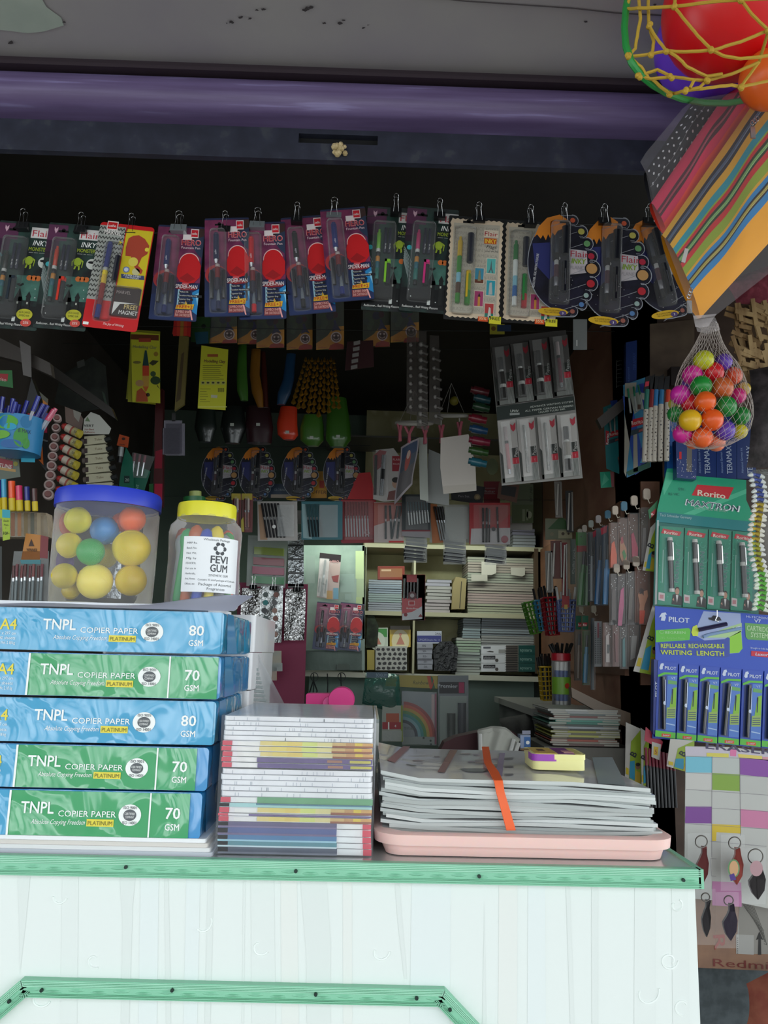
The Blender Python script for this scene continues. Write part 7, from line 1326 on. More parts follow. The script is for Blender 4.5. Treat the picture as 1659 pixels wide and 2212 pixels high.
# ================================================================ LEFT SIDE STOCK
# pen cup
t = pthing(1.5, (18, 970), 'pen_cup', 'green and blue printed cup packed with blue ball pens at the left edge', 'pen cup'); b = PB(1.5, (18, 970)); c0 = b.c(12, 968); k = b.k; r = 52*k; hh = 82*k
b.lathe([(r*.95, 0), (r, hh)], M('2a7cae', .4), (c0[0], .05, c0[1]), 36)
for cx, z, rx, rz, c in ((-8,.75,26,16,'5aa83c'),(-20,.4,24,10,'7ab84c'),(26,.35,15,22,'3c8a34'),(8,.15,24,10,'1f5c9a'),(34,.8,12,14,'1c6c9c'),(2,.62,14,8,'2a9ac0'),(38,.2,8,12,'3c8a34')):
    P = []
    for q in range(14):
        a = 2*PI*q/14; th_ = (cx+rx*math.cos(a))/52; P.append((c0[0]+r*1.012*math.sin(th_), .05-r*1.012*math.cos(th_), c0[1]+hh*z+rz*k*math.sin(a)))
    b.add(P, [tuple(range(14))], M(c, .4))
b.t('B max', 30, 925, 10, M('d8d8a0'), wp=22, L=1, bold=.03) if 0 else None
vs, fs, tw_ = tmesh('B MAX', 0); b.add([(c0[0]+r*1.02*math.sin((20+x/tw_*26)/52), .05-r*1.02*math.cos((20+x/tw_*26)/52), c0[1]+hh*.48+y*9*k) for x, y in vs], fs, M('20304a'))
b.obj('cup', t)
for i in range(15):
    a = 2*PI*i/15+.4; rr = r*(.55 if i % 2 else .82); bx_ = Vector((c0[0]+rr*math.cos(a), .05+rr*math.sin(a), c0[1]+hh*.6)); tp = bx_+Vector((math.cos(a)*.012+.014, math.sin(a)*.01, .058+.008*math.sin(i*1.7))); b = B(); red = i in (0, 14)
    b.tube([tuple(bx_), tuple(bx_+(tp-bx_)*.55)], .0032, CL('d0d4dc', .35, .1), 7); m = M('c02c58' if red else '1c2480', .25, coat=.5); b.tube([tuple(bx_+(tp-bx_)*.55), tuple(tp)], .0044, m, 8); b.tube([tuple(bx_+(tp-bx_)*.6+Vector((.003,-.005,0))), tuple(tp+Vector((.003,-.005,-.002)))], .0012, M('5a64b8' if not red else 'e08aa0', .2), 5)
    b.obj('ball_pen', None, t.location, None, ('crimson ball pen leaning out of the printed cup, %s' % ('front' if i else 'right') if red else 'blue-capped clear ball pen in the printed cup'), 'pen', None if red else 'blue ball pens in the printed cup')
PC(1.56, [(-20,800),(26,800),(28,838),(-20,830)], '1f5c2c', 'green sign with red band above the pen cup', 'shop_sign', 'sign', lambda b: (b.q([(-20,806),(18,808),(16,824),(-20,818)], M('8a1c24'), 1), b.t('rorito', -14, 820, 8, M('c0a8a0'), wp=28, L=2, rot=-8)))
def d(b): b.q([(60,892),(82,895),(80,912),(58,910)], M('a81c28'), 1); b.t('cello', 74, 911, 5, M('d0a8a4'), wp=13, L=2, rot=85); b.t('LIQUIBALL', 70, 975, 8, M('b4b4b0'), wp=60, L=2, rot=84, bold=.03)
PC(1.58, [(68,816),(84,860),(80,988),(50,986),(56,870)], '121416', 'black tapered pen box with a cyan base, right of the pen cup', 'pen_box', 'pen box', lambda b: (d(b), b.q([(46,986),(76,987),(76,999),(46,998)], M('2a9ab4'), 2)), th=.02)
PC(1.64, [(84,870),(106,905),(100,1018),(76,990)], '1a1c1e', 'black and orange side of a second pen box behind the black tapered one', 'pen_box', 'pen box', lambda b: (b.q([(80,960),(92,965),(94,1005),(76,985)], M('b05a24'), 1), b.r(96,920,102,935, M('a01c3c'), 1), b.t('Unimax', 86, 950, 5, M('a0a4a4'), wp=18, L=2, rot=-15)))
PC(1.6, [(-20,965),(40,988),(44,1030),(-20,1040)], '5c6458', 'pack with red band and silver pen tips under the pen cup', 'pen_pouch', 'pen pack', lambda b: (b.q([(-20,985),(28,996),(28,1012),(-20,1004)], M('8a2c34'), 1), b.t('SOFTLINE', -20, 1006, 9, M('c8c0b8'), wp=46, L=2, rot=-8, bold=.03), b.q([(-20,1006),(34,1014),(34,1020),(-20,1012)], M('a8844c'), 1), b.e(34,1002,5, M('8a8430'), 2)), [('pen', lambda b, i=i: ptube(b, 18+i*6, 974+i, 16+i*6, 994, 1.6, [(1, SP, 1)], -.006)) for i in range(4)])
for i, (x, c, nme) in enumerate(((-2,'4a2c8a','violet'),(10,'3a9ac0','sky-blue'),(27,'e0501c','orange'),(43,'c82c5c','crimson-pink'),(60,'1c2c7c','navy'),(76,'4a2c28','brown'))):
    b = PB(1.5, (x, 1105)); y0 = (1038,1036,1040,1050,1052,1056)[i]; ptube(b, x, 1104, x-2, y0, 7.5 if i in (2,3) else 6, [(.02, M('c8b020'), .9), (.42, M('c8b020', .35), 1), (.45, M(c, .3), .9), (1, M(c, .25, coat=.5), .95)], 0, 14)
    b.obj('marker', None, b.o, None, '%s-capped marker pen with yellow barrel in the left row' % nme, 'marker', 'yellow-barrelled markers')
b = PB(1.54, (30, 1160)); b.q([(-20,1160),(105,1160),(100,1108),(-20,1100)], CL('b8a890', .4, .15, .8, 30), 0, .03)
for i, c in enumerate(('8a5c40','a07048','7c6a48','5c5c50','9a8a70')): b.r(24+i*14, 1108, 32+i*14, 1158, M(c), 1)
b.obj('marker_case', None, b.o, label='clear case of tan tubes beneath the yellow-barrelled markers', cat='case')
PC(1.46, [(-20,1100),(22,1102),(21,1165),(6,1168),(4,1120),(-20,1118)], '9cb424', 'lime price tag reading Each Pen 10/- at the left edge', 'price_tag', 'price tag', lambda b: (b.q([(5,1100),(22,1102),(22,1119),(5,1118)], M('2a9aac'), 1), b.t('Each', 8, 1127, 4.5, M('3c4418'), wp=11, L=2), b.t('Pen', 9, 1136, 4.5, M('3c4418'), wp=9, L=2), b.t('?', 12, 1143, 4, M('3c4418'), L=2), b.t('10/-', 7, 1155, 7, M('2c3414'), wp=13, L=2, bold=.03)))
PC(1.56, [(-30,1180),(4,1180),(4,1300),(-30,1300)], '2c302e', 'dark metal rack at the far left edge under the price tag', 'metal_rack', 'rack')
# winner pack
t = pthing(1.5, (60, 1300), 'pen_pouch', 'clear pouch of slim pens with an orange header at the left', 'pen pack'); b = PB(1.5, (60, 1300))
b.q([(45,1212),(86,1212),(90,1156),(56,1152)], M('b8782c', .4), 0, .002); b.t('WINNER', 57, 1191, 7, M('4a2c14'), wp=24, L=2, bold=.03); b.q([(62,1180),(68,1164),(74,1180)], M('3c2010'), 2); b.q([(86,1205),(103,1207),(105,1160),(88,1156)], M('7a2c30'), 1); b.q([(44,1209),(88,1209),(88,1219),(46,1218)], M('3c7c84'), 2); b.obj('header_card', t)
for i in range(8):
    b = PB(1.5, (60, 1300)); x = 26+i*9; ptube(b, x+4, 1222-3*(i % 2), x, 1298, 3, [(.35, M(('5c3030','6a2c34','7a3c3c')[i % 3], .3), 1), (.45, SP, .9), (1, M('707a7c', .25), 1)], -.004*(i % 2)); b.obj('pen', t)
b = PB(1.49, (60, 1300)); b.q([(18,1302),(104,1300),(106,1190),(30,1190)], CL('e4e8e8', .18, .12, 1, 35), 0); b.obj('film', t)
# glue caps and glue sticks
for i in range(9):
    y = 905+i*20.5; x = 124-i*2.4; b = PB(1.9, (x, y)); c = b.c(x, y); r = (9+.35*i)*b.k; m1 = M('b8a4a0', .4)
    b.lathe([(r*.9,-.010),(r,-.008),(r,.004),(r*.8,.006)], m1, (0,0,0), 18, 'y'); b.lathe([(r*.55,-.016),(r*.62,-.012),(r*.62,-.008)], M('7a4844', .4), (0,0,0), 14, 'y')
    b.obj('glue_stick', None, b.o, (0, 0, rad(15)), 'round pale cap end of a glue stick, %s in the hanging column' % ('topmost','second','third','fourth','fifth','sixth','seventh','eighth','lowest')[i], 'glue stick', 'column of glue stick ends')
for i in range(7):
    y = 922+i*22.6; x0 = 138-i*2.2; t = thing('glue_bottle', 'small white and yellow glue bottle with red cap, %s in the hanging column' % ('topmost','second','third','fourth','fifth','sixth','lowest')[i], 'glue bottle', W(x0+20, y+12, 1.88), (0,0,0), 'column of glue bottles')
    q = (x0+20, y+12); b = PB(1.88, q); ptube(b, x0+6, y+2, x0+32, y+15, 9, [(1, M('c0b4a4', .4), 1)], 0, 14); b.obj('bottle', t)
    b = PB(1.88, q); ptube(b, x0-3, y-3, x0+7, y+2, 7.5, [(.35, M('8a2424', .35), .7), (1, M('a83430', .35), 1)], 0, 12); b.obj('cap', t)
    b = PB(1.88, q); ptube(b, x0+17, y+7.5, x0+37, y+17, 9.4, [(.18, M('9a4c40'), 1), (.6, M('a49c70'), 1.0), (1, M('b0a034'), .98)], 0, 14); b.t('25', x0+24, y+14, 5, M('3c3830'), wp=7, L=30, rot=-25, bold=.02); b.obj('label_band', t, label='yellow end with red ring')
for i in range(6):
    y = 944+i*20.5; x0 = 182+i*1.0; x1 = 228+i*3.4; t = thing('tube_packet', 'cream wrapped glue tube with black cap, %s in the stack under the crumpled white header' % ('topmost','second','third','fourth','fifth','lowest')[i], 'glue tube', W((x0+x1)/2, y+14, 1.9), (0,0,0), 'stack of wrapped glue tubes'); q = ((x0+x1)/2, y+14)
    b = PB(1.9, q); b.q([(x0,y+18),(x1,y+12),(x1-3,y-5),(x0,y-1)], M('a8a48c', .5, bump=.5, bs=60), 0, .012); b.t('Tube', x0+22, y+8, 5, M('6a5a40'), wp=16, L=2, rot=6); b.obj('wrapper', t)
    b = PB(1.9, q); ptube(b, x1-2, y+6, x1+10, y+2, 6, [(1, M('141616', .4), 1)], .004, 10); b.obj('cap', t, label='black cap'); b = PB(1.9, q); ptube(b, x0-6, y+10, x0+6, y+9, 7, [(.5, M('5c5450'), 1), (1, M('3a2c30'), 1)], .004, 10); b.obj('tube_end', t, label='dark crimped end')
PC(1.89, [(196,890),(215,897),(240,925),(235,938),(178,938),(182,905)], 'a8a8a0', 'crumpled white bag header over the glue tubes', 'bag_header', 'card', lambda b: (b.t('VERT', 181, 922, 5.5, M('2c2c28'), wp=22, L=2, bold=.03), b.t('Iron Bond', 183, 929, 4, M('7a2c28'), wp=20, L=2), b.t('Adhesive', 183, 935, 4, M('7a2c28'), wp=22, L=2), b.q([(184,910),(189,900),(195,911)], M('5c7050'), 2)))
PC(1.91, [(140,878),(170,890),(180,905),(176,930),(142,912)], '6c5850', 'dim brownish crumpled header above the glue bottles', 'bag_header', 'card', lambda b: b.q([(158,885),(176,892),(170,912),(160,900)], M('8c8880'), 1))
PC(2.1, [(258,938),(279,944),(276,967),(252,962)], 'b0481c', 'small orange tag hanging right of the glue tubes', 'tag', 'tag', lambda b: (b.e(267,948,4, M('2c1810'), 1, 3), b.t('new', 258, 962, 5, M('2c1810'), wp=12, L=1)))
b = PB(2.08, (262, 1000)); ptube(b, 262, 966, 258, 1000, 6, [(.6, M('a4a8a8', .2, .5), 1), (1, INK, 1)], 0, 8); b.obj('pen', None, b.o, label='pen with pale clip hanging under the orange tag', cat='pen')
PC(2.1, [(272,966),(286,990),(290,1072),(254,1072),(262,1010)], '14604c', 'dark green pack marked 20, left of the silver pen pouch', 'pen_pouch', 'pen pack', lambda b: (b.r(268,1028,280,1044, M('0c302c'), 1), b.t('20', 270, 1040, 7, M('a8b8b0'), wp=9, L=2, bold=.02), b.t('Rx', 264, 1070, 6, M('8ab0a0'), wp=10, L=1, rot=85)))
PC(2.12, [(286,1000),(325,1018),(308,1072),(286,1072)], '145a48', 'green pouch of silver-tipped pens above the blue jar lid', 'pen_pouch', 'pen pack', lambda b: b.t('CNT', 298, 1062, 6, M('8ab0a0'), wp=16, L=1, rot=85), [('pen', lambda b, i=i: ptube(b, 294+i*11, 982+i*2, 288+i*10, 1030, 3, [(.35, M('7a2038'), 1), (1, SP, .9)], -.01)) for i in range(3)]+[('film', lambda b: b.q([(284,1034),(320,1036),(338,990),(290,980)], CLB, 40))])
b = PB(2.3, (341, 1100)); b.q([(331,1095),(351,1095),(352,840),(336,838)], M('4a1418', .5), 0, .02); b.q([(333,1090),(350,1090),(351,1045),(334,1045)], M('a81c3c', .35), 1); b.q([(334,1012),(350,1012),(351,970),(336,975)], M('8a142c', .35), 1); b.r(322,1045,331,1088, M('1c5c2c'), 0, .01); b.obj('red_strip', None, b.o, label='tall dark red strip with crimson panels left of the badge sleeves', cat='strip')
PC(2.2, [(130,812),(200,770),(228,790),(236,880),(175,890),(118,870)], '20241f', 'large dim translucent bag hanging high at the left', 'plastic_bag', 'bag', lambda b: (b.q([(220,845),(226,850),(236,890),(230,885)], M('3c4c40'), 2), b.q([(166,782),(182,776),(184,790),(168,796)], M('4a4c48'), 2)), m=NM('1a1e1a', '2c302a', (20,)*3, .4))
PC(1.7, [(-20,720),(108,784),(112,812),(40,780),(-20,765)], '4a4440', 'long grey-brown board edge slanting across the upper left', 'wall_rail', 'rail', th=.02)
PC(1.68, [(42,735),(66,748),(68,815),(50,810)], '6a6664', 'pale strap hanging from the slanting board at the upper left', 'strap', 'strap'); PC(1.9, [(108,785),(240,880),(250,905),(110,812)], '2c2824', 'dark slanting rail that the glue columns hang from', 'wall_rail', 'rail', th=.02)
PC(1.66, [(84,845),(104,862),(100,905),(82,895)], 'b0702c', 'dim orange packet above the second pen box at left', 'packet', 'packet', lambda b: b.q([(84,845),(104,862),(103,872),(84,856)], M('5a5a50'), 1))
PC(2.0, [(175,1068),(215,1050),(214,1058),(178,1076)], '6a4c4c', 'small tag strip under the lowest glue tube', 'tag', 'tag', lambda b: b.q([(192,1054),(210,1052),(210,1057),(193,1060)], M('a8a4a0'), 1))
t = pthing(1.9, (350, 1085), 'bottle', 'dark green bottle with pale olive cap behind the gum jar', 'bottle'); b = PB(1.9, (420, 1110)); ptube(b, 420, 1120, 420, 1075, 24, [(1, M('1c5a30', .3), 1)], 0, 18); ob = b.obj('bottle_body', t); ob.location = b.o-Vector(t.location); b = PB(1.9, (420, 1110)); ptube(b, 424, 1078, 424, 1064, 13, [(1, M('8a9450', .4), 1)], -.01, 16); ob = b.obj('bottle_cap', t); ob.location = b.o-Vector(t.location)
b = PB(1.7, (345, 1290)); grid(b, lambda u, v: Vector((b.c(322+40*u, 0)[0], -.01*math.sin(u*6+v*5), b.c(345, 1130+165*v)[1])), 8, 14, M('8c9094', .2, .6, bump=1.4, bs=60)); b.obj('foil_bag', None, b.o, label='crinkled silver bag between the two jars', cat='bag')

for Y, y, l in ((YC+.005, 668, 'clown balloon packs'), (2.42, 752, 'slim pouches and gold strips'), (2.74, 1078, 'middle row of pen cards'), (2.2, 712, 'clay packs')):
    a, c = W(0, y-14, Y), W(1659, y+14, Y); B().tube([(SX0+.002, Y, a.z), (0, Y, (a.z+c.z)/2-.004), (SX1-.002, Y, c.z)], .0009, M('3a3c3c', .5, .5), 5).obj('hanging_wire', label='thin wire strung across the shop above the %s' % l, cat='wire')
# ================================================================ RIGHT WALL STOCK
def YX_(x, X=.645): return max(2.12, WX(x, 1250, X).y)
b = B(); pts_ = [(2.16,1.15),(3.1,1.15)]; za, zc2 = W(1400, 1460, 2.2).z, W(1400, 1090, 2.2).z
b.box(SX1-.012, SX1-.001, 2.16, 3.2, za, zc2, NM('5c3a26', '6f4a32', (6, 6, 14), .6)); b.obj('display_board', label='brown board on the right wall that the hooked packets hang from', cat='board')
b = PB(2.13, (1400, 1480)); b.r(1384, 1040, 1425, 1480, NM('5c3a26', '6a4630', (6, 6, 14), .6), 0, .006); b.obj('display_board', None, b.o, label='narrow brown board strip left of the green pen display', cat='board')
HK = ((1252,1150,'c0b8ac','first from the left, above the green pens'),(1262,1142,'c0b8ac','second from the left'),(1276,1132,'a8b0a8','third from the left'),(1292,1122,'b8b0b0','fourth from the left'),(1312,1112,'3c6c84','blue one left of centre'),(1328,1103,'b4a494','centre one'),(1347,1094,'3c6c84','blue one right of centre'),(1369,1082,'b8a898','second from the right'),(1396,1068,'b8a898','rightmost and highest'))
for x, y, c, wh in HK+((1331,1228,'a89888','left one of the second row'),(1352,1220,'a89888','middle one of the second row'),(1373,1213,'b0a090','right one of the second row'),(1255,1316,'9c9484','left one of the third row'),(1282,1316,'9c9484','right one of the third row')):
    Y = YX_(x)-.01; b = PB(Y, (x, y)); row = 'upper' if (x, y, c, wh) in HK else 'lower'; s = .6+.5*(x-1240)/160
    b.bbox(-7*s*b.k, 7*s*b.k, -.006, .002, -11*s*b.k, 11*s*b.k, M(c, .35), 5*s*b.k, axis='y'); b.tb([(x, y+10*s), (x+4*s, y+19*s), (x+10*s, y+17*s)], 1, M('a8a090', .3, .6), -.01, 5)
    b.obj('wall_hook', None, b.o, None, 'plastic wall hook on the brown board, %s' % wh, 'hook', 'hooks on the brown board')
def hp(x0, y0, x1, y1, col, label, fn, film=1, nm='packet', cat='packet', extra=(), op=CLB):
    Y = YX_((x0+x1)/2, .63); ex = list(extra)
    if film: ex.append(('clear_sleeve', lambda b: b.q([(x0,y1),(x1,y1),(x1,y0),(x0,y0)], op, 40)))
    return PC(Y, qd(x0, y0, x1, y1), col, label, nm, cat, fn, ex, 'packets hooked on the right wall')
tb_ = lambda col, x0, y0, x1, y1, r=4: (lambda b: ptube(b, x0, y0, x1, y1, r, [(.25, M('141618', .3), .5), (.4, M(col, .3), .7), (1, M(col, .3), 1)], -.007))
hp(1245,1150,1268,1310,'5c6450','packet of green pens with a green and red header on the right wall', lambda b: (b.r(1244,1150,1266,1178, M('2c6a24'), 1), b.e(1255,1159,1.6, BK, 2), b.r(1246,1179,1267,1192, M('8a1c20'), 1)), extra=[('pen', tb_('2a6a24', 1261, 1192, 1252, 1308, 7)), ('pen', tb_('2a6a24', 1269, 1195, 1266, 1308, 6))])
hp(1232,1165,1243,1262,'5c6a60','slim white-lettered packet left of the green pens', lambda b: b.t('Cello tech', 1240, 1240, 5, M('c0c4bc'), wp=55, L=2, rot=86))
hp(1270,1150,1284,1300,'3c4044','silver-speckled pen packet between the green and blue pens', lambda b: [b.e(R.uniform(1272,1282), R.uniform(1190,1290), .8, M('9a9ea0'), 1) for k in range(20)], extra=[('pen', tb_('70767a', 1277, 1170, 1277, 1298, 4))])
hp(1285,1142,1300,1308,'343c48','packet of blue pens with small red tag, left one', lambda b: b.q([(1280,1150),(1288,1144),(1287,1158),(1281,1162)], M('8a1c30'), 1), extra=[('pen', tb_('1f5c8c', 1297, 1180, 1288, 1306, 6))])
hp(1300,1136,1314,1308,'2c3844','packet of bright blue pens with a red header flag, right one', lambda b: b.q([(1297,1142),(1312,1134),(1310,1150),(1299,1156)], M('a01c34'), 1), extra=[('pen', tb_('2a7ab0', 1312, 1178, 1306, 1306, 6))])
def shp(P, c, L=4, th=0): return lambda b: b.q(P, M(c, .4), L, .0)
def keyr(x0, x1, y0, y1, bk_, c, label, poly, more=()):
    def fn(b):
        for k in range(7): b.e(R.uniform(x0+3, x1-3), y0+10+k*4, .9, WH, 3, n=6)
    def obj_(b):
        b.q([(x0+(x1-x0)*u, y0+(y1-y0)*v) for u, v in poly], M(c, .4), 12, .004)
        for P, cc in more: b.q([(x0+(x1-x0)*u, y0+(y1-y0)*v) for u, v in P], M(cc, .4), 16)
    hp(x0, y0, x1, y1, bk_, label, fn, extra=[('novelty_eraser', obj_)], nm='novelty_packet', cat='novelty packet')
bot = [(.3,.45),(.6,.4),(.9,.7),(.9,.98),(.15,.98),(.15,.75)]
keyr(1315,1333,1130,1228,'5c3a28','d05020','brown-backed packet with an orange bottle-shaped novelty', bot)
keyr(1334,1355,1120,1222,'5c3a28','b07850','brown-backed packet with a tan and green novelty', [(.2,.5),(.4,.42),(.85,.65),(.9,.9),(.5,.98),(.2,.8)], [([(.4,.72),(.6,.66),(.85,.8),(.6,.9)],'2a7a2c'),([(.25,.42),(.45,.38),(.55,.52),(.3,.55)],'a02430')])
keyr(1356,1378,1110,1216,'5c3a28','b01c48','brown-backed packet with a crimson-pink novelty', [(.3,.42),(.5,.38),(.95,.7),(.9,.98),(.4,.98),(.35,.7)])
keyr(1380,1400,1098,1220,'54463c','7a7470','brown-backed packet with a silver-grey novelty', [(.4,.35),(.7,.35),(.75,.95),(.25,.95)])
keyr(1316,1334,1240,1350,'3a2e28','4a3c38','dim brown packet with a dark novelty, second row left', [(.3,.3),(.7,.3),(.7,.9),(.25,.9)])
keyr(1332,1350,1240,1354,'3c2c28','c05080','dim packet with a long pink novelty in the second row', [(.45,.3),(.8,.25),(.8,.6),(.55,.98),(.1,.98),(.2,.65)])
keyr(1352,1370,1235,1350,'4c4440','6c645c','dim packet with a grey-silver novelty in the second row', [(.4,.3),(.8,.3),(.6,.9),(.2,.9)])
keyr(1371,1400,1225,1350,'6a3c28','c88a68','brown-backed packet with a flesh and orange novelty, second row right', [(.2,.48),(.35,.4),(.5,.45),(.65,.42),(.9,.4),(.95,.5),(.7,.66),(.65,.75),(.3,.75),(.35,.66)], [([(.3,.75),(.72,.75),(.6,.98),(.3,.98)],'d84418'),([(.28,.42),(.4,.36),(.62,.4),(.6,.5),(.5,.46),(.3,.47)],'3c1c14')])
keyr(1302,1322,1345,1440,'5c3c30','a89c98','brown packet with a black and white novelty, third row', [(.3,.3),(.6,.25),(.7,.9),(.3,.9)], [([(.4,.5),(.7,.5),(.6,.7),(.4,.7)],'1c1c1c')])
keyr(1323,1338,1340,1440,'5c3228','6a2c28','dark red novelty packet, third row', [(.3,.3),(.7,.3),(.7,.9),(.4,.9)])
keyr(1339,1355,1348,1445,'4c4440','3c7a7c','teal and grey novelty packet, third row', [(.3,.35),(.6,.3),(.7,.95),(.3,.95)])
keyr(1356,1380,1345,1440,'4c3c34','8c8884','white and grey novelty packet beside the bright B card, third row', [(.3,.3),(.8,.3),(.6,.8),(.2,.85)])
hp(1244,1330,1256,1360,'1c5c44','small green header lettered R, left of the pair', lambda b: (b.r(1249,1345,1256,1354, M('a82430'), 1), b.t('Ro', 1249, 1352, 5, WH, wp=6, L=2)), film=0)
hp(1258,1330,1271,1360,'1c5c44','small green header lettered Ro, right of the pair', lambda b: (b.q([(1258,1353),(1268,1353),(1269,1345),(1259,1345)], M('a82430'), 1), b.t('Ro', 1260, 1352, 5, WH, wp=7, L=2)), film=0)
hp(1240,1362,1256,1470,'5c4c3c','tan pen pouch under the left green header', None, extra=[('pen', tb_('6c543c', 1250, 1370, 1248, 1465, 5))]); hp(1258,1362,1274,1480,'4c5c3c','olive and blue pen pouch under the right green header', None, extra=[('pen', tb_('3c7c9c', 1267, 1372, 1262, 1475, 5))])
hp(1284,1342,1300,1440,'8a8c8e','silver ribbed card with red lettering in the third row', lambda b: ([b.r(1285+(k % 3)*5, 1355+(k//3)*4, 1288+(k % 3)*5, 1357+(k//3)*4, M('4c4e50'), 1) for k in range(60)], b.r(1290,1345,1294,1378, M('8a3c48'), 2)))
hp(1276,1335,1283,1490,'30383c','thin dark pen packet beside the silver ribbed card', None)
# B cards
def bcard(q, label, Y):
    (x0, y0), (x1, y1), (x2, y2), (x3, y3) = q; f = lambda u, v: ((x0*(1-u)+x1*u)*(1-v)+(x3*(1-u)+x2*u)*v, (y0*(1-u)+y1*u)*(1-v)+(y3*(1-u)+y2*u)*v)
    PC(Y, q, 'c0bcb4', label, 'pen_card', 'card', lambda b: (b.q([f(.35,.3),f(1,0),f(1,1),f(.25,1)][::-1], M('8ca428', .4), 1), b.q([f(.3,.66),f(.6,.60),f(.62,.95),f(.28,.95)][::-1], M('2a8aac'), 2), b.t('B', *f(.62,.55), 14, M('1c2030'), wp=10, L=3, bold=.04, rot=60), b.e(*f(.8,.68), 5, M('8a6048'), 3, 6), b.e(*f(.8,.64), 5, M('1c1410'), 4, 4), b.q([f(.6,.97),f(.66,.76),f(.95,.76),f(.98,.97)][::-1], M('b89c2c'), 3), b.q([f(.05,.8),f(.22,.8),f(.22,.92),f(.05,.92)][::-1], M('c8b01c'), 4)))
bcard([(1412,1300),(1424,1300),(1420,1460),(1368,1450)], 'white and lime card marked B, touching the left side of the blue pen display', 2.07)
bcard([(1405,1140),(1424,1120),(1412,1235),(1388,1232)], 'lime and blue card with a B, squeezed left of the green pen display', 2.09)
bcard([(1448,1596),(1500,1600),(1498,1672),(1440,1655)], 'lime card with a yellow-shirted figure under the blue pen display', 2.0)
bcard([(1352,1560),(1385,1575),(1384,1700),(1350,1680)], 'white and lime card hanging left of the red pens', 2.12)
bcard([(1384,1572),(1402,1585),(1400,1695),(1386,1700)], 'narrow lime card next to the white and lime one', 2.11)
PC(2.06, [(1400,1102),(1421,1080),(1419,1100),(1403,1122)], '1c6a3c', 'small green flag with red R patch beside the green display', 'header_flag', 'card', lambda b: (b.q([(1406,1108),(1417,1098),(1415,1110),(1407,1118)], M('a82430'), 1), b.t('R', 1408, 1114, 5, WH, wp=5, L=2, rot=25)))
t = pthing(2.03, (1430, 1720), 'pen_pouch', 'pouch of black and crimson pens with a price card 5, under the blue display', 'pen pack'); b = PB(2.03, (1430, 1720))
b.q([(1395,1570),(1432,1602),(1428,1618),(1392,1600)], M('a01c38', .4), 0, .001); b.q([(1408,1602),(1428,1608),(1424,1642),(1407,1635)], M('b8b4ac'), 2); b.q([(1412,1612),(1422,1614),(1420,1632),(1411,1630)], M('c8a820'), 3); b.t('5', 1414, 1628, 9, M('a83c20'), L=4); b.obj('header_card', t)
for i in range(9):
    b = PB(2.03, (1430, 1720)); x = 1396+i*7.5; ptube(b, x, 1615+i*2, x+6, 1745, 3.2, [(.3, M('7a1430', .3), 1), (1, M('26262a', .3), 1)], .004, 8); b.obj('pen', t)
# baskets with pens
def basket(x0, y0, x1, y1, col, label, Y, pens, pc, tilt=0, nm='pen_basket'):
    t = pthing(Y, ((x0+x1)/2, y1), nm, label, 'pen holder'); t.rotation_euler = (0, rad(tilt), 0); b = PB(Y, ((x0+x1)/2, y1)); w_ = (x1-x0)/2*b.k; h = (y1-y0)*b.k; m = M(col, .4)
    nx = max(3, int((x1-x0)/9)); nz = max(4, int((y1-y0)/9))
    for fy, sx in ((-.022, 1), (.022, 1)):
        for i in range(nx+1): x = -w_+2*w_*i/nx; b.tube([(x*.85, fy*.85, 0), (x, fy, h)], 1.3*b.k, m, 5)
        for j in range(nz+1): z = h*j/nz; s = .85+.15*j/nz; b.tube([(-w_*s, fy*s, z), (w_*s, fy*s, z)], 1.3*b.k, m, 5)
    for sx in (-1, 1):
        for i in range(4): y = -.022+.044*i/3; b.tube([(sx*w_*.85, y*.85, 0), (sx*w_, y, h)], 1.3*b.k, m, 5)
        for j in range(nz+1): z = h*j/nz; s = .85+.15*j/nz; b.tube([(sx*w_*s, -.022*s, z), (sx*w_*s, .022*s, z)], 1.3*b.k, m, 5)
    b.box(-w_*.85, w_*.85, -.019, .019, -.001, .001, m); b.tube([(-w_,-.022,h),(w_,-.022,h),(w_,.022,h),(-w_,.022,h)], 2.2*b.k, m, 6, True); b.obj('basket', t)
    base = W((x0+x1)/2, y1, Y)
    for i in range(pens):
        a = i*2.4; rr = math.sqrt((i+.5)/pens); bx_ = Vector((w_*.55*rr*math.cos(a), .012*rr*math.sin(a), .004)); tp = Vector((w_*1.5*rr*math.cos(a), .02*rr*math.sin(a), h+.022+.02*R.random())); q = B(); q.T = Matrix.Rotation(rad(tilt), 4, 'Y'); q.tube([tuple(bx_), tuple(bx_+(tp-bx_)*.7)], .0028, M(pc[1], .3), 6); q.tube([tuple(bx_+(tp-bx_)*.7), tuple(tp)], .0042, M(pc[0], .3, coat=.5), 7)
        q.obj('pen', None, base, None, '%s pen standing in the %s' % (pc[2], label.split(' basket')[0]+' basket'), 'pen', 'pens in the '+label.split(' basket')[0]+' basket')
basket(1180,1292,1208,1372,'8a1420','red lattice basket of black pens at the right of the shelves',2.55,9,('141416','2a2a2c','black-capped'),-6)
basket(1207,1298,1240,1364,'6a7ab0','blue lattice basket of white-topped pens beside the red one',2.5,6,('b8b8b4','8a8c90','white-topped'),0)
basket(1146,1300,1170,1368,'4a7c28','green lattice basket left of the red one, tilted',2.62,0,('141416','2a2a2c','black'),-14)
basket(1163,1298,1182,1362,'3c7c9c','light blue lattice basket between the green and red ones',2.6,4,('141416','141416','black slim'),-8)
basket(1169,1442,1194,1512,'a88a1c','yellow lattice basket of black pens on the desk',2.5,12,('161412','1c1a18','black'),-3)
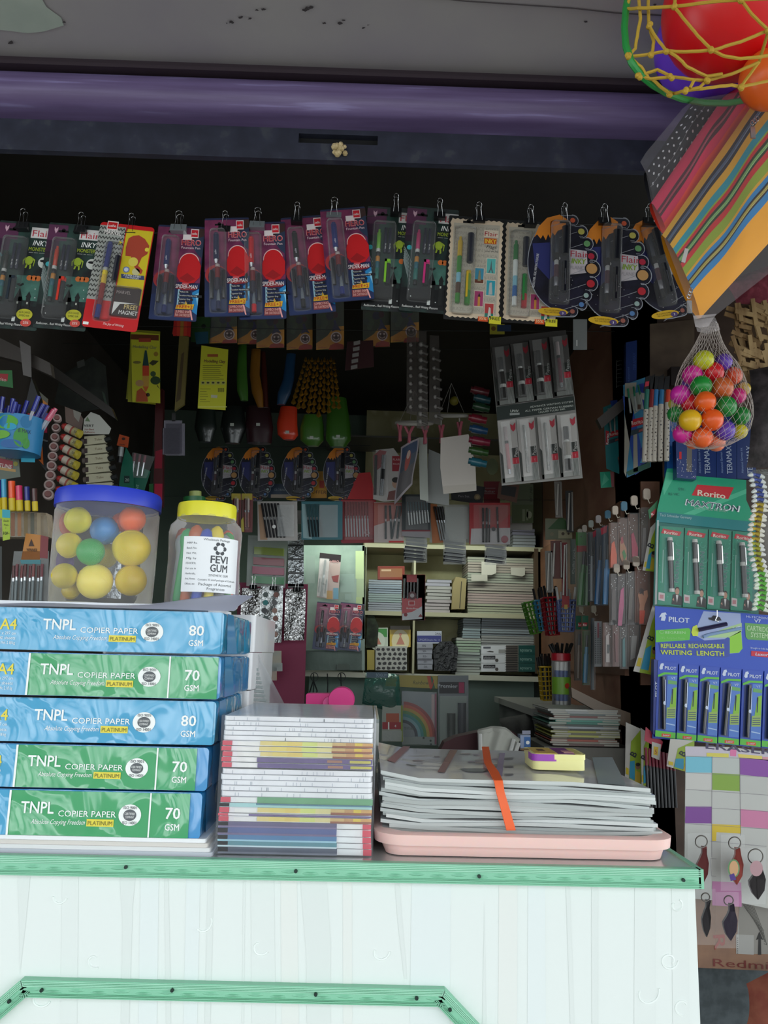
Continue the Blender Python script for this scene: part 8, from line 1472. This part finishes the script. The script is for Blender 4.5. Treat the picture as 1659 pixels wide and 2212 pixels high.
# red-lidded marker jar
t = pthing(2.42, (1213, 1530), 'marker_jar', 'clear jar with red lid and green label holding white and blue markers on the desk', 'jar'); b = PB(2.42, (1213, 1530)); k = b.k
B().lathe([(19*k,.0),(20*k,.002),(20*k,106*k)], CL('ffffff', .06, .06), n=28, cap=False).obj('jar_body', t); b = B(); b.lathe([(19*k,100*k),(21*k,101*k),(21*k,116*k),(19*k,117*k)], M('a01424', .35), n=28); b.obj('lid', t, label='red lid')
b = B(); n = 16; vs = []
for i in range(n+1): a = rad(-175+170*i/n); vs += [(20.4*k*math.cos(a), 20.4*k*math.sin(a), 30*k), (20.4*k*math.cos(a), 20.4*k*math.sin(a), 66*k)]
b.add(vs, [(2*i, 2*i+2, 2*i+3, 2*i+1) for i in range(n)], M('6c9a2c', .4)); P = [(20.8*k*math.cos(rad(-65)+6*k*math.cos(a)/(20*k)), 20.8*k*math.sin(rad(-65)+6*k*math.cos(a)/(20*k)), 48*k+6*k*math.sin(a)) for a in [2*PI*q/14 for q in range(14)]]; b.add(P, [tuple(range(14))], M('b03420')); b.obj('label', t, label='green label with red dot')
for i in range(7):
    a = i*.9; q = B(); x, y = 11*k*math.cos(a), 11*k*math.sin(a); q.tube([(x, y, .004), (x, y, 16*k)], 4*k, M('c0c0bc', .4), 8); q.tube([(x, y, 16*k), (x+1*k, y, 80*k)], 4.6*k, M('1c3c7c' if i % 2 else '24508c', .35), 8); q.tube([(x+1*k, y, 80*k), (x+2*k, y, 98*k)], 5*k, M('c4c4c0', .4), 8); q.obj('marker', None, t.location, None, 'blue and white marker inside the red-lidded jar', 'marker', 'markers in the red-lidded jar')
for i in range(10):
    q = B(); a = i*2.4; x = 17*k*math.cos(a); q.tube([(x, 0, 118*k), (x*1.5, 6*k*math.sin(a), 134*k+R.uniform(0,5)*k)], 3.2*k, M('141414', .3), 7); q.obj('pen', None, t.location, None, 'black pen end standing above the red jar lid', 'pen', 'black pens over the red jar lid')
# planks, hanging stuff
PC(2.16, [(1234,1485),(1305,1520),(1422,1562),(1418,1600),(1330,1560),(1236,1506)], '5a4836', 'brown wooden ledge sloping along the right wall under the hooked packets', 'wall_ledge', 'ledge', th=.03)
PC(2.5, [(1178,1120),(1236,1120),(1236,1165),(1178,1166)], '5c6048', 'pale green and cream carton with round holes print on the right wall', 'carton', 'carton', lambda b: (b.q([(1183,1143),(1206,1120),(1216,1118),(1236,1143)], M('24481c'), 1), b.r(1206,1146,1236,1163, M('8a8468'), 1), b.e(1216,1153,3.5, M('3c2c1c'), 2), b.e(1228,1153,2.5, M('3c2c1c'), 2), b.e(1192,1154,4, M('6c644c'), 1)))
for i, (x0, y0, x1, y1, c, l) in enumerate(((1192,1168,1216,1250,'5a2c24','dark red pen pouch with white clips under the round-hole carton'),(1214,1172,1228,1290,'7a1c24','crimson pen pouch beside the dark red one'),(1180,1190,1196,1280,'6c6860','slim grey pouch leaning at the left of the red pouches'),(1200,1040,1216,1118,'7c7670','pale clear tube packet hanging above the round-hole carton'),(1224,1060,1240,1150,'2c2c2c','dark narrow pouch right of the pale tube packet'))):
    PC(2.48, qd(x0, y0, x1, y1, -3), c, l, 'pen_pouch', 'pen pack', None, [('pen', lambda b, x=x0+5, y0=y0, y1=y1: ptube(b, x, y0+6, x-3, y1-4, 2, [(1, M('b0aca4', .3), 1)])), ('pen', lambda b, x=x1-5, y0=y0, y1=y1: ptube(b, x, y0+4, x+1, y1-2, 2, [(1, M('8a8680', .3), 1)]))])
PC(2.45, qd(1214, 1288, 1230, 1312), '8a1c20', 'small red tag with yellow foot over the blue basket', 'tag', 'tag', lambda b: b.r(1219,1306,1226,1316, M('a88a3c'), 1))
# Rorito boards, pencils, teramax
def ror(b, x, y, s): b.q([(x,y+24*s),(x+28*s,y+16*s),(x+30*s,y),(x+4*s,y+6*s)], M('a81824', .35), 3); b.t('Rorito', x+2*s, y+19*s, 9*s, M('c8b8ac'), wp=25*s, L=4, rot=14, bold=.03); b.q([(x-1,y+42*s),(x+34*s,y+30*s),(x+34*s,y+20*s),(x,y+30*s)], M('24343c'), 3); b.q([(x+16*s,y+34*s),(x+32*s,y+28*s),(x+32*s,y+23*s),(x+17*s,y+29*s)], M('8a3c38'), 4)
def dA(b):
    b.q([(1350,828),(1375,826),(1352,1030),(1348,1020)], M('8c887c'), 1); b.q([(1345,855),(1362,860),(1395,1010),(1372,1026),(1350,900)], M('1c3c88', .4), 1); b.q([(1380,830),(1402,826),(1402,850),(1384,848)], M('1c2c80', .4), 2); b.q([(1384,848),(1402,852),(1400,866),(1384,862)], M('a09c94'), 2); b.q([(1386,864),(1402,868),(1398,905),(1386,880)], M('1c2c80', .4), 2)
    b.q([(1362,852),(1384,846),(1390,880),(1370,895)], M('8c9088', .4), 2); b.r(1377,874,1384,884, M('5c4438'), 3); ror(b, 1363, 900, 1); b.q([(1368,935),(1376,932),(1378,1018),(1368,1020)], M('8c887c'), 2); b.q([(1352,1020),(1404,996),(1404,1010),(1358,1028)], M('1a4c3c'), 2); b.q([(1382,970),(1396,960),(1398,1000),(1384,1006)], M('1c2c70'), 2); b.q([(1382,1000),(1388,985),(1394,1000)], M('3c8aa8'), 3)
PC(2.1, [(1346,832),(1402,812),(1406,1008),(1354,1032)], '2a6c8c', 'large blue, white and teal pen board hanging from the right beam', 'pen_board', 'board', dA, [('pen', lambda b, i=i: ptube(b, (1354,1366,1376)[i], 842-i*4, (1360,1372,1386)[i], 895-i*4, 2.2, [(.4, M('1c6a4c', .3), 1), (1, M('b0b4b0', .2, .4), 1)], -.01)) for i in range(3)])
def dB(b): b.q([(1318,866),(1345,862),(1346,880),(1322,884)], M('1c3c88'), 1); b.q([(1330,882),(1345,884),(1346,900),(1334,896)], M('9c9890'), 1); b.q([(1334,896),(1346,900),(1352,1010),(1340,980)], M('1c4c88'), 1); ror(b, 1316, 928, .75); b.q([(1308,930),(1316,932),(1314,960),(1308,962)], M('a01c28'), 2); b.t('Rorito', 1314, 960, 5, WH, wp=24, L=3, rot=86); b.q([(1334,990),(1344,980),(1350,1020),(1340,1028)], M('241c1c'), 2); b.e(1338, 990, 4, M('6c4438'), 3)
PC(2.2, [(1303,880),(1345,862),(1352,1030),(1310,1012)], '1c6c70', 'smaller teal pen board behind the large one', 'pen_board', 'board', dB, [('pen', lambda b, i=i: ptube(b, 1312+i*12, 885-i*4, 1318+i*8, 935, 2, [(.4, M('8a9088', .3), 1), (1, M('a8a8a4', .2, .4), 1)], -.01)) for i in range(2)])
PC(2.22, [(1296,1020),(1326,1018),(1326,1052),(1298,1054)], '1c9070', 'mint green box corner under the smaller teal board', 'pen_box', 'pen box', lambda b: (b.q([(1318,1019),(1326,1019),(1326,1052),(1321,1052)], M('8a4c50'), 1), b.q([(1305,1022),(1316,1036),(1300,1050)], M('4aa888'), 1)))
for i, (x, c1, dx) in enumerate(((1398,'2c6c60',-6),(1408,'7a2428',-6),(1416,'2a6ca0',-5),(1427,'2c6c98',-4),(1440,'c03c24',-4))):
    t = pthing(2.02, (x+dx, 998), 'pencil_tube', 'patterned pencil tube, %s upper end, %s in the bunch left of the ball net' % (('teal','dark red','blue','steel blue','orange-red')[i], ('leftmost','second','middle','fourth','rightmost')[i]), 'pencil tube', 'bunch of patterned pencil tubes'); b = PB(2.02, (x+dx, 998))
    ptube(b, x, 842+i, x+dx*.4, 885-i*3, 5.2, [(1, M(c1, .35), 1)], -.003*i, 10); ptube(b, x+dx*.4, 885-i*3, x+dx, 998, 5.4, [(1, M('b0a89c', .4), 1)], -.003*i, 10)
    for k in range(14): y = 890+k*7.8; b.e(x+dx*.5+R.uniform(-3,3), y, R.uniform(.9,1.8), M(R.choice(('3a2c28','4a4440','2c2c34'))), 17+8*i, n=7)
    b.obj('tube', t); b = PB(2.02, (x+dx, 998)); b.q([(x-8,846),(x+5,842),(x+7,812-(i % 2)*4),(x-3,814)], M('121214', .35), 3, .004); (b.q([(x-6,836),(x+3,834),(x+4,824),(x-4,825)], M('a81c34'), 5) if i == 0 else None); b.obj('header_flap', t, label='black header flap')
b = PB(2.12, (1363, 836)); b.q([(1352,836),(1375,832),(1376,735),(1352,740)], M('12285c', .35), 0, .02); b.t('TERAMAX', 1374, 800, 7, M('2c4480'), wp=40, L=2, rot=90); b.t('Advanced', 1360, 826, 4, M('3c5488'), wp=34, L=2, rot=90); b.obj('pen_box', None, b.o, label='tall dark blue box standing in the dark above the teal pen boards', cat='pen box')
b = PB(2.15, (1343, 842)); ws = M('a0a09c', .2, .9)
for k in range(7): y = 780+k*9; b.tb([(1332,y+1),(1340,y-1),(1350,y)], .9, ws, 0, 5)
b.tb([(1332,778),(1332,838)], .8, ws, 0, 5); b.tb([(1350,776),(1350,836)], .8, ws, 0, 5); b.obj('wire_coil', None, b.o, label='stack of thin shiny wire rings left of the tall dark blue box', cat='wire')
PC(2.13, [(1290,905),(1402,812),(1424,792),(1440,812),(1400,840),(1300,925)], '3a3430', 'dusty grey-brown beam edge rising above the teal pen boards', 'wall_rail', 'rail', th=.02)
PC(2.13, [(1404,700),(1500,690),(1500,812),(1404,812)], '5c4c3c', 'tan wall panel lit dimly between the planet cards and ball net', 'lit_wall_patch', 'panel', m=NM('3c2c22', '6a5a48', (4, 1, 5), .7)); PC(2.1, [(1450,792),(1480,792),(1480,832),(1450,832)], '1c1210', 'small very dark box top left of the ball net', 'dark_box', 'box', th=.03)  # wall patch: two-tone noise paints in the wall's light gradient
# ================================================================ LIGHT
w = bpy.data.worlds.new('world'); bpy.context.scene.world = w; w.use_nodes = True
bg = w.node_tree.nodes['Background']; bg.inputs[0].default_value = (.86, .94, 1, 1); bg.inputs[1].default_value = 2.1
nt = w.node_tree; tc = nt.nodes.new('ShaderNodeTexCoord'); n1 = nt.nodes.new('ShaderNodeTexNoise'); n1.inputs['Scale'].default_value = 3.2; n1.inputs['Detail'].default_value = 4
rp_ = nt.nodes.new('ShaderNodeValToRGB'); rp_.color_ramp.elements[0].position = .38; rp_.color_ramp.elements[1].position = .62
rp_.color_ramp.elements[0].color = (.30, .34, .36, 1); rp_.color_ramp.elements[1].color = (1.55, 1.66, 1.7, 1)
nt.links.new(tc.outputs['Generated'], n1.inputs['Vector']); nt.links.new(n1.outputs['Fac'], rp_.inputs[0]); nt.links.new(rp_.outputs[0], bg.inputs[0])
def area(name, loc, rot, sx, sy, e, col):
    l = bpy.data.lights.new(name, 'AREA'); l.shape = 'RECTANGLE'; l.size = sx; l.size_y = sy; l.energy = e; l.color = col
    o = bpy.data.objects.new(name, l); C.objects.link(o); o.location = loc; o.rotation_euler = rot; return o
zl = W(830, 1128, 3.0).z
t = thing('fill_tube', 'fluorescent batten light behind the hanging pen cards, over the back shelves', 'lamp', (0, 3.0, zl))  # unseen batten, added to brighten the lower back of the shop
b = B(); b.box(-.42, .60, -.03, .03, .012, .03, M('c8c8c4')); b.box(-.42, .60, -.034, -.03, -.02, .03, M('c8c8c4')); b.obj('housing', t)
b = B(); b.lathe([(.008, -.40), (.008, .58)], M('f4fff6', em=4), (0, 0, 0), 12, 'x'); b.obj('tube', t)
a_ = area('fill_tube_glow', (0, 3.0, zl-.012), (rad(12), 0, 0), .98, .03, 2.8, (.90, 1, .90)); a_.parent = t; a_.location = (.09, 0, -.012)  # area lamp of the added fill batten
sc = bpy.context.scene
sc.view_settings.view_transform = 'Standard'; sc.view_settings.look = 'None'; sc.view_settings.gamma = 1
sc.view_settings.exposure = 0
sc.cycles.transparent_max_bounces = 32; sc.cycles.max_bounces = 8; sc.cycles.diffuse_bounces = 4
